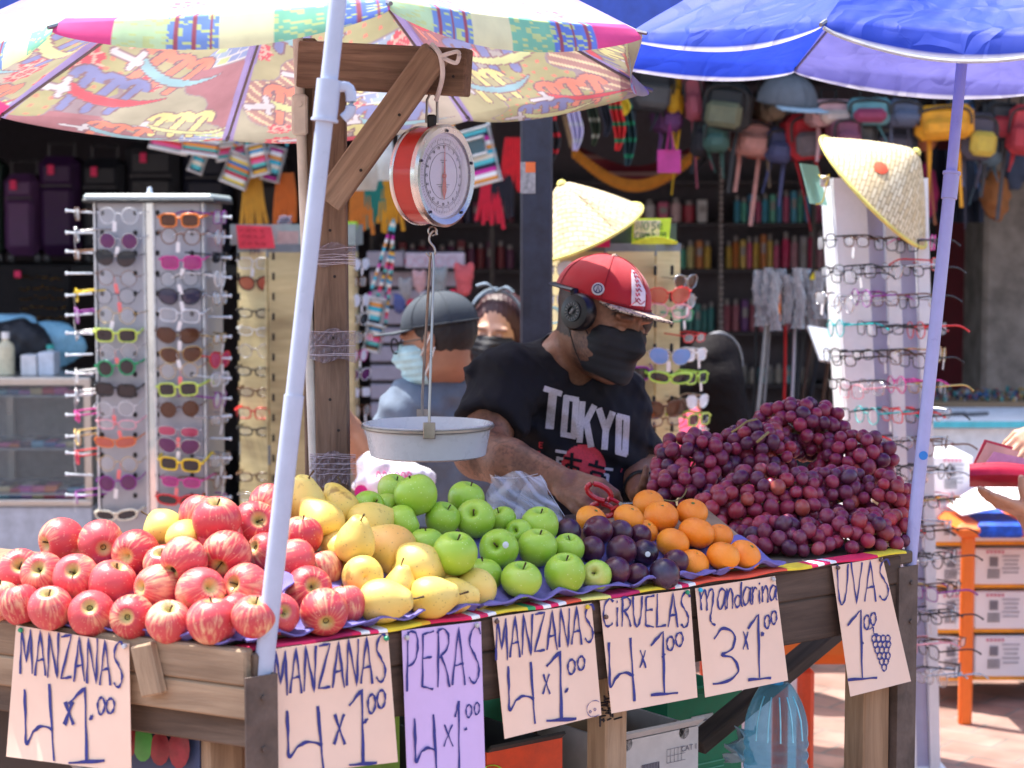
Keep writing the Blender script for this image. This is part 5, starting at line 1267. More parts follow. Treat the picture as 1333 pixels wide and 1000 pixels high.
for s in (1, -1):
    b = B(); M = frame(wld((s*.082, .012, .004), vh), vh[1]@np.array([0, 1, 0]), vh[1]@np.array([0, .1, 1 if s > 0 else -1])); 
    z_ = Vector((M[0][2], M[1][2], M[2][2])); ox = Vector(vh[1]@np.array([s, 0, 0])); sg = 1 if z_.dot(ox) > 0 else -1
    b.lathe([(.0001, -.002*sg), (.036, -.002*sg), (.039, .006*sg), (.039, .02*sg), (.035, .028*sg), (.024, .031*sg), (.0001, .031*sg)], 36, M); ec = b.obj('ear_cup', hpb, hp)
    b = B(); b.lathe([(.0215, .031*sg), (.021, .0345*sg), (.011, .0345*sg), (.0105, .031*sg)], 32, M); b.obj('dial_ring', hpb, ec)
    b = B()
    for k in range(16):
        a = k*math.pi/8; b.tube([M @ Vector((.0135*math.cos(a), .0135*math.sin(a), .0352*sg)), M @ Vector((.0185*math.cos(a), .0185*math.sin(a), .0352*sg))], .0009, 5)
    b.tube([M @ Vector((-.003, -.006, .0355*sg)), M @ Vector((.003, .006, .0355*sg))], .0022, 6); b.obj('ear_cup_marks', P('hp_grey', (.2, .2, .21), .4), ec)
b = B(); pts = [wld((.097*math.cos(a), -.012-.118*math.sin(a), .045-.01*math.sin(a)), vh) for a in [math.pi*k/16 for k in range(17)]]
b.tube(pts, .011, 8, flat=.35)
for s in (1, -1): b.tube([wld((s*.097, -.014, .045), vh), wld((s*.102, .0, .03), vh), wld((s*.1, .01, .01), vh)], .009, 8, flat=.4)
b.obj('headband', hpb, hp)
def fold(Pn): return .0035*np.sin(Pn[:, 0]*60+Pn[:, 2]*35+3*np.sin(Pn[:, 2]*18))+.0025*np.sin(Pn[:, 0]*-35+Pn[:, 2]*80+2*np.sin(Pn[:, 0]*25))+.0015*noise3(Pn, 45, 6)
CH = at(742, 562, 4.12); BE = at(745, 690, 4.1)
SRs = at(634, 556, 3.935); SLe = at(826, 598, 4.16)
def vshirt(Pn):
    d = elld(Pn, CH, (.175, .125, .215)); d = smin(d, elld(Pn, BE, (.18, .145, .24)), .06)
    d = smin(d, capd(Pn, SR, NB+Vector((0, .02, -.035)), .078, .078), .045); d = smin(d, capd(Pn, SLs, NB+Vector((0, .02, -.035)), .072, .075), .045)
    d = smin(d, elld(Pn, at(712, 512, 4.19), (.15, .11, .105)), .05)
    sl_ = capd(Pn, SR, SR.lerp(ER, .72), .078, .069); ax = V3((ER-SR).normalized()); sl_ = smax(sl_, (Pn-V3(SR.lerp(ER, .64)))@ax, .006)
    s2 = capd(Pn, SLs, SLs.lerp(EL_, .95), .073, .063); ax2 = V3((EL_-SLs).normalized()); s2 = smax(s2, (Pn-V3(SLs.lerp(EL_, .93)))@ax2, .006)
    d = smin(smin(d, sl_, .025), s2, .02)
    nk = capd(Pn, NB+Vector((.03, -.05, .06)), NB+Vector((-.0, .0, .0)), .078, .070)
    d = smax(d, -(capd(Pn, NB+Vector((.012, -.02, -.005)), wld((0, -.03, -.06), vh), .076, .09)), .008)
    return d+fold(Pn)*1.5-.004*np.exp(-((np.sin(Pn[:, 0]*38+Pn[:, 2]*22+1.5*np.sin(Pn[:, 2]*15)))/.25)**2)
lo, hi = bbx([SR, SLs, ER, EL_, CH+Vector((0, 0, -.55)), CH, NB], .14); lo[2] = .78
shirtm = P('shirt_black', (.014, .0135, .018), .85, var=.2, bump=.25, bs=900, spec=.2, vs=60)
shirt = sdf_obj('shirt', vshirt, lo, hi, .0055, shirtm, vd, it=1)
b = B(); cpts = []
for k in range(30):
    a = 2*math.pi*k/30; ctr = NB+Vector((.01, -.012, .002)); cpts.append(ctr+Vector((.078*math.cos(a), .074*math.sin(a), .018*math.sin(a)*1.2-.01*math.cos(a)-.018)))
b = B(); b.tube([NB+Vector((.066*math.cos(a)-.002, .068*math.sin(a)-.006, .012-.022*math.cos(a)*.6+.02*math.sin(a))) for a in [2*math.pi*k/60 for k in range(60)]], .0016, 6, closed=True); b.obj('gold_chain', P('gold', (.75, .5, .12), .25, 1.), vd)
svs, sfs = sdf_mesh(vshirt, lo, hi, .0055)
bvh = BVHTree.FromPolygons([Vector(v) for v in svs], [tuple(f) for f in sfs])
def onshirt(px, py, lift):
    r = ray(px, py).normalized(); h = bvh.ray_cast(CP, r)
    return None if h[0] is None else h[0]-r*lift
lcount = [0]
def sstroke(b, pts, wpx, closed=False, mi=0, sq=True):
    lcount[0] += 1; lift = .0022+.00012*(lcount[0] % 9)
    P2 = [Vector(p) for p in pts]; q = []
    for a, c in zip(P2[:-1], P2[1:]):
        n = max(1, int((c-a).length/1.6)); q += [a.lerp(c, i/n) for i in range(n)]
    q.append(P2[-1]); rows = []; nw = max(2, int(wpx/2))
    for i, p in enumerate(q):
        t = (q[min(i+1, len(q)-1)]-q[max(i-1, 0)]).normalized(); s = Vector((-t.y, t.x)); row = [onshirt(*(p+s*wpx*(k/nw-.5)), lift) for k in range(nw+1)]
        rows.append(row)
    for r0, r1 in zip(rows[:-1], rows[1:]):
        for k in range(nw):
            f4 = [r0[k], r0[k+1], r1[k+1], r1[k]]
            if all(x is not None for x in f4): b.add(f4, [(0, 1, 2, 3)], mi)
def Q(*pts): return [(690+x/5*1.0, 480+y/5*1.0) for x, y in pts]
sx = 5.0
def Q(*pts): return [(690+x/5., 480+y/5.) for x, y in pts]
pw_ = P('print_white', (.5, .46, .5), .85, var=.35, vs=450); pr_ = P('print_red', (.6, .05, .07), .85, var=.25, vs=300)
b = B()
for st, w_ in [((( 90, 128), (208, 165)), 7.4), (((150, 150), (126, 392)), 11), (((238, 175), (218, 425)), 8.4), (((300, 200), (284, 448)), 8.4), (((222, 186), (316, 204)), 7), (((200, 424), (300, 444)), 7),
             (((342, 213), (322, 482)), 8), (((420, 238), (352, 372)), 8), (((366, 345), (398, 512)), 8.4), (((447, 258), (494, 400)), 8.4), (((540, 280), (494, 400)), 8.4), (((494, 385), (484, 528)), 8.4),
             (((580, 300), (573, 548)), 8.2), (((630, 318), (618, 562)), 8.2), (((566, 306), (646, 326)), 7), (((558, 540), (632, 560)), 7)]:
    sstroke(b, Q(*st), w_)
for st, w_ in [(((165, 535), (238, 547)), 4), (((182, 572), (172, 655)), 4), (((172, 583), (215, 588)), 3.6), (((172, 618), (205, 622)), 3.6), (((168, 655), (212, 662)), 3.6), (((478, 650), (540, 658)), 3.6), (((508, 690), (500, 750)), 4), (((478, 688), (512, 694)), 3.6)]:
    sstroke(b, Q(*st), w_)
b.obj('shirt_lettering', pw_, shirt, smooth=False)
b = B(); cx0, cy0, rr0 = 690+347/5, 480+640/5, 29.0
for j in range(30):
    y = -rr0+ (j+.5)*2*rr0/30; hw = math.sqrt(max(0, rr0*rr0-y*y)); n = max(2, int(hw*2/2.2))
    for i in range(n):
        c4 = [(cx0-hw+2*hw*i/n, cy0+y-rr0/30), (cx0-hw+2*hw*(i+1)/n, cy0+y-rr0/30), (cx0-hw+2*hw*(i+1)/n, cy0+y+rr0/30), (cx0-hw+2*hw*i/n, cy0+y+rr0/30)]
        q4 = [onshirt(x_, y_, .0018) for x_, y_ in c4]
        if all(x is not None for x in q4): b.add(q4, [(0, 1, 2, 3)])
b.obj('shirt_emblem', pr_, shirt, smooth=False)
b = B()
for st, w_ in [(((62, 478), (60, 512)), 1.6), (((60, 480), (84, 484)), 1.6), (((60, 496), (80, 499)), 1.6), (((58, 513), (80, 516)), 1.6), (((66, 542), (46, 540), (44, 556), (62, 560), (60, 574), (40, 572)), 1.6), (((32, 590), (58, 594)), 1.6), (((45, 592), (42, 615)), 1.6), (((600, 650), (590, 675)), 1.4)]:
    sstroke(b, Q(*st), w_)
b.obj('shirt_small_print', pr_, shirt, smooth=False)
b = B()
for st, w_ in [(((222, 580), (338, 602)), 4), (((238, 622), (316, 650)), 3.4), (((238, 622), (228, 690)), 4), (((314, 645), (304, 705)), 4), (((232, 656), (310, 676)), 3.2), (((226, 688), (304, 706)), 3.4), (((274, 548), (260, 735)), 4.4), (((258, 700), (215, 735)), 4), (((266, 702), (300, 742)), 4),
             (((436, 596), (430, 628)), 4.4), (((380, 622), (486, 650)), 4), (((400, 668), (394, 720)), 4), (((400, 668), (474, 686)), 3.6), (((474, 684), (466, 738)), 4), (((394, 716), (466, 736)), 3.6), (((432, 728), (426, 775)), 4), (((405, 745), (385, 770)), 3.6), (((450, 752), (470, 778)), 3.6)]:
    sstroke(b, Q(*st), w_)
lcount[0] = 0
b.v = [tuple(Vector(v)+(CP-Vector(v)).normalized()*.0014) for v in b.v]
b.obj('shirt_characters', shirtm, shirt, smooth=False)
jean = P('jeans_dark', (.03, .035, .06), .85, bump=.3, bs=400)
def legs_fn(c, z=.85, w=.1):
    def f(Pn):
        d = elld(Pn, (c.x, c.y, z), (.17, .12, .12))
        for s in (-1, 1): d = smin(d, capd(Pn, (c.x+s*w, c.y, z-.02), (c.x+s*(w+.03), c.y+.02, .1), .09, .06), .03)
        return d
    return f
def trousers(root, c, z=.85, mat=jean):
    sdf_obj('trousers', legs_fn(c, z), (c.x-.33, c.y-.25, .02), (c.x+.33, c.y+.25, z+.2), .012, mat, root)
    for s in (-1, 1):
        b = B(); b.box((c.x+s*.13, c.y-.03, .045), (.09, .26, .085), bev=.03); b.obj('shoe', P('shoe', (.05, .05, .055), .6), root)
trousers(vd, Vector((BE.x, BE.y, 0)))
b = B(); wdir = (WL-EL_).normalized(); Mw = wdir.to_track_quat('Z', 'Y').to_matrix().to_4x4(); Mw.translation = EL_.lerp(WL, .72); b.lathe([(.036, -.007), (.039, -.006), (.039, .006), (.036, .007)], 24, Mw); b.obj('wristband', hpb, vd)
sp = P('scissor_red', (.62, .015, .02), .3, coat=.3, var=.05); st_ = P('blade', (.5, .5, .5), .25, 1.)
sc2 = thing('scissors', 'scissors with red plastic handles in the right hand of the vendor', 'scissors', at(805, 645, 3.64))
def loop(cx_, cy_, rx, ry, ang, Y, r, n=22):
    return [at(cx_+rx*math.cos(a)*math.cos(ang)-ry*math.sin(a)*math.sin(ang), cy_+rx*math.cos(a)*math.sin(ang)+ry*math.sin(a)*math.cos(ang), Y) for a in [2*math.pi*k/n for k in range(n)]]
b = B(); b.tube(loop(780, 641, 17, 9, .45, 3.62, 0), .0052, 8, closed=True); b.tube([at(793, 648, 3.62), at(806, 655, 3.62)], [.008, .006], 8, flat=.6); b.obj('handle', sp, sc2)
b = B(); b.tube(loop(784, 664, 15, 8, .2, 3.63, 0), .005, 8, closed=True); b.tube([at(796, 664, 3.625), at(808, 657, 3.622)], [.007, .006], 8, flat=.6); b.obj('handle', sp, sc2)
for dy in (-1.5, 2.5):
    b = B(); b.tube([at(804, 656, 3.62), at(822, 656+dy, 3.62), at(842, 657+dy*2.2, 3.625)], [.007, .006, .001], 6, flat=.25); b.obj('blade', st_, sc2)
b = B(); b.tube([at(808, 656, 3.612), at(808, 656, 3.63)], .004, 10); b.obj('pivot', steel2, sc2)
bagm = thin('bag_film', (.8, .8, .88), .24, .12)
bg_ = thing('plastic_bag', 'crumpled clear plastic bag between the green apples and the vendor hand', 'bag', at(690, 690, 3.5))
rb = random.Random(2)
for ly in range(2):
    b = B()
    top_ = [(641, 622), (664, 616), (690, 614), (706, 618)]; 
    def fb(u, v):
        xl, xr = 637-4*v+ly*4, 703+34*v; yl, yt_ = 618+60*v, 0
        px = xl+(xr-xl)*u; py = 617+4*math.sin(u*9)*(1-v)+66*v
        cr = sum(abs(math.sin(u*a_+v*c_+p_))*.35/k_ for a_, c_, p_, k_ in ((7, 4, 1, 1), (-9, 8, 2, 1.6), (15, -11, .5, 2.6)))
        return at(px+3*math.sin(v*11+ly), py, 3.50+ly*.03-.035*cr-.03*math.sin(math.pi*u)*(1-2*ly))
    b.grid(fb, 46, 40); b.obj('film', bagm, bg_, angle=180)
fm = P('bag_crease', (.62, .62, .7), .2)
for (x0, y0, x1, y1) in [(641, 622, 700, 617), (703, 618, 735, 672), ]:
    b = B(); b.tube(smooth_pts([at(x0, y0, 3.455), at((x0+x1)/2+rb.uniform(-3, 3), (y0+y1)/2+rb.uniform(-3, 3), 3.45), at(x1, y1, 3.455)], 5), .0005, 4); b.obj('crease', fm, bg_)

# ---------------- the man in the dark cap ----------------
def skinmat(nm, col):
    return P(nm, col, .5, var=.08, bump=.1, bs=300, sss=.06)
m2 = thing('person', 'man in dark cap and grey-blue shirt, seen from behind left of the vendor', 'person', (at(590, 600, 5.1).x, 5.1, 0))
h2 = head_frame(at(568, 441, 5.0), -106, 8, 0); sk2 = skinmat('skin_tan', (.36, .18, .11))
nb2 = at(592, 492, 5.08); s2l = at(535, 535, 5.0); s2r = at(668, 540, 5.2); e2 = at(492, 640, 4.92); w2 = at(455, 560, 4.78)
def b2(Pn):
    q = loc(Pn, h2); d = head_sdf(q, .93); d = smin(d, capd(Pn, wld((0, -.03, -.05), h2), nb2, .05, .055), .03)
    d = smin(d, elld(Pn, at(600, 600, 5.1), (.15, .1, .2)), .04)
    d = smin(d, capd(Pn, s2l, e2, .05, .045), .02); d = smin(d, capd(Pn, e2, w2, .045, .03), .02); return smin(d, capd(Pn, w2, w2+(w2-e2).normalized()*.08, .03, .02), .02)
lo, hi = bbx([s2l, s2r, e2, w2, wld((0, 0, .1), h2), nb2], .12); sdf_obj('body', b2, lo, hi, .006, sk2, m2)
def sh2(Pn):
    d = elld(Pn, at(600, 590, 5.1), (.185, .13, .2)); d = smin(d, elld(Pn, at(600, 720, 5.1), (.18, .14, .26)), .06); d = smin(d, capd(Pn, s2l, nb2-up*.02, .08, .07), .04); d = smin(d, capd(Pn, s2r, nb2-up*.02, .08, .07), .04)
    sv = capd(Pn, s2l, s2l.lerp(e2, .75), .078, .07); sv = smax(sv, (Pn-V3(s2l.lerp(e2, .7)))@V3((e2-s2l).normalized()), .006); d = smin(d, sv, .03)
    d = smax(d, -capd(Pn, nb2, nb2+Vector((0, 0, .2)), .068, .08), .008); return d+fold(Pn)*1.1
lo, hi = bbx([s2l, s2r, e2, at(600, 600, 5.1)], .15); lo[2] = .72; sdf_obj('shirt', sh2, lo, hi, .009, P('shirt_greyblue', (.12, .155, .21), .85, bump=.3, bs=300, var=.15), m2)
capd2 = P('cap_dark', (.035, .045, .058), .8, bump=.2, bs=500); make_cap(h2, m2, capd2, (capd2, capd2), logo=False, c=(0, -.016, .037), bl=.085, k_=.93)
def hair_fn(hf, drop=-.05, gr=.006, sc=1.):
    def f(Pn):
        q = loc(Pn, hf)/sc; d = elld(q, (0, -.022, .025), (.079+gr, .1+gr, .098)); d = smax(d, q[:, 1]-(.03+.5*q[:, 2]), .01); return smax(d, drop-q[:, 2]+0*q[:, 0], .01)+.002*noise3(Pn, 120, 3)
    return f
hairb = P('hair_black', (.012, .01, .011), .55, bump=.5, bs=300)
def hbb(hf, m=.06, dz=.15): return bbx([wld(p, hf) for p in ((.09, 0, 0), (-.09, 0, 0), (0, .1, .1), (0, -.12, -dz), (0, 0, .13))], m)
lo, hi = hbb(h2, .03); sdf_obj('hair', hair_fn(h2, -.05, .002, .92), lo, hi, .006, hairb, m2)
mb = P('mask_blue', (.4, .6, .62), .7); mk2 = mask_fn(h2, fold=.002); lo, hi = bbx([wld(p, h2) for p in ((.06, .03, -.13), (-.06, .03, -.13), (0, .12, -.02))], .04); mo2 = sdf_obj('face_mask', mk2, lo, hi, .005, mb, m2)
b = B()
for s in (1, -1):
    b.tube(smooth_pts([wld((s*.062, .03, -.04), h2), wld((s*.08, .01, -.02), h2), wld((s*.088, -.018, .016), h2)], 4), .0018, 6); b.tube(smooth_pts([wld((s*.064, .03, -.10), h2), wld((s*.08, .0, -.06), h2), wld((s*.088, -.022, -.02), h2)], 4), .0018, 6)
b.obj('ear_loop', P('loop_white', (.7, .75, .75), .7), mo2)
b = B(); 
for s in (1, -1): b.tube([wld((s*.07, .08, .004), h2), wld((s*.083, .04, .004), h2), wld((s*.087, .0, .006), h2)], .002, 6); b.tube([wld((s*(.038+.028*math.cos(a)), .103, -.005+.02*math.sin(a)), h2) for a in [k*.524 for k in range(12)]], .0022, 6, closed=True)
b.obj('eyeglasses', lash, m2); trousers(m2, Vector((at(600, 600, 5.1).x, 5.12, 0)))
# ---------------- the woman ----------------
w3 = thing('person', 'woman with black mask and knotted grey headband, facing the street behind the vendor', 'person', (at(655, 500, 6.0).x, 6.0, 0))
h3 = head_frame(at(649, 432, 5.9), -16, 4, -4); sk3 = skinmat('skin_light', (.5, .28, .19)); nb3 = at(650, 485, 6.05)
def b3(Pn):
    d = head_sdf(loc(Pn, h3), .95, ears=False); d = smin(d, capd(Pn, wld((0, -.03, -.05), h3), nb3, .05, .055), .03); return smin(d, elld(Pn, nb3-up*.1, (.15, .08, .1)), .03)
lo, hi = bbx([wld((0, 0, .1), h3), nb3-up*.1], .17); sdf_obj('body', b3, lo, hi, .0055, sk3, w3)
def hair3(Pn):
    q = loc(Pn, h3); qm = q.copy(); qm[:, 0] = np.abs(q[:, 0]); d = elld(q, (0, -.025, .03), (.085, .1, .097)); d = smin(d, capd(qm, (.075, -.0, .02), (.085, -.02, -.14), .028, .03), .03)
    d = smax(d, -elld(q, (0, .085, -.035), (.07, .1, .1)), .008); return d+.003*np.sin(q[:, 0]*400+q[:, 1]*150)*.5
lo, hi = hbb(h3, .06, .17); sdf_obj('hair', hair3, lo, hi, .005, P('hair_auburn', (.05, .016, .018), .5, bump=.4, bs=300), w3)
lo, hi = bbx([wld(p, h3) for p in ((.06, .03, -.13), (-.06, .03, -.13), (0, .12, -.02))], .04); sdf_obj('face_mask', mask_fn(h3, fold=.002), lo, hi, .005, maskm, w3)
b = B(); hbm = P('headband_grey', (.13, .17, .22), .8, bump=.3)
b.tube([wld((.089*math.cos(a), .02+.02*math.sin(a), .03+.102*math.sin(a)), h3) for a in [math.pi*k/20 for k in range(21)]], .011, 8, flat=.45)
b.tube(smooth_pts([wld((0, .045, .13), h3), wld((.03, .05, .15), h3), wld((.06, .05, .142), h3)], 4), [.006]*4+[.012]*5, 8, flat=.5); b.tube(smooth_pts([wld((0, .045, .13), h3), wld((-.03, .05, .145), h3), wld((-.055, .05, .13), h3)], 4), [.006]*4+[.012]*5, 8, flat=.5); b.obj('headband', hbm, w3)
for s in (1, -1):
    b = B(); b.tube([wld((s*x, .0855-2*(x-.031)**2, -.004-3*(x-.031)**2), h3) for x in (.018, .024, .03, .036, .043)], .0018, 6); b.obj('eyelash', lash, w3)
    b = B(); b.tube([wld((s*x, .088-2*(x-.031)**2, .017-4*(x-.034)**2), h3) for x in (.016, .024, .032, .04, .049)], .0018, 6); b.obj('eyebrow', P('brow', (.06, .03, .025), .8), w3)
def sh3(Pn):
    d = elld(Pn, nb3-up*.3, (.17, .12, .27)); d = smin(d, capd(Pn, nb3+Vector((-.15, 0, -.1)), nb3+Vector((-.19, 0, -.45)), .055, .05), .04); return smin(d, capd(Pn, nb3+Vector((.15, 0, -.1)), nb3+Vector((.19, 0, -.45)), .055, .05), .04)+fold(Pn)
lo, hi = bbx([nb3-up*.05, nb3-up*.6, nb3+Vector((-.2, 0, -.3)), nb3+Vector((.2, 0, -.3))], .1); sdf_obj('shirt', sh3, lo, hi, .012, P('top_dark', (.03, .03, .04), .85), w3); trousers(w3, Vector((nb3.x, nb3.y, 0)), .7)
# ---------------- girl with long hair ----------------
g4 = thing('person', 'girl with long black hair and pink top, seen from behind by the grapes', 'person', (at(940, 500, 6.2).x, 6.2, 0))
h4 = head_frame(at(932, 488, 6.2), 150, 10, 0); nb4 = at(925, 545, 6.2)
def b4(Pn):
    d = head_sdf(loc(Pn, h4), .92); d = smin(d, capd(Pn, wld((0, -.03, -.05), h4), nb4, .045, .05), .03); return smin(d, elld(Pn, nb4-up*.08, (.13, .07, .08)), .03)
lo, hi = bbx([wld((0, 0, .1), h4), nb4-up*.08], .15); sdf_obj('body', b4, lo, hi, .007, sk3, g4)
def hair4(Pn):
    q = loc(Pn, h4); d = elld(q, (0, -.025, .03), (.088, .105, .1)); a = at(945, 500, 6.12); c_ = at(958, 575, 6.1); d = smin(d, capd(Pn, a, c_, .06, .05), .05); d = smin(d, capd(Pn, at(925, 500, 6.12), at(935, 560, 6.12), .05, .035), .04)
    return d+.002*noise3(Pn, 130, 4)
lo, hi = bbx([wld((0, 0, .13), h4), at(960, 590, 6.1), at(915, 560, 6.1)], .1); sdf_obj('hair', hair4, lo, hi, .006, P('hair_black_long', (.009, .007, .008), .7, spec=.12, bump=.6, bs=200), g4)
def sh4(Pn): return elld(Pn, nb4-up*.2, (.17, .11, .25))+fold(Pn)
lo, hi = bbx([nb4, nb4-up*.5], .17); sdf_obj('shirt', sh4, lo, hi, .012, P('top_pink', (.75, .06, .16), .8, bump=.2), g4); trousers(g4, Vector((nb4.x, nb4.y, 0)), .62)
b = B(); b.tube([wld((.09*math.cos(a), .0, .03+.105*math.sin(a)), h4) for a in [math.pi*k/16 for k in range(17)]], .008, 8, flat=.4); b.obj('hair_band', P('band_grey', (.2, .2, .22), .4), g4)
# ---------------- customer at the right edge ----------------
c5 = thing('person', 'customer at the right edge of the picture, hands opening a red wallet', 'person', (1.75, 4.45, 0))
sk5 = skinmat('skin_hand', (.52, .27, .17)); W5 = at(1338, 668, 4.22); E5 = at(1385, 745, 4.42); W6 = at(1362, 560, 4.3); E6 = at(1450, 640, 4.45); S5 = Vector((1.72, 4.5, 1.3))
H5 = hand_prims(W5, at(1272, 640, 4.13)-W5, Vector((.1, .12, .95)), -1, [.0, .06, .1, .14], thumb=(.25, 1.1), sc=.95, spread=.001)
H6 = hand_prims(W6, at(1318, 592, 4.24)-W6, Vector((-.35, .3, -.8)), -1, [.5, .55, .6, .6], thumb=(.5, .7), sc=.9)
nb5 = Vector((1.72, 4.5, 1.42)); h5 = head_frame(Vector((1.68, 4.45, 1.58)), -60, 25)
def b5(Pn):
    d = capd(Pn, S5, E5, .045, .042); d = smin(d, capd(Pn, E5, W5, .042, .026), .02); d = smin(d, hand_sdf(Pn, H5), .01); d = smin(d, smin(capd(Pn, S5, E6, .045, .04), capd(Pn, E6, W6, .038, .026), .02), .01); d = smin(d, hand_sdf(Pn, H6), .008)
    d = smin(d, capd(Pn, S5, nb5, .05, .05), .03); d = smin(d, head_sdf(loc(Pn, h5)), .01); return smin(d, capd(Pn, wld((0, -.03, -.05), h5), nb5, .05, .055), .02)
lo, hi = bbx([W5, E5, E6, S5, at(1235, 620, 4.2), wld((0, 0, .12), h5)], .1); sdf_obj('body', b5, lo, hi, .0042, sk5, c5)
def sh5(Pn): return smin(elld(Pn, (1.78, 4.52, 1.12), (.17, .12, .26)), capd(Pn, S5, S5.lerp(E5, .35), .065, .06), .03)+fold(Pn)
sdf_obj('shirt', sh5, (1.5, 4.3, .8), (2.05, 4.75, 1.45), .012, P('shirt_cream', (.6, .55, .5), .8), c5); trousers(c5, Vector((1.78, 4.52, 0)))
lo, hi = hbb(h5, .05, .15); sdf_obj('hair', hair_fn(h5, -.1, .01), lo, hi, .008, hairb, c5)
wal = thing('wallet', 'open red zip wallet with pale pink lining, held in the customer hands', 'wallet', at(1300, 630, 4.2))
wr_ = P('wallet_red', (.38, .008, .03), .35, bump=.2, bs=400, coat=.2); wp_ = P('wallet_pink', (.42, .2, .18), .6)
p_ = lambda x, y, Y=4.23: at(x, y, Y)
b = B(); b.grid(lambda u, v: p_(1262+95*u, 0).lerp(p_(1262+95*u, 0), 0) if False else at(1262+100*u, 606+26*v*(1-.3*u)+(8*u)-6*math.sin(u*3.1)*(1-v), 4.22-.025*math.sin(math.pi*v)), 16, 6, thick=.004); b.obj('lower_flap', wr_, wal)
b = B(); b.grid(lambda u, v: at(1266+16*v+74*u, 606-34*v+8*u*(1-v)+20*u*v, 4.24+.02*v), 14, 8, thick=.004); b.obj('upper_flap', wr_, wal)
b = B(); b.grid(lambda u, v: at(1270+15*v+70*u, 604-28*v+8*u*(1-v)+20*u*v, 4.232+.02*v), 12, 8, thick=.002); b.obj('lining', wp_, wal)
b = B(); b.grid(lambda u, v: at(1282+12*v+64*u, 604-16*v+14*u, 4.222+.01*v), 10, 6, thick=.002); b.obj('pocket', P('wallet_lilac', (.5, .2, .34), .45), wal)
b = B(); b.tube([at(1262+100*u/12, 606+8*u/12-6*math.sin(u/12*3.1), 4.216) for u in range(13)], .002, 6); b.obj('zip', P('zip_gold', (.6, .4, .2), .35, .9), wal)
# ================= EYEGLASSES AND RACKS =================
LENSM = {}
def lensmat(kind):
    if kind in LENSM: return LENSM[kind]
    c = {'clear': ((.85, .88, .9), .10), 'dark': ((.015, .018, .025), .93), 'brown': ((.07, .025, .012), .92), 'purple': ((.1, .01, .1), .85), 'pink': ((.5, .05, .13), .75),
         'orange': ((.5, .1, .06), .75), 'mirror': ((.6, .65, .75), .95), 'gradient': ((.035, .035, .07), .92), 'mirrorblue': ((.15, .3, .65), .95), 'magenta': ((.35, .02, .18), .8)}[kind]
    LENSM[kind] = thin('lens_'+kind, c[0], c[1], .04); return LENSM[kind]
FRC = {'clear': (.7, .72, .75), 'black': (.012, .012, .014), 'gold': (.6, .42, .15), 'silver': (.55, .55, .57), 'brown': (.09, .035, .015), 'tortoise': (.16, .06, .02), 'yellowgreen': (.55, .7, .12), 'yellow': (.85, .6, .02),
       'green': (.02, .3, .12), 'lime': (.45, .75, .1), 'red': (.7, .03, .03), 'orange': (.75, .2, .03), 'pink': (.8, .35, .42), 'magenta': (.65, .03, .3), 'purple': (.25, .02, .28), 'white': (.8, .8, .78), 'cream': (.75, .7, .55), 'blue': (.02, .25, .55), 'teal': (.02, .5, .5), 'mint': (.4, .75, .75)}
def frm(c): return P('frame_'+c, FRC[c], .28 if c not in ('gold', 'silver') else .2, 1. if c in ('gold', 'silver') else 0., var=.06, coat=.2)
def outline(style, n=20):
    pts = []
    for k in range(n):
        a = 2*math.pi*k/n; c, s = math.cos(a), math.sin(a)
        if style == 'round': x, y = .024*c, .024*s
        elif style == 'aviator': x, y = .029*c*(1-.12*(s < 0)*-s), .024*s-.003+(.004 if s > 0 else 0)*abs(c); x += .004*s
        elif style == 'narrow': x, y = .026*math.copysign(abs(c)**.7, c), .0145*math.copysign(abs(s)**.75, s)
        elif style == 'cat': x, y = .027*math.copysign(abs(c)**.8, c), .019*math.copysign(abs(s)**.8, s)+.005*max(0, c)*(s > 0)
        elif style == 'sport': x, y = .031*math.copysign(abs(c)**.8, c), .015*math.copysign(abs(s)**.8, s)+.004*c
        else: x, y = .0265*math.copysign(abs(c)**.55, c), .0195*math.copysign(abs(s)**.6, s)
        pts.append((x, y))
    return pts
GL = {}
def glasses_meshes(style, thick):
    key = (style, thick)
    if key in GL: return GL[key]
    ol = outline(style); r = {'thin': .0011, 'mid': .0018, 'thick': .0032}[thick]; out = {}
    b = B()
    for s in (-1, 1):
        b.tube([(s*(.034+x), -.004*((.034+x)/.06)**2*-1, y) for x, y in ol], r, 5, closed=True, flat=1)
    b.tube(smooth_pts([(-.0085, .0, .005), (0, -.003, .009), (.0085, .0, .005)], 3), r*1.1, 5)
    for s in (-1, 1): b.tube([(s*.060, .004, .008), (s*.069, .007, .009)], r*1.4, 5)
    out['frame'] = b
    for s in (-1, 1):
        l = B(); vs = [(s*.034, -.0022, 0)]+[(s*(.034+x*.97), .004*((.034+x)/.06)**2, y*.97) for x, y in ol]; n = len(ol)
        l.add(vs, [(0, 1+i, 1+(i+1) % n) for i in range(n)]); out['lens%d' % s] = l
        t = B(); t.tube(smooth_pts([(s*.069, .007, .009), (s*.071, .06, .009), (s*.070, .105, .006), (s*.067, .135, -.012)], 3), [r*1.1]*9+[r*1.5], 5, flat=1.3); out['temple%d' % s] = t
    res = {}
    for k, v in out.items():
        me = bpy.data.meshes.new('eyeglass_'+k); me.from_pydata(v.v, [], v.f); me.polygons.foreach_set('use_smooth', [True]*len(v.f)); me.update(); res[k] = me
    GL[key] = res; return res
MC = {}
def mcopy(me, mat):
    k = (me.name, mat.name)
    if k not in MC:
        m = me.copy(); m.materials.clear(); m.materials.append(mat); MC[k] = m
    return MC[k]
tagm = P('price_tag', (.75, .75, .76), .6, var=.05); tagp = P('tag_pink', (.8, .2, .2), .6)
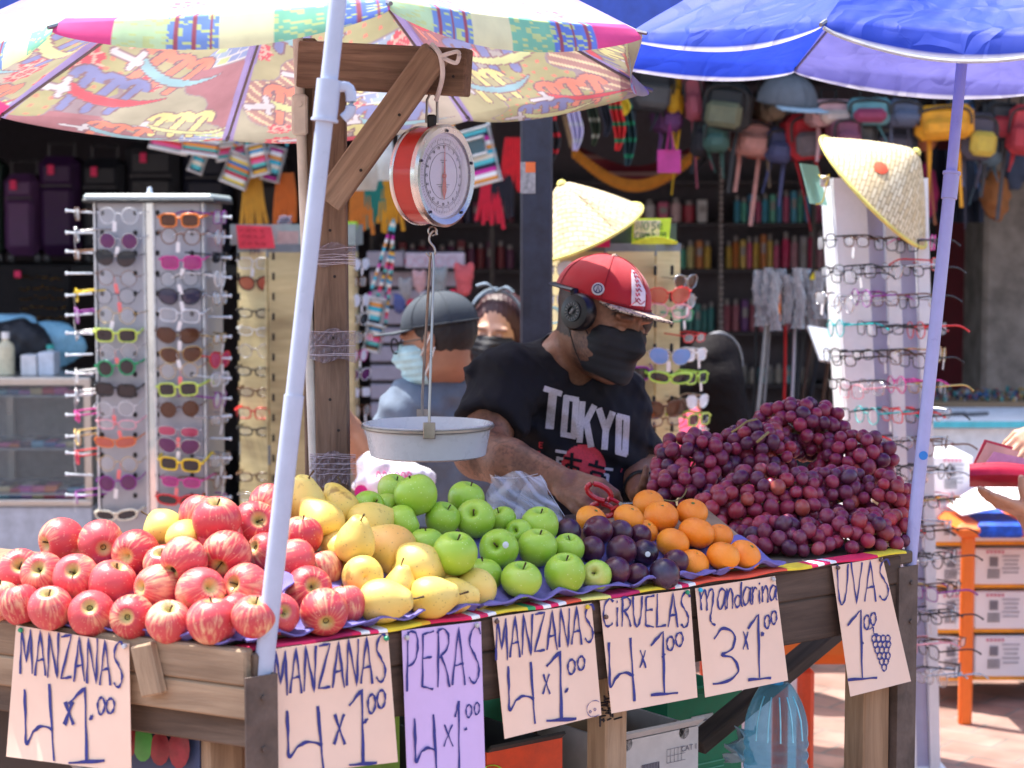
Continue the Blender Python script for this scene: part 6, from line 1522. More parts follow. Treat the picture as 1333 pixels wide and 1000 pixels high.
tb_ = B(); tb_.box((0, -.004, -.03), (.012, .001, .03)); tb_.tube([(0, -.002, .006), (0, -.004, -.015)], .0006, 4); TAGM = tb_.obj('t', tagm, local=True).data; bpy.data.objects.remove(bpy.data.objects['t'])
def glasses(p, front, lab, style='rect', fc='black', lens='clear', thick='mid', tag_=False, group='', cat=None, sc=1., roll=0, tcol=None, upv=(0, 0, 1)):
    """front = direction the lenses face"""
    f = Vector(front).normalized(); X = Vector(upv).cross(-f)*-1; X = (-f).cross(Vector(upv)).normalized(); Z = X.cross(-f).normalized()
    M = Matrix(((X.x, -f.x, Z.x, p[0]), (X.y, -f.y, Z.y, p[1]), (X.z, -f.z, Z.z, p[2]), (0, 0, 0, 1))) @ Matrix.Rotation(R(roll), 4, 'Y') @ Matrix.Scale(sc, 4)
    dk = lens != 'clear'; nm = 'sunglasses' if dk else 'eyeglasses'
    root = thing(nm, lab, cat or nm, (0, 0, 0), group); root.matrix_basis = M
    ms = glasses_meshes(style, thick); fm_ = frm(fc); tm = frm(tcol) if tcol else fm_
    for k, me in ms.items():
        mat = lensmat(lens) if k[:4] == 'lens' else (tm if k[:6] == 'temple' else fm_)
        o = bpy.data.objects.new(k.rstrip('-1'), mcopy(me, mat)); link(o); o.parent = root
    if tag_:
        o = bpy.data.objects.new('price_tag', mcopy(TAGM, tagp if tag_ == 'pink' else tagm)); link(o); o.parent = root; o.location = (random.uniform(-.01, .01), -.003, -.002); o.rotation_euler = (0, R(random.uniform(-15, 15)), 0)
    return root
def desc(style, fc, lens):
    fr = {'yellowgreen': 'yellow-green'}.get(fc, fc); st = {'rect': 'square', 'sport': 'wraparound', 'cat': 'cat-eye'}.get(style, style)
    ln = {'clear': '', 'mirrorblue': ' with blue mirror lenses', 'gradient': ' with smoky lenses'}.get(lens, ' with %s lenses' % lens)
    return '%s %s %s%s' % (fr, st, 'glasses' if lens == 'clear' else 'sunglasses', ln)
# ---- Rack A: silver mirrored spinner on the left ----
DA = 5.8
ra = thing('sunglasses_rack', 'silver mirrored sunglasses spinner with a grey lid and side rods, at the left', 'display rack', (at(193, 600, 5.98).x, 5.98, 0))
alu = P('rack_silver', (.36, .38, .43), .4, .45, var=.08, vs=4); mirr = P('mirror_strip', (.7, .7, .73), .06, 1., var=.03); lidm = P('lid_grey', (.36, .42, .42), .4, var=.06); blk = P('rack_black', (.02, .025, .028), .5)
L_, Rr = at(121, 300, DA).x, at(267, 300, DA).x; zt = at(190, 262, DA).z; wA = Rr-L_; cxA = (L_+Rr)/2
def facebox(x0, x1, z0, z1, y0, y1, mat, name, root, bev=.002):
    b = B(); b.box(((x0+x1)/2, (y0+y1)/2, (z0+z1)/2), (x1-x0, y1-y0, z1-z0), bev=bev); return b.obj(name, mat, root)
facebox(L_+.012, cxA-.012, .35, zt-.004, DA, DA+.01, alu, 'front_panel', ra); facebox(cxA+.012, Rr-.012, .35, zt-.004, DA, DA+.01, alu, 'front_panel', ra)
facebox(cxA-.0115, cxA+.0115, .35, zt-.004, DA+.004, DA+.012, mirr, 'mirror_strip', ra)
for x in (cxA-.014, cxA+.014, L_+.006, Rr-.006):
    b = B(); b.box((x, DA-.001, (.35+zt)/2), (.006, .012, zt-.36)); b.obj('edge_trim', P('clear_trim', (.6, .63, .66), .15, .3), ra)
facebox(L_, L_+.01, .35, zt-.004, DA+.012, DA+wA, alu, 'side_panel', ra); facebox(Rr-.01, Rr, .35, zt-.004, DA+.012, DA+wA, alu, 'side_panel', ra); facebox(L_+.012, Rr-.012, .35, zt-.004, DA+wA-.01, DA+wA-.0, alu, 'rear_panel', ra)
lid = B(); lx0, lx1 = at(109, 258, DA-.02).x, at(278, 258, DA-.02).x; lid.box(((lx0+lx1)/2, DA+wA/2-.005, zt+.010), (lx1-lx0, wA+.06, .024), bev=.008); lo_ = lid.obj('lid', lidm, ra)
b = B(); b.box(((lx0+lx1)/2, DA+wA/2-.005, zt+.001), (lx1-lx0+.006, wA+.066, .012), bev=.004); b.obj('lid_edge', blk, ra)
b = B(); b.lathe([(.0001, .022), (.006, .02), (.008, .008), (.012, 0)], 12, Matrix.Translation((cxA, DA+.02, zt+.022))); b.obj('lid_knob', P('knob', (.7, .7, .72), .2, .5), ra)
b = B(); b.lathe([(.03, .0), (.03, .36)], 16, Matrix.Translation((cxA, DA+wA/2, 0))); b.lathe([(.0001, .03), (.22, .02), (.24, 0)], 24, Matrix.Translation((cxA, DA+wA/2, 0))); b.obj('stand_base', blk, ra)
hole = P('hole_black', (.008, .008, .01), .6); chm = P('hole_ring', (.6, .6, .62), .25, .8)
rowsY = [277+26.3*k for k in range(16)]
for y in rowsY:
    for x in (134, 177, 206, 251):
        q = at(x-1, y, DA-.001); b = B(); M = frame(q, (1, 0, 0), (0, 0, 1)); b.lathe([(.0001, .0006), (.0068, .0006)], 14, M @ Matrix.Scale(1.25, 4, (0, 1, 0))); 
        if x in (134, 206) and True: b.obj('peg_hole', hole, ra)
        else: b.obj('peg_hole', hole, ra)
grp = 'sunglasses hung on the silver mirrored rack'
LA = [(281, 'round', 'clear', 'clear', 'thin', 1), (314, 'round', 'silver', 'purple', 'thin', 1), (335, 'aviator', 'black', 'dark', 'thin', 0), (362, 'round', 'tortoise', 'clear', 'thin', 1), (386, 'round', 'black', 'clear', 'thin', 1), (411, 'round', 'gold', 'clear', 'thin', 1),
      (437, 'rect', 'yellowgreen', 'dark', 'thick', 0), (458, 'round', 'silver', 'clear', 'thin', 1), (479, 'round', 'green', 'dark', 'thick', 0), (508, 'rect', 'black', 'dark', 'thick', 0), (533, 'round', 'clear', 'clear', 'thin', 1), (553, 'narrow', 'pink', 'clear', 'mid', 1),
      (576, 'sport', 'orange', 'orange', 'mid', 0), (604, 'round', 'gold', 'clear', 'thin', 1), (629, 'round', 'purple', 'purple', 'mid', 1), (671, 'sport', 'cream', 'dark', 'thick', 0)]
RA = [(287, 'rect', 'orange', 'brown', 'thick', 0), (308, 'round', 'tortoise', 'clear', 'mid', 1), (342, 'rect', 'magenta', 'magenta', 'mid', 1), (363, 'round', 'black', 'clear', 'thin', 1), (385, 'aviator', 'black', 'gradient', 'mid', 1), (411, 'rect', 'clear', 'clear', 'mid', 1),
      (436, 'aviator', 'brown', 'brown', 'mid', 1), (461, 'aviator', 'gold', 'brown', 'thin', 1), (483, 'round', 'gold', 'clear', 'thin', 1), (507, 'rect', 'yellowgreen', 'dark', 'thick', 0), (533, 'round', 'brown', 'brown', 'mid', 0), (562, 'narrow', 'silver', 'pink', 'thin', 1),
      (580, 'aviator', 'silver', 'purple', 'thin', 1), (605, 'rect', 'yellow', 'dark', 'thick', 0), (628, 'narrow', 'magenta', 'magenta', 'mid', 1), (651, 'sport', 'red', 'dark', 'thick', 0)]
for nmx, cx_, lst in (('left', 151, LA), ('right', 233, RA)):
    for k, (y, st, fc, ln, th, tg) in enumerate(lst):
        glasses(at(cx_+random.uniform(-2, 3), y, DA-.052), (random.uniform(-.22, .1), -1, -.12+random.uniform(-.15, .05)), '%s, %s down the %s column of the silver rack' % (desc(st, fc, ln), ORD[k+1], nmx), st, fc, ln, th, ['', 1, 'pink'][tg+(random.random() < .5) if tg else 0] if tg else False, grp, roll=random.uniform(-5, 5), sc=1.0)
sidecol = ['brown', 'silver', 'tortoise', 'purple', 'yellow', 'purple', 'silver', 'black', 'white', 'silver', 'magenta', 'gold', 'red', 'clear', 'purple', 'silver']
for side, xa, xb in ((-1, 121, 88), (1, 267, 299)):
    for k, y in enumerate(rowsY[:15]):
        y2 = y+(8 if side < 0 else 12)-(8 if side < 0 else 8)
        b = B(); p0_ = at(xa, y2, DA+.05); p1_ = at(xb, y2+random.uniform(-3, 3), DA+.05); b.tube([p0_, p1_], .0032, 8); b.tube([p1_, p1_+(p1_-p0_).normalized()*.006], .0055, 8); b.obj('rod', P('rod_white', (.62, .68, .74), .3, .2), ra)
        if k in ((3, 7, 13) if side < 0 else (5, 11)): continue
        fc = sidecol[(k+5*(side > 0)) % 16]; ln = 'dark' if fc in ('yellow', 'black') else ('pink' if fc in ('red', 'magenta') else 'clear')
        st = ['rect', 'round', 'narrow', 'aviator'][k % 4]
        glasses(at(xb+side*-11, y2+2, DA+.05), (side*1.0, -.18+random.uniform(-.2, .1), -.1), '%s, %s down the %s side rods of the silver rack' % (desc(st, fc, ln), ORD[k+1], 'left' if side < 0 else 'right'), st, fc, ln, 'mid', random.random() < .6, grp)
# ---- Rack B: pale wooden drum rack ----
tan = wood('rack_maple', (.5, .4, .19), (.68, .57, .3), .5, .8); gryb = P('rack_grey', (.16, .18, .2), .45)
def drum(name, label, pxl, pxr, Y, y_top, y_bot, facets, yaw0, bands, cat='display rack', mat=None, h0=None):
    cx_ = at((pxl+pxr)/2, 500, Y).x; rad = (at(pxr, 500, Y).x-at(pxl, 500, Y).x)/2; cy_ = Y+rad*.92
    root = thing(name, label, cat, (cx_, cy_, 0)); zt_ = at(600, y_top, Y).z; zb_ = .05
    ang = [R(yaw0)+2*math.pi*(k+.5)/facets for k in range(facets)]; V = [Vector((cx_+rad*math.sin(a), cy_-rad*math.cos(a), 0)) for a in ang]
    zs = sorted([at(600, y, Y).z for y in bands], reverse=True)
    for k in range(facets):
        a, c = V[k], V[(k+1) % facets]; dx = (c-a).normalized(); nrm = Vector((dx.y, -dx.x, 0)); e = .002
        m = (a+c)/2; b = B(); b.box((0, 0, 0), ((c-a).length-e*2, .01, zt_-zb_-.004), bev=.002); o = b.obj('panel', mat or tan, None, local=True, smooth=False); 
        M = frame(m+up*((zt_+zb_)/2)-nrm*-.0, up, -dx) ; M = Matrix(((dx.x, dx.y*-1 if False else -nrm.x, 0, m.x), (dx.y, -nrm.y, 0, m.y), (0, 0, 1, (zt_+zb_)/2), (0, 0, 0, 1)))
        o.matrix_basis = wm(root).inverted() @ M; o.parent = root
    for (y0, y1) in [(bands[i], bands[i+1]) for i in range(0, len(bands), 2)]:
        z0, z1_ = at(600, y1, Y).z, at(600, y0, Y).z; b = B(); n = facets; pr = [(c-Vector((cx_, cy_, 0)))*1.025 for c in V]
        vs = [Vector((cx_, cy_, z0))+p for p in pr]+[Vector((cx_, cy_, z1_))+p for p in pr]; b.add(vs, [(i, (i+1) % n, (i+1) % n+n, i+n) for i in range(n)]+[tuple(range(n, 2*n)), tuple(reversed(range(n)))]); b.obj('band', gryb, root, smooth=False)
    return root, V, cx_, cy_, rad
rbk, VB, cxB, cyB, radB = drum('eyeglass_rack', 'pale wooden drum rack with grey bands and an open grey tray, behind the wooden post', 300, 463, 6.3, 327, 700, 8, 0, [318, 335, 580, 605])
def tray_box(root, px0, px1, y0, y1, Y, dep, mat, name='tray'):
    b = B(); a = at(px0, y1, Y); c = at(px1, y0, Y); t_ = .006
    for (x0, x1, ya, yb) in ((a.x, c.x, Y, Y+t_), (a.x, c.x, Y+dep, Y+dep+t_), (a.x-t_, a.x, Y, Y+dep+t_), (c.x, c.x+t_, Y, Y+dep+t_)): b.box(((x0+x1)/2, (ya+yb)/2, (a.z+c.z)/2), (x1-x0, yb-ya, c.z-a.z))
    b.box(((a.x+c.x)/2, Y+dep/2+.003, a.z-.003), (c.x-a.x+.012, dep+.012, .005)); return b.obj(name, mat, root, smooth=False)
tray_box(rbk, 302, 460, 292, 317, 6.33, .32, P('tray_grey', (.27, .32, .3), .45))
def notice(root, corners, Y, mat, name, lines=0, ic=None):
    P4 = [at(x, y, Y) for x, y in corners]; b = B(); b.add(P4+[p+Vector((0, .002, 0)) for p in P4], [(0, 1, 2, 3), (7, 6, 5, 4), (0, 4, 5, 1), (1, 5, 6, 2), (2, 6, 7, 3), (3, 7, 4, 0)])
    o = b.obj(name, mat, root, smooth=False)
    if lines:
        b = B(); rr = random.Random(lines)
        for l in range(lines):
            v = (l+.7)/(lines+.4); A, C = P4[0].lerp(P4[3], v), P4[1].lerp(P4[2], v); n = 9; pts = []
            for i in range(n*3): pts.append(A.lerp(C, .08+.84*i/(n*3))+Vector((0, -.002, rr.uniform(-.006, .006))))
            for i in range(0, len(pts)-5, 6): b.tube(pts[i:i+5], .0009, 4)
        b.obj('writing', ic or ink, o)
    return o
notice(rbk, [(307, 293), (353, 295), (358, 323), (311, 324)], 6.29, P('card_red', (.75, .05, .08), .7), 'red_card', 3, P('ink_red', (.35, .02, .03), .7))
notice(rbk, [(362, 301), (389, 301), (388, 322), (361, 322)], 6.3, P('card_brown', (.45, .3, .27), .7), 'brown_card')
text_mesh('1M', .028, frame(at(331, 328, 6.27), (1, 0, 0), (0, 0, 1)), ink, 'lettering', rbk)
b = B()
for k in range(9): b.tube(smooth_pts([at(366+random.uniform(-8, 14), 290+random.uniform(-9, 3), 6.38) for _ in range(4)], 3), .004, 5)
tag(b.obj('crumpled_film', wrap), 'crumpled clear plastic film lying in the tray of the drum rack', 'plastic film')
cupm = P('cup_lime', (.35, .6, .05), .4); b = B(); b.lathe([(.0001, 0), (.022, 0), (.032, .07), (.030, .07), (.02, .004), (.0001, .004)], 20, Matrix.Translation(at(454, 316, 6.4))); tag(b.obj('plastic_cup', cupm), 'lime green plastic cup in the tray behind the wooden post', 'cup')
fB = lambda a: (math.sin(a), -math.cos(a), 0)
BL_ = [(343, 'rect', 'clear', 'clear'), (368, 'aviator', 'brown', 'orange'), (408, 'narrow', 'black', 'clear'), (432, 'narrow', 'clear', 'clear'), (457, 'round', 'silver', 'clear'), (484, 'narrow', 'black', 'clear'), (511, 'narrow', 'brown', 'clear'), (538, 'rect', 'red', 'clear'), (562, 'narrow', 'black', 'clear'), (621, 'narrow', 'brown', 'clear'), (648, 'narrow', 'silver', 'clear')]
for k, (y, st, fc, ln) in enumerate(BL_):
    glasses(at(331+random.uniform(-2, 2), y, 6.31), (-.18, -1, -.1), '%s, %s down the drum rack left column' % (desc(st, fc, ln), ORD[k+1]), st, fc, ln, 'thick' if fc in ('black', 'brown', 'red') else 'mid', k in (0,), 'eyeglasses on the pale drum rack behind the post', roll=random.uniform(-3, 3), sc=.93)
for k, y in enumerate([345, 372, 398, 425, 452, 481, 512, 540, 565, 622]):
    fc = ['white', 'gold', 'blue', 'silver', 'brown', 'black', 'brown', 'black', 'gold', 'silver'][k]
    glasses(at(388, y, 6.33), (.3, -1, -.1), '%s, %s down the drum rack column between the poles' % (desc('narrow', fc, 'clear'), ORD[k+1]), 'narrow', fc, 'clear', 'mid', False, 'eyeglasses on the pale drum rack behind the post', sc=.9)
for k in range(13):
    y = 343+24*k; fc = ['silver', 'tortoise', 'clear', 'white', 'silver', 'magenta', 'clear'][k % 7]; ln = ['mirror', 'clear', 'mirror', 'dark', 'clear', 'mirror', 'purple'][k % 7]; st = ['aviator', 'rect', 'round'][k % 3]
    glasses(at(466+random.uniform(0, 8), y, 6.45), (1, -.7+random.uniform(-.2, .2), -.1), '%s, %s down the drum rack right edge' % (desc(st, fc, ln), ORD[k+1]), st, fc, ln, 'mid', random.random() < .4, 'eyeglasses on the pale drum rack behind the post', sc=.85)
for k, x in enumerate((311, 356, 371)):   # slots
    for y in rowsY[2:14]:
        b = B(); b.box(at(x, y+4, 6.295 if k < 2 else 6.31), (.008, .004, .024)); b.obj('slot', hole, rbk)
# ---- Rack C: pale drum behind the vendor ----
rc, VC, cxC, cyC, radC = drum('sunglasses_rack', 'pale wooden drum rack of sunglasses directly behind the vendor', 716, 890, 5.5, 326, 612, 8, 12, [317, 333])
for x in (730, 852, 874): 
    for y in range(352, 600, 34):
        dY = 5.47 if x == 730 else (5.49 if x < 860 else 5.51)
        b = B(); b.box(at(x+random.uniform(-1, 1), y, dY), (.009, .02, .03), bev=.003); b.obj('slot', hole, rc)
zC = at(800, 612, 5.5).z
tray_box(rc, 742, 878, 291, 317, 5.56, .24, P('tray_darkgreen', (.06, .09, .075), .4))
gC = 'sunglasses on the pale rack behind the vendor'
for (x, y, st, fc, ln, th, yaw, lab) in [
 (723, 350, 'aviator', 'silver', 'mirror', 'thin', -.5, 'silver mirror aviators at top, beside the dark steel post'), (723, 389, 'aviator', 'silver', 'mirror', 'thin', -.5, 'silver mirror aviators, lower of two beside the dark steel post'),
 (735, 410, 'round', 'mint', 'clear', 'thick', -.4, 'mint green round frames next to the vendor ear, beside the steel post'), (760, 352, 'rect', 'black', 'dark', 'thick', 0, 'black sunglasses peeking out left of the vendor red cap'),
 (872, 384, 'aviator', 'red', 'orange', 'mid', .3, 'red rimmed sunglasses with orange lenses beside the vendor cap brim'), (872, 405, 'cat', 'pink', 'clear', 'mid', .3, 'pink cat-eye frames just under the cap brim'),
 (873, 463, 'aviator', 'silver', 'mirrorblue', 'thin', .25, 'silver aviators with blue mirror lenses right of the vendor face'), (873, 492, 'sport', 'lime', 'dark', 'thick', .3, 'lime green wraparound sunglasses with dark lenses on the pale rack'),
 (866, 532, 'aviator', 'brown', 'brown', 'thick', .35, 'brown sunglasses above the tortoise pair, right of the shirt sleeve'), (866, 548, 'narrow', 'tortoise', 'clear', 'mid', .3, 'tortoise narrow glasses, lowest on the pale rack beside the sleeve'),
 (818, 487, 'rect', 'purple', 'dark', 'thick', 0, 'dark purple sunglasses half hidden behind the vendor shoulder')]:
    glasses(at(x, y, 5.41), (yaw, -1, -.12), lab, st, fc, ln, th, y in (463,), gC, roll=random.uniform(-4, 4), sc=.98)
for (x, y, st, fc, ln, lab) in [(894, 366, 'aviator', 'silver', 'brown', 'silver framed pair poking out at the right edge of the pale rack top'), (893, 392, 'round', 'silver', 'clear', 'round silver pair at the right edge beside the green one'), (889, 411, 'rect', 'green', 'clear', 'bright green frames at the right edge of the pale rack'),
 (905, 440, 'narrow', 'red', 'clear', 'red brown pair jutting right above the girl head'), (906, 462, 'rect', 'white', 'mirror', 'white framed pair hanging with a tag left of the girl'), (908, 492, 'rect', 'lime', 'dark', 'lime pair with dark lenses, upper of two by the girl hair'), (909, 522, 'aviator', 'silver', 'mirror', 'silver pair between the two lime pairs'), (911, 546, 'rect', 'yellowgreen', 'dark', 'yellow-green pair with dark lenses, lower of two by the girl hair'), (909, 565, 'round', 'silver', 'clear', 'silver round pair, lowest at the right edge of the pale rack')]:
    glasses(at(x, y, 5.56), (.85, -.75, -.1), lab, st, fc, ln, 'thick' if fc in ('lime', 'green', 'yellowgreen', 'white') else 'mid', random.random() < .7, gC, sc=.85)
yg = P('note_lime', (.6, .78, .06), .7); nr = thing('paper_sign', 'lime green sign reading NO SE Cambian on top of the rack behind the vendor', 'sign', at(850, 318, 5.5))
o = notice(nr, [(824, 284), (874, 284), (871, 311), (822, 315)], 5.52, yg, 'card'); b = B()
notice(nr, [(826, 287), (860, 287), (858, 308), (825, 310)], 5.517, P('note_pale', (.85, .72, .5), .7), 'pale_patch')
b = B(); b.grid(lambda u, v: at(822+60*u, 318-9*math.sin(u*math.pi*.9)*(v)+(1-u)*-2*v, 5.49-.01*v), 10, 4, thick=.001); b.obj('folded_edge', yg, nr)
def ptxt(b, items, Y, lw=.0018):
    for (g, x0, y0, x1, y1) in items:
        for st in strokes(g):
            pts = smooth_pts([Vector((p[0], p[1], 0)) for p in st], 5) if len(st[0]) > 2 else [Vector((p[0], p[1], 0)) for p in st]
            b.tube([at(x0+(x1-x0)*p.x, y1+(y0-y1)*p.y, Y) for p in pts], lw, 5)
b = B(); ptxt(b, word('NO', ((828, 288, 300), (845, 287, 299)))+word('SE', ((849, 289, 299), (862, 289, 299)))+word('Cambian', ((827, 303, 313), (868, 302, 311)), gap=.1) if False else
     [('N', 829, 288, 836, 299), ('0', 838, 289, 844, 299), ('S', 848, 289, 854, 299), ('e', 856, 291, 863, 298), ('C', 827, 303, 832, 312), ('a', 833, 304, 838, 311), ('n', 839, 304, 843, 311), ('n', 843, 304, 847, 311), ('b', 849, 304, 853, 311), ('i', 854, 304, 857, 311), ('a', 858, 303, 863, 310), ('n', 864, 303, 868, 310)], 5.512, .0013)
b.obj('lettering', P('ink_green', (.02, .1, .04), .6), nr)
b = B(); b.grid(lambda u, v: at(768+26*u, 322-(6+4*math.sin(u*9))*v-4*v, 5.48), 8, 4, thick=.002); tag(b.obj('fabric_flower', P('magenta_cloth', (.6, .01, .12), .8)), 'small magenta cloth scrap tucked under the straw hat', 'cloth')
# ---- straw hats ----
def strawmat():
    m, t, b = newmat('straw_weave'); L = t.links; tc = nd(t, 'ShaderNodeTexCoord'); br = nd(t, 'ShaderNodeTexBrick', i_Scale=1., i_Brick_Width=.06, i_Row_Height=.024, i_Mortar_Size=.0025, i_Mortar_Smooth=.6)
    uv = nd(t, 'ShaderNodeUVMap'); L.new(tc.outputs['UV'], br.inputs['Vector']); br.inputs['Color1'].default_value = (.8, .68, .44, 1); br.inputs['Color2'].default_value = (.68, .52, .28, 1); br.inputs['Mortar'].default_value = (.3, .17, .06, 1)
    n = nd(t, 'ShaderNodeTexNoise', i_Scale=60., i_Detail=4.); L.new(tc.outputs['Object'], n.inputs['Vector']); r = ramp(t, [(.3, (.8, .8, .8)), (.7, (1.08, 1.08, 1.08))]); L.new(n.outputs['Fac'], r.inputs[0])
    mx = nd(t, 'ShaderNodeMix', data_type='RGBA', blend_type='MULTIPLY'); mx.inputs[0].default_value = 1; L.new(br.outputs['Color'], mx.inputs[6]); L.new(r.outputs[0], mx.inputs[7]); L.new(mx.outputs[2], b.inputs['Base Color'])
    b.inputs['Roughness'].default_value = .6; bp = nd(t, 'ShaderNodeBump', i_Strength=.8, i_Distance=.003); bp.invert = True; L.new(br.outputs['Fac'], bp.inputs['Height']); L.new(bp.outputs[0], b.inputs['Normal']); return m
straw = strawmat(); rimy = P('hat_rim', (.7, .62, .16), .6)
def conehat(center, axis, rad, hgt, lab):
    ax = Vector(axis).normalized(); M = ax.to_track_quat('Z', 'Y').to_matrix().to_4x4(); M.translation = center
    root = thing('straw_hat', lab, 'hat', center, 'woven conical straw hats'); root.matrix_basis = M
    b = B(); ns, nr_ = 72, 24
    def pt(u, v):
        a = 2*math.pi*u; r = rad*v; return (r*math.cos(a), r*math.sin(a), hgt*(1-v)+.008*math.sin(math.pi*v)-.012*math.exp(-(v*14)**2))
    b.grid(pt, ns, nr_, thick=-.003); o = b.obj('crown', straw, root, local=True, angle=180)
    uvl = o.data.uv_layers.new(name='UVMap'); co = np.zeros(len(o.data.vertices)*3); o.data.vertices.foreach_get('co', co); co = co.reshape(-1, 3); li = np.zeros(len(o.data.loops), int); o.data.loops.foreach_get('vertex_index', li)
    x, y = co[li, 0], co[li, 1]; k = (np.abs(np.arctan2(y, x)))//(math.pi/3); uv = np.stack([(x*.77+y*.64), (-x*.64+y*.77)], 1)*2.2; uvl.data.foreach_set('uv', uv.ravel())
    b = B(); b.tube([(rad*math.cos(2*math.pi*k/60), rad*math.sin(2*math.pi*k/60), 0) for k in range(60)], .0055, 8, closed=True); b.obj('rim', rimy, root, local=True)
    b = B(); b.lathe([(.0001, .006), (.008, .004), (.014, -.004)], 12, Matrix.Translation((0, 0, hgt-.006))); b.obj('tip_knot', rimy, root, local=True)
    return root, pt, M
hc1 = at(759, 303, 5.42); h1r, pt1, M1 = conehat(hc1, (-.40, -.22, .88), .18, .165, 'woven conical straw hat lying on the rack behind the vendor, beside the steel post')
hc2 = at(1137, 250, 5.15); h2r, pt2, M2 = conehat(hc2, (.66, -.3, .66), .2, .165, 'woven conical straw hat with a red seal, tilted on top of the white rack')
for rt_, sh_ in ((h1r, 0), (h2r, 1)):
    b = B()
    if sh_:
        b.lathe([(.0001, .0015), (.018, .001), (.021, 0)], 9, Matrix.Identity(4)); o = b.obj('red_seal', P('seal_red', (.8, .1, .04), .7), rt_, local=True)
        inv = wm(rt_).inverted(); vd_ = (inv.to_3x3() @ Vector((-.1, -1, -.25))).normalized(); a = math.atan2(vd_.y, vd_.x)-.5; p = Vector((.12*math.cos(a), .12*math.sin(a), .16*(1-.12/.205)+.0095)); n_ = Vector((.16*math.cos(a), .16*math.sin(a), .205)).normalized(); q_ = n_.to_track_quat('Z', 'Y'); o.location = p; o.rotation_mode = 'QUATERNION'; o.rotation_quaternion = q_
    inv = wm(rt_).inverted(); vd_ = (inv.to_3x3() @ Vector((0, -1, .3))).normalized(); a0 = math.atan2(vd_.y, vd_.x)+(.35 if sh_ == 0 else .35)
    for k in range(7):
        a = a0+random.uniform(-.12, .12); v0 = random.uniform(.4, .7); v1 = v0+random.uniform(-.14, .14); a1 = a+random.uniform(-.2, .2)
        b.tube([Vector(pt1(a/(2*math.pi), v0))+Vector((0, 0, .004)), Vector(pt1(a1/(2*math.pi), v1))+Vector((0, 0, .004))], .0008, 4) if k else None
    if not sh_: b.obj('ink_sketch', P('ink_brown', (.2, .15, .1), .7), rt_, local=True)
# ---- Rack D: white fluted tower on the right ----
rd = thing('eyeglass_rack', 'tall white fluted eyeglass tower leaning slightly, right of the grapes', 'display rack', (at(1180, 1000, 5.25).x, 5.3, 0))
wht = P('tower_white', (.82, .84, .88), .45, var=.05); lav = P('tower_lavender', (.5, .5, .68), .5, var=.05)
tl, tr_, bl_, br_ = at(1083, 232, 5.2), at(1206, 232, 5.2), at(1128, 1010, 5.2), at(1222, 1010, 5.2); bl_.z = .02; br_.z = .02
flute = [(0, .34, wht, 0), (.34, .53, lav, .03), (.53, .68, wht, .0), (.68, .87, lav, .03), (.87, 1, wht, 0)]
for (u0, u1, mm, dp) in flute:
    b = B(); b.grid(lambda u, v: (bl_.lerp(br_, u0+(u1-u0)*u)).lerp(tl.lerp(tr_, u0+(u1-u0)*u), v)+Vector((0, dp, 0)), 2, 8, thick=-.02); o = b.obj('fluted_panel', mm, rd, smooth=False)
for s_, (p0_, p1_) in enumerate(((bl_, tl), (br_, tr_))):
    b = B(); b.grid(lambda u, v: p0_.lerp(p1_, v)+Vector((0, .02+.18*u, 0)), 2, 4, thick=.01*(1 if s_ else -1)); b.obj('side_panel', wht, rd, smooth=False)
b = B(); b.grid(lambda u, v: (bl_.lerp(br_, u)).lerp(tl.lerp(tr_, u), v)+Vector((0, .2, 0)), 2, 4, thick=-.01); b.obj('rear_panel', wht, rd, smooth=False)
b = B(); b.box((at(1180, 1000, 5.25).x, 5.3, .012), (.2, .2, .02), bev=.004); b.obj('base', wht, rd)
dcol = ['brown', 'black', 'purple', 'black', 'black', 'silver', 'teal', 'black', 'black', 'black', 'red', 'black', 'gold', 'black', 'tortoise', 'silver', 'black']
d2 = ['black', 'silver', 'tortoise', 'black', 'brown', 'magenta', 'red', 'silver', 'black', 'gold', 'black', 'silver', 'brown', 'black', 'pink', 'silver', 'black']
gD = 'eyeglasses pegged on the white fluted tower'
for k in range(16):
    y = 312+37.6*k; t_ = (y-232)/778; xl = 1083+45*t_; 
    for j, (off_, cc) in enumerate(((-14, dcol[(k+3) % 17]), (28+18*(j0 if False else 0), dcol[k]), (62, d2[k]), (104, d2[(k+5) % 17]), (92, dcol[(k+7) % 17]), (4, d2[(k+9) % 17]))):
        if j == 0 and k > 8: continue
        if j == 1 and k > 13: continue
        if j == 5 and (k > 8 or k % 3 == 0): continue
        st = ['rect', 'narrow', 'rect', 'round'][(k+j) % 4]
        if j == 3:
            glasses(at(xl+128+random.uniform(-3, 3), y+random.uniform(-5, 5), 5.12), (1, -.55+random.uniform(-.2, .2), -.05), '%s, row %s, facing right off the white tower edge' % (desc(st, cc, 'clear'), ORD[k+1]), st, cc, 'clear', 'mid', random.random() < .2, gD, sc=.86, roll=random.uniform(-4, 8)); continue
        glasses(at(xl+off_+(5 if k % 2 else 0)+random.uniform(-3, 3), y+random.uniform(-3, 3)+j*1.5, 5.1), (-1, -.38+random.uniform(-.15, .2), -.05), '%s, row %s, %s pair from left on the white tower' % (desc(st, cc, 'clear'), ORD[k+1], ORD[j+1]), st, cc, 'clear', 'mid', random.random() < .15, gD, sc=.93, roll=random.uniform(-6, 2))
b = B(); b.grid(lambda u, v: at(1041+38*u*.0+ (0 if 0 else 1)*(22*u+13*v), 213+3*u+52*v, 5.2+.04*u), 4, 4, thick=.004); mr_ = b.obj('mirror', P('mirror_green', (.3, .6, .5), .12, .3, var=.03)); tag(mr_, 'small pale green mirror tied with yellow wire at the top of the white tower', 'mirror')
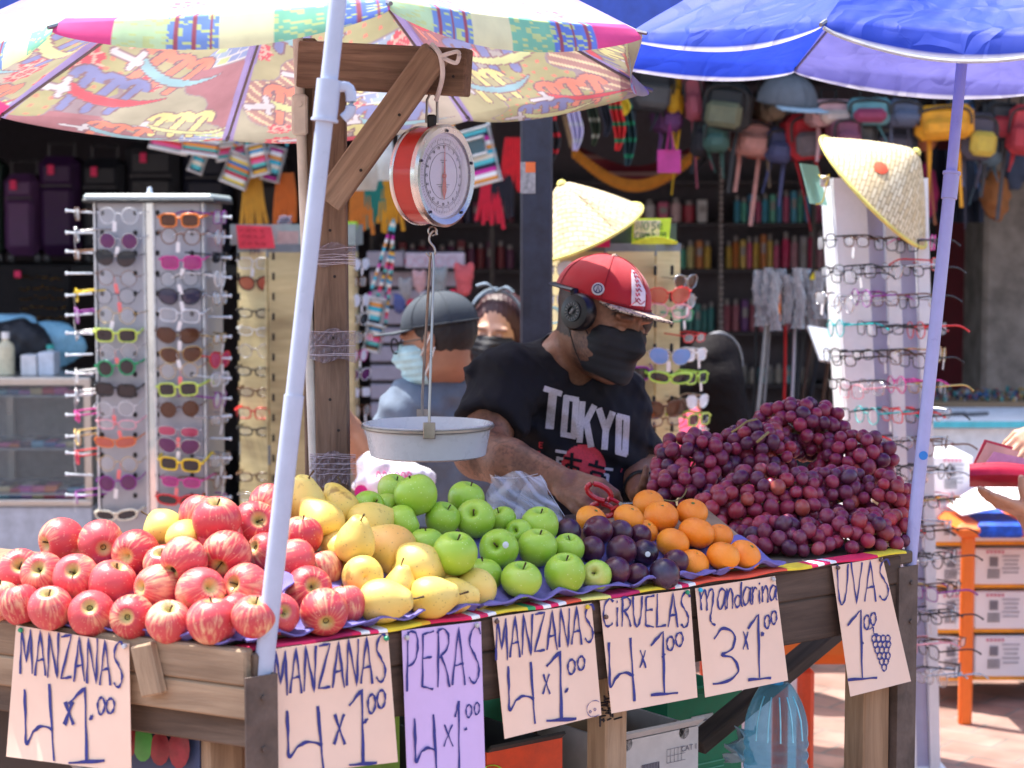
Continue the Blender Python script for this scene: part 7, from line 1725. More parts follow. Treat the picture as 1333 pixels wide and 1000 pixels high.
b = B(); b.tube(smooth_pts([at(1066, 228, 5.2), at(1072, 232, 5.17), at(1080, 228, 5.18), at(1076, 240, 5.17), at(1071, 262, 5.18), at(1062, 266, 5.2)], 4), .0018, 5); b.obj('wire', P('wire_yellow', (.6, .45, .05), .5), mr_)
b = B(); b.box(at(1074, 236, 5.19), (.026, .02, .03), bev=.004); b.obj('bracket', P('bracket_clear', (.6, .6, .62), .3, .4), mr_)
# ================= SHOP INTERIOR =================
def rbox(name, px0, py0, px1, py1, Y, dep, mat, root=None, bev=.01, lab=None, cat=None, group=None, rot=0):
    a = at(px0, py1, Y); c = at(px1, py0, Y); b = B(); M = Matrix.Rotation(R(rot), 3, 'Y') if rot else None
    b.box(((a.x+c.x)/2, Y+dep/2, (a.z+c.z)/2), (abs(c.x-a.x), dep, abs(c.z-a.z)), M=M, bev=bev); o = b.obj(name, mat, root); return tag(o, lab, cat, group)
def suitcase(x0, y0, x1, y1, Y, mat, lab, hand=True):
    a = at(x0, y1, Y); c = at(x1, y0, Y); w_ = c.x-a.x; h_ = c.z-a.z; m = (a+c)/2; root = thing('suitcase', lab, 'suitcase', (m.x, Y, a.z), 'suitcases on the shop platform')
    b = B(); b.box((m.x, Y+.12, m.z), (w_, .22, h_), bev=.035); b.obj('shell', mat, root)
    b = B(); b.box((m.x, Y-.005, m.z-h_*.12), (w_*.8, .05, h_*.62), bev=.02); b.obj('pocket', mat, root)
    b = B(); b.box((m.x, Y-.008, m.z+h_*.32), (w_*.74, .03, h_*.2), bev=.012); b.obj('pocket', mat, root)
    zp = P('zip_grey', (.1, .1, .11), .5); b = B(); b.tube([(m.x-w_*.38, Y-.033, m.z+h_*.2), (m.x+w_*.38, Y-.033, m.z+h_*.2)], .004, 6); b.obj('zip', zp, root)
    b = B(); b.tube([(m.x-.06, Y+.1, c.z-.005), (m.x-.06, Y+.1, c.z+.06), (m.x+.06, Y+.1, c.z+.06), (m.x+.06, Y+.1, c.z-.005)], .008, 8); b.obj('handle', zp, root)
    for s in (-1, 1): b = B(); b.lathe([(.0001, -.012), (.022, -.012), (.022, .012), (.0001, .012)], 14, frame((m.x+s*w_*.38, Y+.08, a.z-.012), (0, 1, 0), (0, 0, 1))); b.obj('wheel', zp, root)
    b = B(); b.box((m.x-w_*.12, Y-.035, m.z+h_*.36), (.03, .004, .045), bev=.001); b.obj('price_tag', P('tag_magenta', (.7, .02, .12), .6), root)
    return root
plat = thing('platform', 'dark low platform carrying the suitcases at the back left of the shop', 'platform', (at(120, 500, 9.4).x, 9.4, 0))
zpl = at(100, 336, 9.0).z
b = B(); x0, x1 = at(-60, 300, 9).x, at(440, 300, 9).x; b.box(((x0+x1)/2, 9.4, zpl-.055), (x1-x0, .9, .05), bev=.005)
b.obj('deck', P('platform_dark', (.02, .02, .022), .6), plat)
for x in (x0+.1, (x0+x1)/2, x1-.1): b = B(); b.box((x, 9.4, (zpl-.08)/2), (.06, .8, zpl-.08)); b.obj('leg', P('platform_dark', (.02, .02, .022), .6), plat)
suitcase(-50, 205, -2, 333, 9.0, P('case_green', (.03, .06, .05), .6), 'dark green suitcase cut off by the left picture edge')
suitcase(4, 226, 48, 333, 8.98, P('case_violet', (.09, .035, .12), .55), 'small violet suitcase with a pink tag, second from the left')
suitcase(50, 203, 101, 333, 9.0, P('case_purple', (.035, .008, .06), .6), 'tall deep purple suitcase next to the small violet one')
suitcase(104, 206, 160, 333, 9.02, P('case_black', (.012, .014, .022), .6), 'black suitcase with a pink tag above the silver sunglasses rack')
suitcase(163, 185, 232, 333, 9.05, P('case_charcoal', (.018, .02, .028), .55), 'charcoal suitcase, right neighbour of the tagged black one')
suitcase(236, 188, 300, 333, 9.08, P('case_navy', (.01, .013, .03), .6), 'navy suitcase behind the hanging woven pouches')
suitcase(304, 196, 372, 333, 9.1, P('case_dark2', (.02, .016, .02), .6), 'dark brown suitcase, last in the row by the poles')
bd = thing('jewelry_board', 'black board with rows of small gold jewelry behind the glass counter', 'display board', at(40, 440, 8.5))
a = at(-40, 445, 8.5); c = at(90, 345, 8.5); b = B(); b.box(((a.x+c.x)/2, 8.52, (a.z+c.z)/2), (c.x-a.x, .03, c.z-a.z), bev=.004); b.obj('board', P('velvet', (.008, .008, .01), .9), bd)
gold = P('gold', (.75, .5, .12), .25, 1.)
for r_ in range(6):
    b = B(); y = 362+13*r_
    for k in range(10):
        x = 22+6*k+random.uniform(-1, 1)+r_*2
        q = at(x, y+random.uniform(-2, 2), 8.49); b.tube([q, q+Vector((.008, 0, random.uniform(-.008, .008))), q+Vector((.015, 0, 0))], .0028, 5)
    b.obj('jewelry_row', gold, bd)
b = B(); q = at(23, 357, 8.48); b.box(q, (.03, .006, .03), bev=.002); b.obj('pink_tag', P('tag_magenta', (.7, .02, .12), .6), bd)
YC = 7.0; zc = at(60, 492, YC).z; cx0, cx1 = at(-120, 500, YC).x, at(118, 500, YC).x
ct = thing('glass_counter', 'glass display counter with aluminium frame full of phone cases, at the left edge', 'counter', ((cx0+cx1)/2, YC+.25, 0))
alm = P('aluminium', (.45, .44, .42), .35, .8, var=.08); glm = thin('counter_glass', (.6, .65, .68), .06, .03)
for (z, h_) in ((zc-.015, .03), (.50, .025), (.0, .0)):
    if h_: b = B(); b.box(((cx0+cx1)/2, YC+.25, z), (cx1-cx0, .5, h_), bev=.004); b.obj('frame_rail' if z > .6 else 'base_top', alm, ct)
for x in (cx1-.014, cx1-.42, cx0+.014):
    for y in (YC+.014, YC+.486): b = B(); b.box((x, y, (zc+.5)/2), (.026, .026, zc-.53)); b.obj('frame_post', alm, ct)
b = B(); b.box(((cx0+cx1)/2, YC+.25, .25), (cx1-cx0-.01, .48, .47), bev=.004); b.obj('base_cabinet', P('cabinet_pale', (.45, .48, .55), .5), ct)
b = B(); b.box(((cx0+cx1)/2, YC+.002, (zc+.5)/2), (cx1-cx0-.06, .004, zc-.56)); b.obj('front_glass', glm, ct)
b = B(); b.box(((cx0+cx1)/2, YC+.496, (zc+.5)/2), (cx1-cx0-.06, .006, zc-.56)); b.obj('rear_panel', P('counter_rear', (.35, .33, .32), .6), ct)
for z in (at(50, 586, YC).z, at(50, 645, YC).z):
    b = B(); b.box(((cx0+cx1)/2, YC+.25, z), (cx1-cx0-.06, .44, .008)); b.obj('glass_shelf', P('shelf_glass', (.35, .4, .42), .2), ct)
b = B(); b.box(((cx0+cx1)/2, YC+.25, zc-.07), (cx1-cx0-.06, .44, .008)); b.obj('glass_shelf', P('shelf_glass', (.35, .4, .42), .2), ct)
pcol = [(.5, .12, .4), (.1, .2, .4), (.65, .2, .35), (.4, .2, .5), (.7, .25, .12), (.6, .55, .35), (.12, .1, .14), (.5, .08, .12), (.2, .45, .6)]
for ri, (z, yy) in enumerate(((zc-.066, 'top'), (at(50, 586, YC).z+.004, 'middle'), (at(50, 645, YC).z+.004, 'lower'), (.5135, 'bottom'))):
    for k in range(11):
        x = cx0+.16+k*(cx1-cx0-.2)/11; h_ = random.uniform(.012, .03); cc = pcol[(k*2+ri*3) % 9]; m = P('phone_case_%d' % ((k*2+ri*3) % 9), cc, .45)
        b = B(); b.box((0, 0, 0), (.052, .12, h_), M=Matrix.Rotation(random.uniform(-.1, .1), 3, 'Z'), bev=.005); o = b.obj('phone_case', m, local=True); o.location = (x, YC+.1, z+h_/2+.0005)
        b = B(); b.box((0, 0, 0), (.04, .1, .002)); o2 = b.obj('case_insert', P('insert_%d' % (k % 3), [(.6, .55, .5), (.1, .1, .12), (.65, .2, .3)][k % 3], .5), o, local=True); o2.location = (0, 0, h_/2+.0012)
        tag(o, 'phone case on the %s shelf of the glass counter, %s from the left' % (yy, ORD[k+1]), 'phone case', 'phone cases in the glass counter')
def bottle(p, h_, r, mat, capm, lab, name='bottle', group=None):
    root = thing(name, lab, 'bottle', p, group); b = B(); b.lathe([(.0001, 0), (r, .002), (r, h_*.62), (r*.85, h_*.72), (r*.4, h_*.8), (r*.4, h_*.86)], 18, Matrix.Translation(p)); b.obj('body', mat, root)
    b = B(); b.lathe([(r*.48, h_*.85), (r*.48, h_), (.0001, h_)], 14, Matrix.Translation(p)); b.obj('cap', capm, root); return root
wp = P('plastic_white', (.75, .75, .74), .4); gp = P('plastic_teal', (.03, .35, .3), .4)
def on_c(x, Y=7.15): q = at(x, 480, Y); return Vector((q.x, Y, zc))
bottle(on_c(8), .16, .032, P('gel_cream', (.6, .55, .38), .3), wp, 'pale gel bottle with white cap on the glass counter')
bottle(on_c(66, 7.2), .11, .03, P('jar_white', (.5, .52, .5), .4), gp, 'small jar with teal cap on the counter beside the boxes')
rb_ = lambda x0, x1, h_, m, lab, dz=0: tag((lambda b: b.obj('box', m))(B().box(((at(x0, 0, 7.12).x+at(x1, 0, 7.12).x)/2, 7.17, zc+h_/2+dz), (at(x1, 0, 7.12).x-at(x0, 0, 7.12).x, .1, h_), bev=.003)), lab, 'box', 'small boxes on the glass counter')
rb_(17, 38, .075, P('box_white', (.62, .62, .64), .6), 'small white box next to the gel bottle'); rb_(40, 61, .085, P('box_whiteblue', (.55, .6, .68), .6), 'small white box with blue edge, right of the other white box')
def cloth_lump(c, r, mat, name, lab, cat, group=None, h=.012, f=.012, kk=30):
    def fn(Pn): return elld(Pn, c, r)+f*noise3(Pn, kk, int(abs(c[0]*100)) % 50)*.8
    lo = V3(c)-V3(r)*1.25-.02; hi = V3(c)+V3(r)*1.25+.02; o = sdf_obj(name, fn, lo, hi, h, mat); return tag(o, lab, cat, group)
bb_ = P('bag_blue', (.22, .45, .58), .3, bump=.6, bs=30)
q = at(20, 444, 7.32); cloth_lump((q.x, 7.34, zc+.1), (.14, .09, .1), P('pile_black', (.02, .02, .025), .6, bump=.5, bs=30), 'pouch_pile', 'crumpled black bag heaped on the glass counter', 'bag')
q = at(70, 444, 7.42); cloth_lump((q.x, 7.42, zc+.1), (.12, .05, .09), bb_, 'plastic_bag', 'pale blue plastic bag on the glass counter left of the rack', 'bag'); q = at(10, 425, 7.46); cloth_lump((q.x, 7.46, zc+.15), (.13, .06, .07), P('bag_blue2', (.3, .55, .7), .3, bump=.6, bs=30), 'plastic_bag', 'light blue bag on top of the pile at the left edge', 'bag')
# ---- woven pouches ----
def striped(name, cols, sc):
    m, t, b = newmat(name); L = t.links; tc = nd(t, 'ShaderNodeTexCoord'); sp = nd(t, 'ShaderNodeSeparateXYZ'); L.new(tc.outputs['Object'], sp.inputs[0])
    ml = nd(t, 'ShaderNodeMath', operation='MULTIPLY'); ml.inputs[1].default_value = sc; L.new(sp.outputs[2], ml.inputs[0]); fr = nd(t, 'ShaderNodeMath', operation='FRACT'); L.new(ml.outputs[0], fr.inputs[0])
    r = ramp(t, [(i/len(cols), c) for i, c in enumerate(cols)], 'CONSTANT'); L.new(fr.outputs[0], r.inputs[0]); L.new(r.outputs[0], b.inputs['Base Color']); b.inputs['Roughness'].default_value = .9; return m
w1 = striped('serape_a', [(.6, .04, .05), (.8, .75, .65), (.05, .25, .45), (.75, .4, .05), (.04, .04, .05), (.1, .45, .4), (.7, .1, .25)], 11)
w2 = striped('serape_b', [(.75, .25, .03), (.05, .2, .5), (.8, .6, .1), (.7, .7, .68), (.5, .02, .06), (.06, .35, .3)], 13)
w3_ = striped('serape_c', [(.04, .45, .6), (.75, .3, .06), (.8, .8, .8), (.55, .03, .3), (.02, .02, .05), (.1, .5, .55), (.75, .7, .6)], 9)
fringe = P('crochet_white', (.7, .68, .65), .9)
def pouch(x, y, w_, h_, Y, rot, mat, lab, mp=None):
    q = at(x, y, Y); root = thing('woven_pouch', lab, 'pouch', q, 'woven striped pouches hanging in the shop'); root.rotation_euler = (0, R(rot), R(random.uniform(-20, 20)))
    W, H = w_*Y/F/2, h_*Y/F/2; b = B(); b.box((0, 0, 0), (2*W, .03, 2*H), bev=.012); b.obj('pouch_body', mat, root, local=True)
    b = B(); b.tube([(-W, -.018, -H), (W, -.018, -H), (W, -.018, H), (-W, -.018, H)], .008, 6, closed=True); b.obj('edging', fringe, root, local=True)
    if mp: b = B(); b.box((0, -.022, H*.35), (W*1.3, .012, H*.6), bev=.004); b.obj('window_pocket', mp, root, local=True); b = B(); b.tube([(-W*.65, -.03, H*.05), (W*.65, -.03, H*.05), (W*.65, -.03, H*.65), (-W*.65, -.03, H*.65)], .006, 6, closed=True); b.obj('pocket_edging', fringe, root, local=True)
    b = B(); b.tube(smooth_pts([(-W, 0, H), (-W*.6, 0, H+.12), (0, 0, H+.3), (W*.6, 0, H+.12), (W, 0, H)], 4), .006, 6); b.obj('strap', mat, root, local=True)
for (x, y, w_, h_, r_, m, lab) in [(222, 188, 52, 16, 12, w1, 'flat striped pouch tipped sideways, leftmost in the hanging cluster'), (262, 192, 48, 18, 8, w2, 'orange and blue striped pouch just under the umbrella tip'), (300, 196, 40, 22, -8, w1, 'red striped pouch in the middle of the cluster'),
     (258, 210, 18, 30, 20, w3_, 'narrow striped pouch with white edging, lower left of the cluster'), (310, 222, 34, 40, 22, w2, 'large tilted striped pouch with white edging at the bottom of the cluster'), (338, 208, 26, 40, -12, w1, 'striped pouch second from right in the cluster'), (356, 214, 22, 44, 15, w3_, 'rightmost striped pouch beside the pale pole')]:
    pouch(x, y, w_, h_, 7.2+random.uniform(-.05, .1), r_, m, lab)
pouch(622, 205, 50, 72, 6.9, -14, w3_, 'turquoise and magenta woven phone pouch right of the red scale', P('window_dark', (.05, .1, .12), .2))
for (x, y, w_, h_, c_, lab) in [(476, 222, 36, 52, (.5, .45, .38), 'cream knitted pouch with a tan flap left of the scale'), (500, 205, 24, 60, (.6, .6, .56), 'white crochet bag hanging behind the scale bracket'), (525, 235, 26, 50, (.5, .5, .48), 'pale cloth bag hanging low behind the scale')]:
    q = at(x, y, 7.0); root = thing('cloth_bag', lab, 'bag', q, 'cloth bags hanging behind the scale'); W, H = w_*7/F/2, h_*7/F/2
    b = B(); b.grid(lambda u, v: q+Vector(((u-.5)*2*W*(.7+.3*math.sin(v*3)), -.03*math.sin(math.pi*u)*math.sin(math.pi*v), (v-.5)*2*H)), 12, 12, thick=.03); b.obj('bag_body', P('cloth_%d' % x, c_, .9, bump=.3), root)
    b = B(); b.tube([q+Vector((-W*.6, 0, H)), q+Vector((0, 0, H+.2)), q+Vector((W*.6, 0, H))], .006, 6); b.obj('strap', fringe, root)
for k, (x, y, c_) in enumerate([(470, 268, (.55, .18, .03)), (488, 262, (.02, .2, .16)), (508, 266, (.6, .28, .02)), (330, 262, (.5, .25, .03)), (372, 260, (.5, .12, .02)), (638, 262, (.6, .02, .05)), (654, 248, (.02, .02, .03)), (668, 214, (.65, .02, .03))]):
    q = at(x, y, 7.3); b = B(); 
    for j in range(7): b.tube(smooth_pts([q+Vector((.008*(j-3), 0, .1)), q+Vector((.012*(j-3), -.01, .0)), q+Vector((.014*(j-3)+random.uniform(-.01, .01), 0, -.09+random.uniform(-.02, .02)))], 4), .008, 5)
    tag(b.obj('tassel', P('tassel_%d' % k, c_, .85)), ['orange tassel left below the cream pouch', 'dark green tassel below the cream pouch', 'ochre tassel right below the cream pouch', 'ochre tassel under the woven pouch cluster', 'rust tassel beside the pale pole', 'red tassel hanging under the turquoise pouch', 'black tassel hanging right of the turquoise pouch', 'bright red tassel next to the steel post'][k], 'tassel')
# ---- white slatwall stand with red dots ----
sw = thing('slatwall_stand', 'white slatted display stand with red dots along its top, behind the man in the cap', 'display stand', (at(535, 500, 7.6).x, 7.65, 0))
sl_ = P('slat_lilac', (.36, .33, .4), .6, var=.1); x0, x1 = at(478, 0, 7.6).x, at(602, 0, 7.6).x
k = 0; z = at(0, 352, 7.6).z
while z > .1: b = B(); b.box(((x0+x1)/2, 7.66, z-.035), (x1-x0, .02, .06), bev=.004); b.obj('slat', sl_, sw); z -= .075
b = B(); b.box(((x0+x1)/2, 7.685, .72), (x1-x0, .02, 1.4)); b.obj('backing', P('slat_gap', (.06, .055, .065), .7), sw)
xa, xb = at(526, 0, 7.5).x, at(604, 0, 7.5).x; zt1, zb1 = at(0, 329, 7.5).z, at(0, 349, 7.5).z
b = B(); b.box(((xa+xb)/2, 7.55, (zt1+zb1)/2), (xb-xa, .12, zt1-zb1), bev=.004); b.obj('header', P('header_lilac', (.6, .52, .62), .6), sw)
xh = at(475, 0, 7.5).x; b = B(); b.box(((xa+xh)/2-.002, 7.56, (zt1+zb1)/2+.005), (xa-xh-.006, .12, zt1-zb1), bev=.004); b.obj('header_side', sl_, sw)
rdm = P('dot_red', (.75, .01, .08), .6)
for x in (533, 548, 560, 572, 588): b = B(); q = at(x, 340, 7.488); b.lathe([(.0001, .003), (.017, .003), (.018, 0)], 16, frame(q+Vector((0, 0, 0)), (0, 0, 1), (1, 0, 0))) ; b.obj('dot', rdm, sw)
for k, (x, y) in enumerate([(535, 395), (536, 425), (590, 382)]): b = B(); q = at(x, y, 7.6); b.lathe([(.0001, .003), (.017, .003), (.018, 0)], 16, frame(q, (0, 0, 1), (1, 0, 0))); b.obj('dot', rdm, sw)
plc = [((.35, .33, .33), 'grey'), ((.6, .35, .35), 'pale pink'), ((.3, .32, .32), 'dark grey'), ((.65, .12, .13), 'red'), ((.55, .5, .5), 'cream'), ((.25, .05, .07), 'maroon'), ((.1, .12, .3), 'blue')]
for k, (x, y, r_) in enumerate([(528, 372, 9), (546, 362, 9), (572, 360, 11), (604, 358, 13), (556, 390, 9), (596, 392, 10), (520, 392, 8)]):
    q = at(x, y, 7.35); s = r_*7.35/F; c_, nm = plc[k]
    def pf(Pn, q=q, s=s): 
        d = elld(Pn, q, (s, s*.8, s)); d = smin(d, elld(Pn, q+Vector((-s*.7, 0, s*.9)), (s*.4,)*3), .01); d = smin(d, elld(Pn, q+Vector((s*.7, 0, s*.9)), (s*.4,)*3), .01); return smin(d, elld(Pn, q+Vector((0, 0, -s*1.3)), (s*.8, s*.6, s*.9)), .02)+.003*noise3(Pn, 150, 2)
    tag(sdf_obj('plush_toy', pf, V3(q)-s*3, V3(q)+s*3, .009, P('plush_'+nm.replace(' ', '_'), c_, .95, bump=.5)), '%s plush toy hanging on the white slatted stand' % nm, 'toy', 'plush toys on the slatted stand')
for k, (y, m) in enumerate([(405, w3_), (440, w1)]): pouch(488, y, 22, 34, 7.1, 12, m, ['purple striped pouch hanging right of the drum rack', 'red striped pouch hanging below the purple one'][k])
# ---- neckerchiefs ----
for k, (x, y0, y1, w_, c1, lab) in enumerate([(716, 150, 210, 22, [(.02, .02, .02), (.6, .02, .03)], 'black and red neckerchief just right of the steel post'), (748, 135, 196, 16, [(.6, .55, .75), (.7, .7, .75)], 'lavender neckerchief hanging beside the steel post'), (772, 130, 190, 12, [(.04, .06, .03), (.4, .4, .3)], 'dark leafy neckerchief in the hanging row'),
      (803, 128, 196, 16, [(.6, .02, .02), (.02, .25, .1)], 'red and green neckerchief in the hanging row'), (812, 122, 150, 10, [(.8, .6, .03), (.8, .6, .03)], 'short yellow neckerchief in the hanging row'), (816, 130, 216, 18, [(.02, .05, .06), (.02, .3, .15)], 'black neckerchief with green print, longest of the row'), (788, 130, 178, 12, [(.02, .02, .03), (.03, .03, .04)], 'plain black neckerchief in the hanging row')]):
    Y = 6.9+.05*(k % 3); m = striped('kerchief_%d' % k, [c1[0], c1[0], c1[1], c1[0]], 17); b = B()
    def f(u, v): 
        y = y1-(y1-y0)*v; ww = w_*(.25+.75*min(1, v*2.2))*(1-.3*max(0, v-.6)); return at(x+(u-.5)*ww+3*math.sin(v*5), y, Y-.02*math.sin(u*14))
    b.grid(f, 14, 12, thick=.004); tag(b.obj('neckerchief', m), lab, 'neckerchief', 'neckerchiefs hanging under the umbrellas')
# ---- hammock ----
hm = thing('hammock', 'dark red hammock with orange fringe slung across the shop', 'hammock', at(835, 240, 8.0))
b = B(); b.grid(lambda u, v: at(745+165*u, 192+44*math.sin(math.pi*u)-20*v*math.sin(math.pi*u)**.5, 8.0+.12*v), 30, 6, thick=.01); b.obj('cloth', striped('hammock_red', [(.25, .02, .03), (.35, .04, .05), (.5, .25, .2), (.2, .01, .02)], 14), hm)
b = B()
for k in range(34): u = (k+.5)/34; q = at(745+165*u, 193+45*math.sin(math.pi*u), 7.98); b.tube([q+Vector((0, 0, .01)), q+Vector((0, -.01, -.02)), q+Vector((0, 0, -.035))], [.009, .012, .008], 6)
b.obj('fringe', P('fringe_orange', (.6, .24, .03), .9), hm)
for (xa, ya, xb, yb) in ((745, 192, 735, 150), (910, 192, 930, 150)): b = B(); b.tube([at(xa, ya, 8), at(xb, yb, 8)], .012, 6); b.obj('rope', P('rope_tan', (.4, .3, .2), .9), hm)
hm2 = thing('hammock', 'red and grey striped hammock hanging behind the backpacks', 'hammock', at(1000, 210, 8.3))
b = B(); b.grid(lambda u, v: at(930+125*u, 180+25*math.sin(math.pi*u)-18*v, 8.3+.1*v), 24, 6, thick=.01); b.obj('cloth', striped('hammock_b', [(.45, .08, .06), (.3, .28, .27), (.5, .3, .2), (.1, .1, .1)], 12), hm2)
b = B(); b.grid(lambda u, v: at(856+30*u, 225-30*v, 6.95), 6, 6, thick=.02); tg = b.obj('gift_bag', P('bag_magenta', (.4, .03, .2), .5)); tag(tg, 'magenta pocket purse hanging in front of the red hammock', 'purse')
b = B(); b.tube([at(868, 195, 6.94), at(872, 160, 6.94), at(877, 195, 6.94)], .012, 6, flat=.4); b.obj('strap', P('bag_magenta', (.4, .03, .2), .5), tg)
# ---- backpacks and caps under the blue umbrella ----
hr = B(); hr.tube([at(640, 92, 7.35), at(1400, 105, 7.35)], .015, 8); tag(hr.obj('hanging_rail', P('dark_steel', (.03, .03, .035), .5, .5)), 'dark steel rail from which the backpacks hang', 'rail')
def backpack(x, y, w_, h_, Y, col, lab, pc=None, rot=0, straps=True):
    q = at(x, y, Y); root = thing('backpack', lab, 'backpack', q, 'backpacks hanging under the blue umbrella'); root.rotation_euler = (0, R(rot), R(random.uniform(-15, 15))); W, H = w_*Y/F/2, h_*Y/F/2
    m = P('nylon_%s' % '_'.join(str(int(c*100)) for c in col), col, .7, bump=.3, bs=50); pm = P('nylon_%s' % '_'.join(str(int(c*100)) for c in (pc or col)), pc or col, .7, bump=.3, bs=50)
    b = B(); b.box((0, 0, 0), (2*W, .14, 2*H), bev=min(W, H)*.4); b.obj('main_compartment', m, root, local=True)
    b = B(); b.box((0, -.085, -H*.35), (W*1.5, .05, H*1.05), bev=.018); b.obj('front_pocket', pm, root, local=True)
    zp = P('zip_dark', (.03, .03, .03), .5); b = B(); b.tube(smooth_pts([(-W*.9, -.072, -H*.2), (-W*.8, -.072, H*.6), (0, -.072, H*.85), (W*.8, -.072, H*.6), (W*.9, -.072, -H*.2)], 5), .005, 6); b.obj('zip', zp, root, local=True)
    if straps:
        for s in (-1, 1): b = B(); b.tube(smooth_pts([(s*W*.4, .06, H*.9), (s*W*.7, .1, 0), (s*W*.5, .0, -H*1.0), (s*W*.5+random.uniform(-.03, .03), -.02, -H*1.0-random.uniform(.05, .3))], 5), .008, 6, flat=.35); b.obj('strap', m, root, local=True)
    b = B(); b.tube([(-.03, 0, H*.95), (-.03, 0, H+.04), (.03, 0, H+.04), (.03, 0, H*.95)], .006, 6); b.obj('grab_loop', zp, root, local=True)
    return root
BK = [(845, 115, 60, 60, (.03, .035, .045), 'black backpack with a grey band behind the umbrella corner', (.08, .085, .09)), (882, 118, 22, 70, (.7, .42, .02), 'narrow yellow backpack with dark strap', (.6, .35, .02)), (905, 128, 26, 60, (.3, .07, .1), 'dull pink backpack half hidden by the blue umbrella', None),
      (948, 140, 62, 62, (.025, .028, .03), 'black backpack with an olive strap panel', (.14, .15, .09)), (978, 180, 52, 46, (.5, .25, .22), 'dusty pink backpack below the black one', None), (1046, 178, 52, 60, (.4, .02, .03), 'red backpack with grey stripes behind the straw hat', (.12, .1, .11)),
      (1078, 148, 54, 34, (.6, .35, .36), 'small pale pink floral backpack', (.5, .4, .35)), (1130, 146, 56, 34, (.12, .3, .33), 'teal backpack with maroon top', (.25, .04, .09)), (1172, 148, 44, 34, (.09, .11, .17), 'slate blue backpack left of the orange one', None), (1165, 180, 60, 50, (.05, .06, .09), 'navy backpack hanging lower behind the hat', (.1, .1, .14)),
      (1228, 160, 74, 44, (.75, .33, .02), 'bright orange backpack right behind the lavender pole', (.7, .3, .02)), (1268, 178, 46, 60, (.07, .06, .08), 'dark grey backpack with yellow patch right of the pole', (.5, .35, .05)), (1300, 158, 50, 50, (.06, .06, .065), 'black backpack with red piping at right', (.35, .03, .04)), (1335, 170, 46, 64, (.5, .05, .06), 'red backpack cut by the right picture edge', (.4, .04, .05)), (1120, 186, 40, 50, (.1, .1, .1), 'charcoal backpack in shade behind the top of the white tower', None), (915, 175, 26, 60, (.02, .02, .025), 'small black backpack with long dangling straps', None)]
BK += [(868, 150, 30, 44, (.12, .04, .14), 'plum backpack wedged behind the yellow one', None), (932, 178, 34, 40, (.05, .12, .1), 'bottle green backpack low behind the black ones', None), (1000, 138, 34, 40, (.16, .12, .08), 'tan backpack between the olive-panelled one and the grey cap', None), (1014, 190, 36, 44, (.06, .07, .16), 'dark blue backpack hanging below the grey cap', None), (1098, 176, 40, 44, (.2, .06, .1), 'wine backpack below the small pink floral one', None), (1150, 168, 30, 40, (.18, .19, .2), 'light grey backpack behind the teal one', None), (1196, 172, 34, 50, (.35, .12, .05), 'rust backpack just left of the orange one', None), (1286, 196, 36, 40, (.1, .16, .2), 'steel blue backpack below the red-piped one', None), (1250, 140, 30, 30, (.04, .12, .3), 'royal blue backpack above the yellow-patched one', None)]
for (x, y, w_, h_, c_, lab, pc) in BK: backpack(x, y, w_, h_, 7.3+random.uniform(-.12, .15), c_, lab, pc, random.uniform(-8, 8))
cpr = thing('cap', 'grey cap with light blue brim hanging among the backpacks', 'cap', at(1028, 140, 7.1)); hf = head_frame(at(1026, 150, 7.1), 25, 10); hf = (hf[0], hf[1]*1.15); make_cap(hf, cpr, P('cap_grey', (.1, .11, .125), .85), (P('brim_bluegrey', (.25, .35, .42), .8), P('brim_bluegrey', (.25, .35, .42), .8)), logo=False, bl=.08)
q = at(1243, 260, 7.9); b = B(); b.grid(lambda u, v: at(1205+70*u, 290-95*v, 7.9-.03*math.sin(u*20)), 24, 10, thick=.02); gm = b.obj('dark_garment', P('garment_navy', (.02, .028, .05), .9, bump=.3)); tag(gm, 'dark navy garment hanging above the red door', 'garment')
q = at(1295, 255, 7.7); cloth_lump(q, (.055, .05, .1), P('plush_brown', (.3, .12, .04), .95, bump=.5), 'plush_toy', 'brown plush bag hanging beside the concrete pillar', 'toy', h=.01)
for k, (x, y, c_, lab) in enumerate([(1268, 225, (.03, .05, .09), 'denim pouch hanging left of the brown plush'), (1322, 215, (.05, .07, .12), 'blue pouch hanging at the right picture edge'), (1185, 230, (.06, .25, .27), 'teal pouch hanging behind the tower top'), (1205, 250, (.3, .02, .1), 'crimson pouch hanging by the lavender pole')]):
    cloth_lump(at(x, y, 7.8), (.05, .03, .11), P('pouch_%d' % k, c_, .9), 'hanging_pouch', lab, 'pouch', h=.012)
# ---- shelving at the back ----
YS = 10.4; shm = P('shelf_dark', (.06, .055, .065), .55, .2); sh = thing('shop_shelves', 'dark steel shelving with rows of cosmetics at the back of the shop', 'shelves', (at(900, 500, YS).x, YS+.15, 0))
xs0, xs1 = at(480, 0, YS).x, at(1200, 0, YS).x; SH = [at(0, y, YS).z for y in (243-8, 290, 350, 432, 500)]
for z in SH: b = B(); b.box(((xs0+xs1)/2, YS+.15, z-.012), (xs1-xs0, .3, .022)); b.obj('shelf_board', shm, sh)
for x in (482, 640, 940, 1063, 1198): b = B(); b.box((at(x, 0, YS).x, YS-.006, 1.1), (.02, .012, 2.2)); b.obj('upright', P('upright_grey', (.13, .12, .12), .5, .5), sh)
b = B(); b.box(((xs0+xs1)/2, YS+.32, 1.15), (xs1-xs0, .02, 2.3)); b.obj('back_panel', P('shelf_back', (.1, .09, .11), .7), sh)
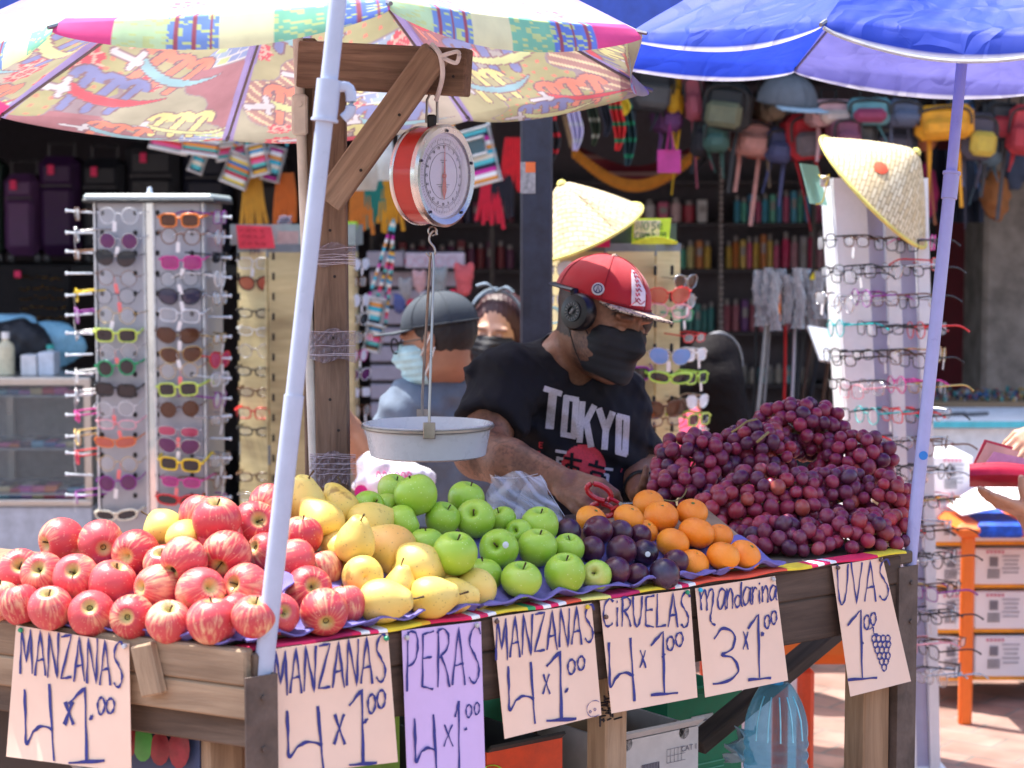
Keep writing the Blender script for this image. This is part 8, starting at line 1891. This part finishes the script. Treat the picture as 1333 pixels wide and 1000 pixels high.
rows = [(1, 720, 925, 12, [((0.70, 0.15, 0.29), 'pink'), ((0.76, 0.56, 0.59), 'pale pink'), ((0.49, 0.06, 0.10), 'crimson'), ((0.70, 0.70, 0.72), 'white')], .13), (1, 958, 1060, 11, [((0.09, 0.43, 0.63), 'blue'), ((0.15, 0.56, 0.43), 'green'), ((0.10, 0.36, 0.63), 'azure'), ((0.70, 0.15, 0.29), 'pink')], .17), (1, 1066, 1090, 3, [((0.70, 0.13, 0.29), 'pink'), ((0.43, 0.06, 0.15), 'crimson'), ((0.70, 0.43, 0.49), 'pale pink')], .17),
        (2, 885, 930, 4, [((0.15, 0.43, 0.20), 'green'), ((0.70, 0.63, 0.29), 'cream'), ((0.63, 0.22, 0.06), 'orange'), ((0.70, 0.49, 0.10), 'yellow')], .15), (2, 948, 1020, 8, [((0.70, 0.43, 0.07), 'yellow'), ((0.63, 0.22, 0.06), 'orange'), ((0.76, 0.56, 0.15), 'mustard'), ((0.70, 0.10, 0.22), 'pink')], .18), (2, 1022, 1090, 6, [((0.70, 0.06, 0.18), 'magenta'), ((0.56, 0.29, 0.36), 'dusty pink'), ((0.43, 0.43, 0.47), 'grey')], .2),
        (3, 888, 935, 5, [((0.09, 0.36, 0.36), 'teal'), ((0.07, 0.29, 0.29), 'dark teal')], .16), (3, 945, 1060, 10, [((0.43, 0.13, 0.18), 'dull red'), ((0.49, 0.18, 0.24), 'rose'), ((0.18, 0.06, 0.26), 'violet')], .17), (4, 900, 1060, 14, [((0.29, 0.29, 0.29), 'grey'), ((0.43, 0.40, 0.36), 'cream'), ((0.15, 0.36, 0.43), 'blue')], .1),
        (1, 490, 670, 16, [((0.22, 0.05, 0.09), 'dark red'), ((0.09, 0.09, 0.18), 'navy'), ((0.29, 0.06, 0.15), 'plum')], .13), (2, 490, 670, 14, [((0.29, 0.05, 0.07), 'dark red'), ((0.18, 0.05, 0.13), 'plum')], .15)]
lvl = ['', 'second', 'third', 'fourth', 'lowest']
for (si, xa, xb, n, cols, hh) in rows:
    for k in range(n):
        x = xa+(xb-xa)*(k+.5)/n; c_, nm = cols[k % len(cols)]; q = at(x, 0, YS+.05); r_ = (xb-xa)/n*YS/F*.42; h_ = hh*random.uniform(.8, 1.05); m = P('pack_'+nm.replace(' ', '_')+str(int(c_[0]*100)), c_, .4); cm = P('pack_cap', (.4, .38, .38), .4)
        side = 'left of' if x < 700 else ('behind' if x < 935 else 'right of')
        if k % 3 == 2:
            b = B(); b.box((q.x, YS+.08, SH[si]+h_/2), (r_*1.8, .06, h_), bev=.004); o = b.obj('box', m); cat = 'box'
            b = B(); b.box((q.x, YS+.048, SH[si]+h_*.6), (r_*1.3, .003, h_*.3)); b.obj('label_patch', cm, o)
        else:
            b = B(); b.lathe([(.0001, 0), (r_, .001), (r_, h_*.75), (r_*.6, h_*.82)], 12, Matrix.Translation((q.x, YS+.08, SH[si]))); o = b.obj('bottle', m); cat = 'bottle'
            b = B(); b.lathe([(r_*.62, h_*.81), (r_*.62, h_), (.0001, h_)], 12, Matrix.Translation((q.x, YS+.08, SH[si]))); b.obj('cap', cm, o)
        tag(o, '%s %s on the %s shelf, %s from the left, %s the vendor' % (nm, cat, lvl[si], ORD[k+1], side) if si != 1 or x < 935 else '%s %s on the upper shop shelf, %s from the left near the chain' % (nm, cat, ORD[k+1]) if x < 1062 else '%s %s on the upper shop shelf beside the small mirror' % (nm, cat), cat, 'goods on the shop shelves')
b = B()
for k in range(44): q = at(939, 205+7.4*k, 9.0); b.lathe([(.0001, .012), (.006, .008), (.009, 0), (.006, -.008), (.0001, -.012)], 6, Matrix.Translation(q))
tag(b.obj('bead_chain', P('bead', (.45, .4, .38), .3, .5)), 'thin beaded chain hanging down in front of the shelves', 'chain')
# ---- bundle of wrapped straps and belts ----
hk = thing('belt_stand', 'stand of hanging belts and straps in clear wrapping, behind the grapes', 'display stand', (at(1040, 900, 7.1).x, 7.1, 0))
b = B(); b.tube([(at(1045, 0, 7.1).x, 7.2, 0), (at(1045, 0, 7.1).x, 7.2, at(0, 350, 7.1).z)], .015, 8); b.obj('pole', P('dark_steel', (.03, .035, .045), .45, .3), hk)
b = B(); b.tube([at(990, 366, 7.1), at(1100, 366, 7.1)], .012, 8); b.obj('bar', P('bar_white', (.6, .6, .62), .4), hk)
film2 = P('packet_silver', (.4, .4, .42), .25, .3, var=.35, vs=22, bump=.4, bs=30)
for k in range(11):
    x = 990+9.5*k+random.uniform(-3, 3); y0 = 352+random.uniform(-6, 10); y1 = y0+random.uniform(60, 85); Y = 7.06-.02*(k % 3); b = B()
    b.grid(lambda u, v: at(x+(u-.5)*13+2*math.sin(v*7+k), y1-(y1-y0)*v, Y-.018*abs(math.sin(u*9+v*13+k))), 8, 12, thick=.006); tag(b.obj('wrapped_packet', film2, angle=30), 'silvery wrapped packet, %s from the left on the belt stand' % ORD[k+1], 'packet', 'clear wrapped packets on the belt stand')
bc = [((.02, .02, .02), 'black'), ((.3, .3, .3), 'grey'), ((.55, .02, .02), 'red'), ((.6, .6, .65), 'white'), ((.03, .03, .03), 'black'), ((.07, .04, .03), 'brown'), ((.02, .02, .025), 'black'), ((.1, .05, .03), 'brown'), ((.4, .38, .36), 'grey'), ((.05, .03, .02), 'brown')]
for k, (c_, nm) in enumerate(bc):
    x = [984, 1003, 1022, 1035, 1050, 1062, 1074, 1088, 1000, 1098][k]; b = B(); y0 = 400+random.uniform(-20, 10); x2 = x+[-6, -14, -4, -8, -20, -28, -30, -26, -20, -30][k]
    b.tube(smooth_pts([at(x, y0, 7.12), at((x+x2)/2+2, 480, 7.1), at(x2, 590, 7.12)], 5), .018 if k > 3 else .012, 6, flat=.4); tag(b.obj('belt', P('belt_%s%d' % (nm, k), c_, .6)), '%s belt, %s from the left on the belt stand' % (nm, ORD[k+1]), 'belt', 'belts on the stand behind the grapes')
b = B(); b.grid(lambda u, v: at(1006+10*u, 418-46*v, 7.02), 3, 8, thick=.005); tag(b.obj('orange_tag', P('tag_orange', (.8, .2, .02), .6)), 'bright orange tag in the wrapped packets', 'tag')
b = B(); b.grid(lambda u, v: at(1054+18*u, 364-12*v*math.sin(math.pi*u), 7.02), 8, 3, thick=.005); tag(b.obj('yellow_wrapper', P('wrap_yellow', (.75, .6, .02), .5)), 'small yellow wrapper on the bar of the belt stand', 'wrapper')
b = B(); b.grid(lambda u, v: at(1052+46*u+16*(1-v), 468-44*v+8*u, 6.5+.05*v), 4, 4, thick=.015); tag(b.obj('white_board', P('board_white', (.8, .82, .84), .5)), 'slanted white card sticking out behind the white tower', 'board')
tz = at(0, 478, 8.6).z
# ================= RIGHT SIDE =================
jt = thing('trinket_table', 'wooden table covered with small shiny trinkets in front of the red door', 'table', (at(1290, 500, 7.6).x, 7.8, 0)); zj = at(0, 522, 7.6).z; xa, xb = at(1212, 0, 7.6).x, at(1460, 0, 7.6).x
b = B(); b.box(((xa+xb)/2, 7.8, zj-.015), (xb-xa, .5, .03), bev=.004); b.obj('tabletop', wood('tabletop_wood', (.2, .13, .07), (.4, .28, .17), .7), jt)
for x in (xa+.05, xb-.05):
    for y in (7.6, 8.0): b = B(); b.box((x, y, (zj-.03)/2), (.05, .05, zj-.03)); b.obj('leg', w_dark, jt)
tc_ = [P('trk%d' % i, c, .25, .4) for i, c in enumerate([(.5, .5, .52), (.1, .2, .4), (.4, .1, .12), (.05, .05, .06), (.1, .35, .35), (.6, .4, .15)])]
b = B()
for k in range(420): x = random.uniform(xa+.02, xb-.02); y = random.uniform(7.57, 8.03); s = random.uniform(.008, .016); b.box((x, y, zj+s*.6), (s, s, s*random.uniform(.6, 2.4)), M=Matrix.Rotation(random.uniform(0, 3), 3, 'Z'), mi=random.randrange(6), bev=s*.3)
tag(b.obj('trinkets', tc_), 'mass of small glittering rings and trinkets covering the wooden table', 'trinkets', kind='stuff')
wc = thing('white_counter', 'white counter table with a turquoise edge behind the white tower', 'counter', (at(1290, 600, 6.7).x, 6.9, 0)); xa, xb = at(1205, 0, 6.7).x, at(1480, 0, 6.7).x; zt0 = at(0, 548, 6.7).z
b = B(); b.box(((xa+xb)/2, 6.95, zt0-.01), (xb-xa, .55, .02), bev=.004); b.obj('top', P('counter_white', (.62, .66, .72), .5), wc)
b = B(); b.box(((xa+xb)/2, 6.672, zt0-.01), (xb-xa, .006, .022)); b.obj('edge_strip', P('turquoise', (.06, .42, .5), .4), wc)
b = B(); b.box(((xa+xb)/2, 6.96, zt0-.16), (xb-xa-.03, .5, .28), bev=.01); b.obj('front_panel', P('counter_white', (.62, .66, .72), .5), wc)
for x in (xa+.05, xb-.05): b = B(); b.box((x, 6.95, (zt0-.3)/2), (.05, .4, zt0-.3)); b.obj('leg', P('counter_white', (.62, .66, .72), .5), wc)
for k, x in enumerate((1225, 1250, 1280)): b = B(); q = at(x, 545, 6.8); b.tube([(q.x-.05, 6.85, zt0+.008), (q.x+.04, 6.9, zt0+.008)], .007, 6); tag(b.obj('pen', P('pen_grey', (.1, .1, .11), .4)), 'dark pen lying on the turquoise edged counter, %s from the left' % ORD[k+1], 'pen')
wb = P('carton_white', (.78, .78, .82), .6, var=.04, vs=3); org = P('carton_orange', (.75, .3, .02), .6); prt = P('print_grey', (.2, .2, .24), .7); prp = P('print_pink', (.6, .2, .3), .7)
def carton(x0, x1, y0, y1, Y, xd, lab, grp='white appliance cartons stacked on the pavement'):
    a = at(x0, y1, Y); c = at(x1, y0, Y); w_ = c.x-a.x; h_ = a.z-c.z if a.z > c.z else c.z-a.z; root = thing('carton', lab, 'box', ((a.x+c.x)/2, Y+.15, min(a.z, c.z)), grp); z0 = min(a.z, c.z); xm = (a.x+c.x)/2
    b = B(); b.box((xm, Y+.16, z0+h_/2), (w_, .3, h_-.004), bev=.004); b.obj('carton_body', wb, root)
    b = B(); b.box((xm, Y+.16, z0+.008), (w_+.003, .303, .012)); b.obj('orange_band', org, root)
    for f_ in (0,) if w_ < .25 else (0, .56):
        px_ = a.x+.06+f_*w_; b = B(); b.box((px_, Y+.0075, z0+h_*.66), (.026, .003, .03)); b.obj('printed_screen', prt, root)
        b = B()
        for r_ in range(4):
            for c_ in range(5): b.box((px_-.016+.008*c_, Y+.0075, z0+h_*.46-.008*r_), (.005, .003, .005))
        b.obj('printed_keys', prt, root)
        b = B()
        for c_ in range(5): b.box((px_-.02+.012*c_, Y+.0075, z0+h_*.9), (.007, .003, .008))
        b.obj('printed_title', prp, root)
    b = B()
    for r_ in range(5): b.box((a.x+w_*.62, Y+.0075, z0+h_*(.8-.1*r_)), (w_*.3*(1-.12*(r_ % 3)), .003, .005))
    b.obj('printed_lines', P('print_faint', (.42, .42, .48), .7), root)
ys = [620, 655-3, 702, 770, 826, 888]
ybs = [(594, 652), (655, 712), (715, 768), (771, 826), (829, 888)]
for k, (ya, yb) in enumerate(ybs):
    carton(1213, 1268, ya, yb, 5.95, 0, 'white carton with a printed device, %s from the top, left column' % ORD[k+1]); 
    if k: carton(1269, 1346, ya-1, yb-1, 5.97, 0, 'white carton with orange band, %s from the top, right column' % ORD[k])
    carton(1347, 1430, ya-2, yb-2, 5.99, 0, 'white carton at the far right picture edge, %s from the top' % ORD[k+1]) if k > 0 else None
so_ = P('plastic_orange', (.8, .16, .02), .42, var=.06); st5 = thing('stool', 'orange plastic stool with a blue painted patch under a white cloth, right edge', 'stool', (at(1330, 930, 5.75).x, 5.9, 0)); zs = at(0, 682, 5.7).z
xa, xb = at(1258, 0, 5.7).x, at(1500, 0, 5.7).x
b = B(); b.box(((xa+xb)/2, 5.88, zs-.022), (xb-xa, .36, .045), bev=.018); b.obj('seat', so_, st5)
b = B(); b.box((at(1318, 0, 5.7).x, 5.88, zs-.02), (.14, .366, .047), bev=.01); b.obj('blue_patch', P('paint_blue', (.01, .08, .5), .6, var=.6, vs=40), st5)
for (x, y) in ((xa+.045, 5.74), (xb-.045, 5.74), ((xa+.045)*6.02/5.74, 6.02), (xb-.06, 6.02)): b = B(); b.box((x, y, (zs-.04)/2), (.04, .03, zs-.04), bev=.008); b.obj('leg', so_, st5)
wcm = P('cloth_white', (.85, .85, .88), .8); b = B(); b.grid(lambda u, v: at(1240+40*u*0+150*u, 640+(34*u if u < .3 else 10)*v*0+ (0), 5.72).lerp(Vector((xa+.02+.55*u, 5.72+.2*v, zs+.012)), 1)+Vector((0, 0, .05*math.sin(u*5)*v+.035*math.exp(-((u-.25)*4)**2))), 16, 8, thick=.004); tag(b.obj('white_cloth', wcm), 'bright white cloth lying on the orange stool', 'cloth')
oc = thing('plastic_chair', 'orange plastic chair seen under the right end of the table', 'chair', (at(1030, 900, 4.6).x, 4.75, 0)); 
b = B(); b.box((at(1030, 0, 4.55).x, 4.76, at(0, 835, 4.55).z+.02), (.42, .4, .17), bev=.03); b.obj('seat', so_, oc)
for (x, y) in ((at(1064, 0, 4.55).x, 4.6), (at(940, 0, 4.55).x, 4.6), (at(1055, 0, 4.55).x, 4.92), (at(950, 0, 4.55).x, 4.92)): b = B(); b.box((x, y, .22), (.04, .035, .44), bev=.01); b.obj('leg', P('plastic_redorange', (.65, .07, .02), .45), oc)
wl = thing('foam_board', 'white foam board standing behind the water bottle', 'board', (at(1015, 900, 4.9).x, 4.95, 0)); b = B(); b.box((at(1012, 0, 5.1).x, 5.15, .33), (.2, .03, .64), bev=.004); b.obj('sheet', P('panel_white', (.66, .67, .74), .5), wl)
def wbag(Pn): c = at(512, 628, 4.72); return smin(elld(Pn, c, (.10, .06, .06)), elld(Pn, c+Vector((-.03, 0, .045)), (.055, .03, .04)), .03)+.006*noise3(Pn, 35, 5)
c = at(512, 628, 4.72); pb_ = sdf_obj('printed_bag', wbag, V3(c)-.16, V3(c)+.16, .006, P('bag_white', (.75, .72, .76), .45)); tag(pb_, 'white plastic bag with magenta handwriting print behind the green apples', 'bag')
b = B(); mg = P('magenta_print', (.75, .02, .25), .6)
for (x, y, w_) in ((470, 640, 9), (548, 645, 8)):
    q = at(x, y, 4.655); b.lathe([(.0001, .002), (w_*4.65/F, .001)], 12, frame(q, (0, 0, 1), (1, 0, 0)))
for k in range(6): b.tube(smooth_pts([at(490+8*k, 622, 4.648), at(492+8*k, 614, 4.646), at(496+8*k, 620, 4.646), at(494+8*k, 628, 4.648)], 4), .0016, 5)
b.obj('print', mg, pb_)
# ================= UNDER THE TABLE =================
def pl_(px, py, off): return hitplane(px, py, A_+fn_*off, fn_)
def tbox(name, px0, py0, px1, py1, off, dep, mat, lab, cat='box', zfloor=None, open_=True):
    a = pl_(px0, py1, off); c = pl_(px1, py0, off); w_ = (c-a).dot(fd); zt_ = c.z; zb_ = zfloor if zfloor is not None else a.z
    root = thing(name, lab, cat, (a.x, a.y, zb_)); M = frame((a.x, a.y, zb_), fd, fn_); root.matrix_basis = M
    h_ = zt_-zb_; t_ = .006; b = B()
    b.box((w_/2, t_/2, h_/2), (w_, t_, h_)); b.box((w_/2, dep-t_/2, h_/2), (w_, t_, h_)); b.box((t_/2, dep/2, h_/2), (t_, dep-2*t_-.001, h_-.001)); b.box((w_-t_/2, dep/2, h_/2), (t_, dep-2*t_-.001, h_-.001)); b.box((w_/2, dep/2, t_/2), (w_-2*t_-.001, dep-2*t_-.001, t_))
    b.obj('walls', mat, root, local=True, smooth=False)
    for s in (0, 1):
        b = B(); b.grid(lambda u, v: (w_*u, -.0+(dep*.0)+ (dep if s else 0)+(.12*v)*(1 if s else -.15), h_+.002+.05*v*(.6 if s else .3)), 3, 3, thick=.005); b.obj('flap', mat, root, local=True, smooth=False)
    return root, w_, h_
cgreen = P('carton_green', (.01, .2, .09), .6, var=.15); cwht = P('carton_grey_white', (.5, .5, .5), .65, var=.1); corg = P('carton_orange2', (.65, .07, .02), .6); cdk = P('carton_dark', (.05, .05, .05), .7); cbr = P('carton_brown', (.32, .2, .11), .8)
r1, w1_, h1 = tbox('green_carton', 868, 893, 966, 1040, .36, .3, cgreen, 'green fruit carton with a yellow sticker and upside-down FRESH APPLE lettering', zfloor=.0)
Mg = wm(r1)
t_ = text_mesh('FRESH APPL', .032, Mg @ Matrix.Translation((w1_*.56, -.002, h1-.19)) @ Matrix.Rotation(math.pi/2, 4, 'X') @ Matrix.Rotation(math.pi, 4, 'Z'), P('letter_mint', (.6, .75, .65), .6), 'lettering', r1)
b = B(); b.box((w1_*.45, -.002, h1-.07), (.055, .002, .06)); b.obj('paper_label', P('label_white', (.6, .6, .58), .7), r1, local=True)
b = B(); 
for k in range(16): b.box((w1_*.45-.02+(k % 4)*.013, -.0042, h1-.05-(k//4)*.013), (.009, .002, .003))
b.obj('label_print', prt, r1, local=True)
b = B(); pts = [(.016*(1+.22*(k % 2))*math.cos(k*.3927), .016*(1+.22*(k % 2))*math.sin(k*.3927)) for k in range(16)]; b.prism(pts, (w1_*.83, -.001, h1-.055), (1, 0, 0), (0, 0, 1), .002); b.obj('star_sticker', P('sticker_yellow', (.75, .8, .02), .5), r1, local=True)
for k in range(3): b = B(); b.box((w1_*.5, -.0015, h1-.135-.012*k), (w1_*.5, .002, .0025)); b.obj('printed_line', P('letter_green', (.1, .4, .25), .6), r1, local=True)
r2, w2_, h2_ = tbox('white_carton', 803, 945, 909, 1060, .16, .22, cwht, 'whitish fruit carton with printed labels marked CAT 1, lid flaps open', zfloor=.0)
Mg = wm(r2); text_mesh('CAT 1', .014, Mg @ Matrix.Translation((w2_*.88, -.002, h2_-.035)) @ Matrix.Rotation(math.pi/2, 4, 'X'), prt, 'lettering', r2)
text_mesh('UVAS\nPRODUCTO\nPREMIUM', .011, Mg @ Matrix.Translation((w2_*.86, -.002, h2_-.085)) @ Matrix.Rotation(math.pi/2, 4, 'X'), P('print_blue', (.04, .05, .2), .7), 'lettering', r2) if False else None
b = B()
for r_ in range(3):
    for c_ in range(5): b.tube([(w2_*.6+c_*.0085, -.002, h2_-.03-r_*.012), (w2_*.6+(c_+1)*.0085, -.002, h2_-.03-r_*.012)], .0004, 4); b.tube([(w2_*.6+c_*.0085, -.002, h2_-.03-r_*.0), (w2_*.6+c_*.0085, -.002, h2_-.054)], .0004, 4)
b.obj('printed_grid', prt, r2, local=True)
b = B()
for k in range(18): b.box((w2_*.3+k*.0022, -.0018, h2_-.06), (.0006+.0009*(k % 3 == 0), .002, .025))
for k in range(6): b.box((w2_*.42, -.0018, h2_-.09-.007*k), (.035+.01*(k % 2), .002, .0025))
for k in range(14): b.box((w2_*.14, -.0018, h2_-.08-.003*k), (.012, .002, .0011+.0008*(k % 2)))
b.obj('barcode', prt, r2, local=True)
for x in (.12, .82): b = B(); b.lathe([(.0001, .001), (.012, .001)], 12, frame((w2_*x, -.001, h2_-.006), (1, 0, 0), (0, 0, -1))); b.obj('hand_hole', hole, r2, local=True)
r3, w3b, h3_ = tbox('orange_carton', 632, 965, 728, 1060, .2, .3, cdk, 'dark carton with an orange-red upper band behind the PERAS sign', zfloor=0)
b = B(); b.box((w3b/2, -.004, h3_-.03), (w3b+.004, .004, .075)); b.obj('orange_band', corg, r3, local=True)
b = B(); b.lathe([(.0001, .002), (.035, .002), (.037, 0)], 24, frame((w3b*.02, -.008, h3_-.05), (1, 0, 0), (0, 0, 1)) @ Matrix.Rotation(math.pi, 4, 'X')); b.obj('green_disc', P('disc_green', (.3, .6, .04), .6), r3, local=True)
r4, _, _ = tbox('green_carton', 548, 880, 655, 960, .48, .25, P('carton_teal', (.03, .25, .14), .6), 'green apple carton in shadow behind the PERAS and MANZANAS signs', zfloor=.0)
r6, _, _ = tbox('brown_carton', 720, 930, 782, 1060, .34, .25, cbr, 'brown cardboard carton behind the scribbled wooden leg', zfloor=0)
r7, _, _ = tbox('dark_crate', 375, 925, 520, 1060, .3, .3, P('crate_green', (.15, .3, .04), .6), 'lime green crate under the table behind the front corner signs', zfloor=0)
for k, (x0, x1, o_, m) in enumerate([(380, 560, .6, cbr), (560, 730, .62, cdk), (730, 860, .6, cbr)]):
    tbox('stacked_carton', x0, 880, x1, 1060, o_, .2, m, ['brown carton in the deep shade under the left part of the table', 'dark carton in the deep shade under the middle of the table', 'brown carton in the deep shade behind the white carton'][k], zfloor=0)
wbm, t, bb = newmat('bottle_blue'); 
tr = nd(t, 'ShaderNodeBsdfTransparent'); tr.inputs[0].default_value = (.6, .87, .96, 1); gl = nd(t, 'ShaderNodeBsdfGlossy'); gl.inputs[0].default_value = (.8, .95, 1, 1); gl.inputs[1].default_value = .08
bb.inputs['Base Color'].default_value = (.25, .6, .78, 1); bb.inputs['Roughness'].default_value = .15; ms = nd(t, 'ShaderNodeMixShader'); lw_ = nd(t, 'ShaderNodeLayerWeight', i_Blend=.4); mr = nd(t, 'ShaderNodeMapRange'); mr.inputs[3].default_value = .08; mr.inputs[4].default_value = .6
t.links.new(lw_.outputs['Facing'], mr.inputs[0]); t.links.new(mr.outputs[0], ms.inputs[0]); t.links.new(tr.outputs[0], ms.inputs[1]); t.links.new(bb.outputs[0], ms.inputs[2]); t.links.new(ms.outputs[0], t.nodes['Material Output'].inputs[0])
Yb = pl_(1011, 900, .1).y; qb = at(1011, 900, Yb); rb2 = 42*Yb/F; ztop = at(0, 884, Yb).z
wb_ = thing('water_bottle', 'large ribbed translucent blue water bottle under the Mandarina sign', 'bottle', (qb.x, Yb, 0))
prof = []; n_ = 240; Hb = at(0, 892, Yb).z
for k in range(n_+1):
    z = Hb*k/n_; r_ = rb2
    if z < .02: r_ *= .85+.15*z/.02
    e = Hb-z
    if e < .085: r_ = rb2*(.42+.58*math.sin(min(1, e/.085)*math.pi/2)**.8)
    elif z > .04: r_ *= 1+.03*math.sin(z*2*math.pi/.021)*min(1, max(0, (e-.085)/.02))
    prof.append((r_, z))
prof.append((.0001, Hb)); b = B(); b.lathe([(.0001, 0)]+prof, 40, Matrix.Translation((qb.x, Yb, 0.003))); b.obj('body', wbm, wb_, angle=180)
b = B(); b.lathe([(.012, 0), (.012, .01), (.0001, .01)], 20, Matrix.Translation((qb.x, Yb, Hb+.003))); b.obj('cap', P('cap_blue', (.02, .3, .6), .4), wb_)
for k in range(5):
    a = -math.pi/2-.8+.4*k; b = B(); b.tube([Vector((qb.x+rb2*1.0*math.cos(a)*f_, Yb+rb2*math.sin(a)*f_, Hb-e)) for f_, e in ((1.01, .09), (.94, .055), (.8, .032), (.62, .014))], .0014, 6); b.obj('shoulder_rib', P('rib_blue', (.3, .7, .85), .15), wb_)
b = B(); b.grid(lambda u, v: pl_(950+26*u, 990-50*v*(.4+.6*u)+6*math.sin(u*9), .2)+fn_*.02*math.sin(u*11+v*7), 8, 8, thick=.002); tag(b.obj('crumpled_paper', P('paper_bluegrey', (.45, .55, .6), .6, bump=.3), angle=20), 'crumpled bluish paper between the green carton and the water bottle', 'paper')
vb = thing('vegetable_bag', 'bag printed with green leaves and dark red vegetables hanging under the left crate', 'bag', hitplane(215, 1000, K_+ln_*.04, ln_))
def kp(px, py, off=.04): return hitplane(px, py, K_+ln_*off, ln_)
b = B(); b.grid(lambda u, v: kp(160+100*u, 1060-138*v), 12, 12, thick=.01); b.obj('bag_front', P('bag_dark_print', (.03, .05, .12), .5), vb)
lf = P('leaf_print', (.02, .2, .04), .5, var=.5, vs=30); rdv = P('veg_red', (.22, .02, .03), .45, var=.4, vs=30); gv_ = P('veg_green', (.06, .3, .06), .45)
for (x, y, rx, ry, m) in [(178, 935, 16, 10, lf), (196, 940, 8, 16, lf), (214, 938, 10, 18, lf), (232, 936, 12, 14, lf), (248, 940, 9, 14, lf), (186, 968, 13, 24, gv_), (170, 965, 8, 20, rdv), (208, 975, 13, 22, rdv), (233, 975, 14, 26, rdv)]:
    b = B(); c0 = kp(x, y, .03); ex = (kp(x+rx, y, .03)-c0); ey = (kp(x, y-ry, .03)-c0); n = 14
    vs = [c0-ln_*.004]+[c0+ex*math.cos(2*math.pi*i/n)+ey*math.sin(2*math.pi*i/n)*(1 if math.sin(2*math.pi*i/n) < 0 else (1.15 if m is lf else 1)) for i in range(n)]; b.add(vs, [(0, 1+i, 1+(i+1) % n) for i in range(n)]); b.obj('printed_vegetable' if m is not lf else 'printed_leaf', m, vb)
b = B(); Mx = frame((K_+ln_*.22-ld*.42+up*-.0), ld, ln_); b.box((0, 0, 0), (.6, .3, .26), bev=.004); o = b.obj('dark_box', P('box_dark_brown', (.05, .035, .028), .8), local=True); M2_ = Mx.copy(); M2_.translation = (K_+ln_*.25-ld*.45) + up*0; M2_.translation.z = .66; o.matrix_basis = M2_; tag(o, 'dark wooden box under the left crate of apples', 'box')
b = B(); b.tube([at(-40, 850, 2.85), at(120, 1010, 2.8)], .012, 10); tag(b.obj('leaning_pipe', P('pipe_grey', (.25, .25, .26), .4, .6)), 'thin grey pipe leaning in the bottom left corner', 'pipe')
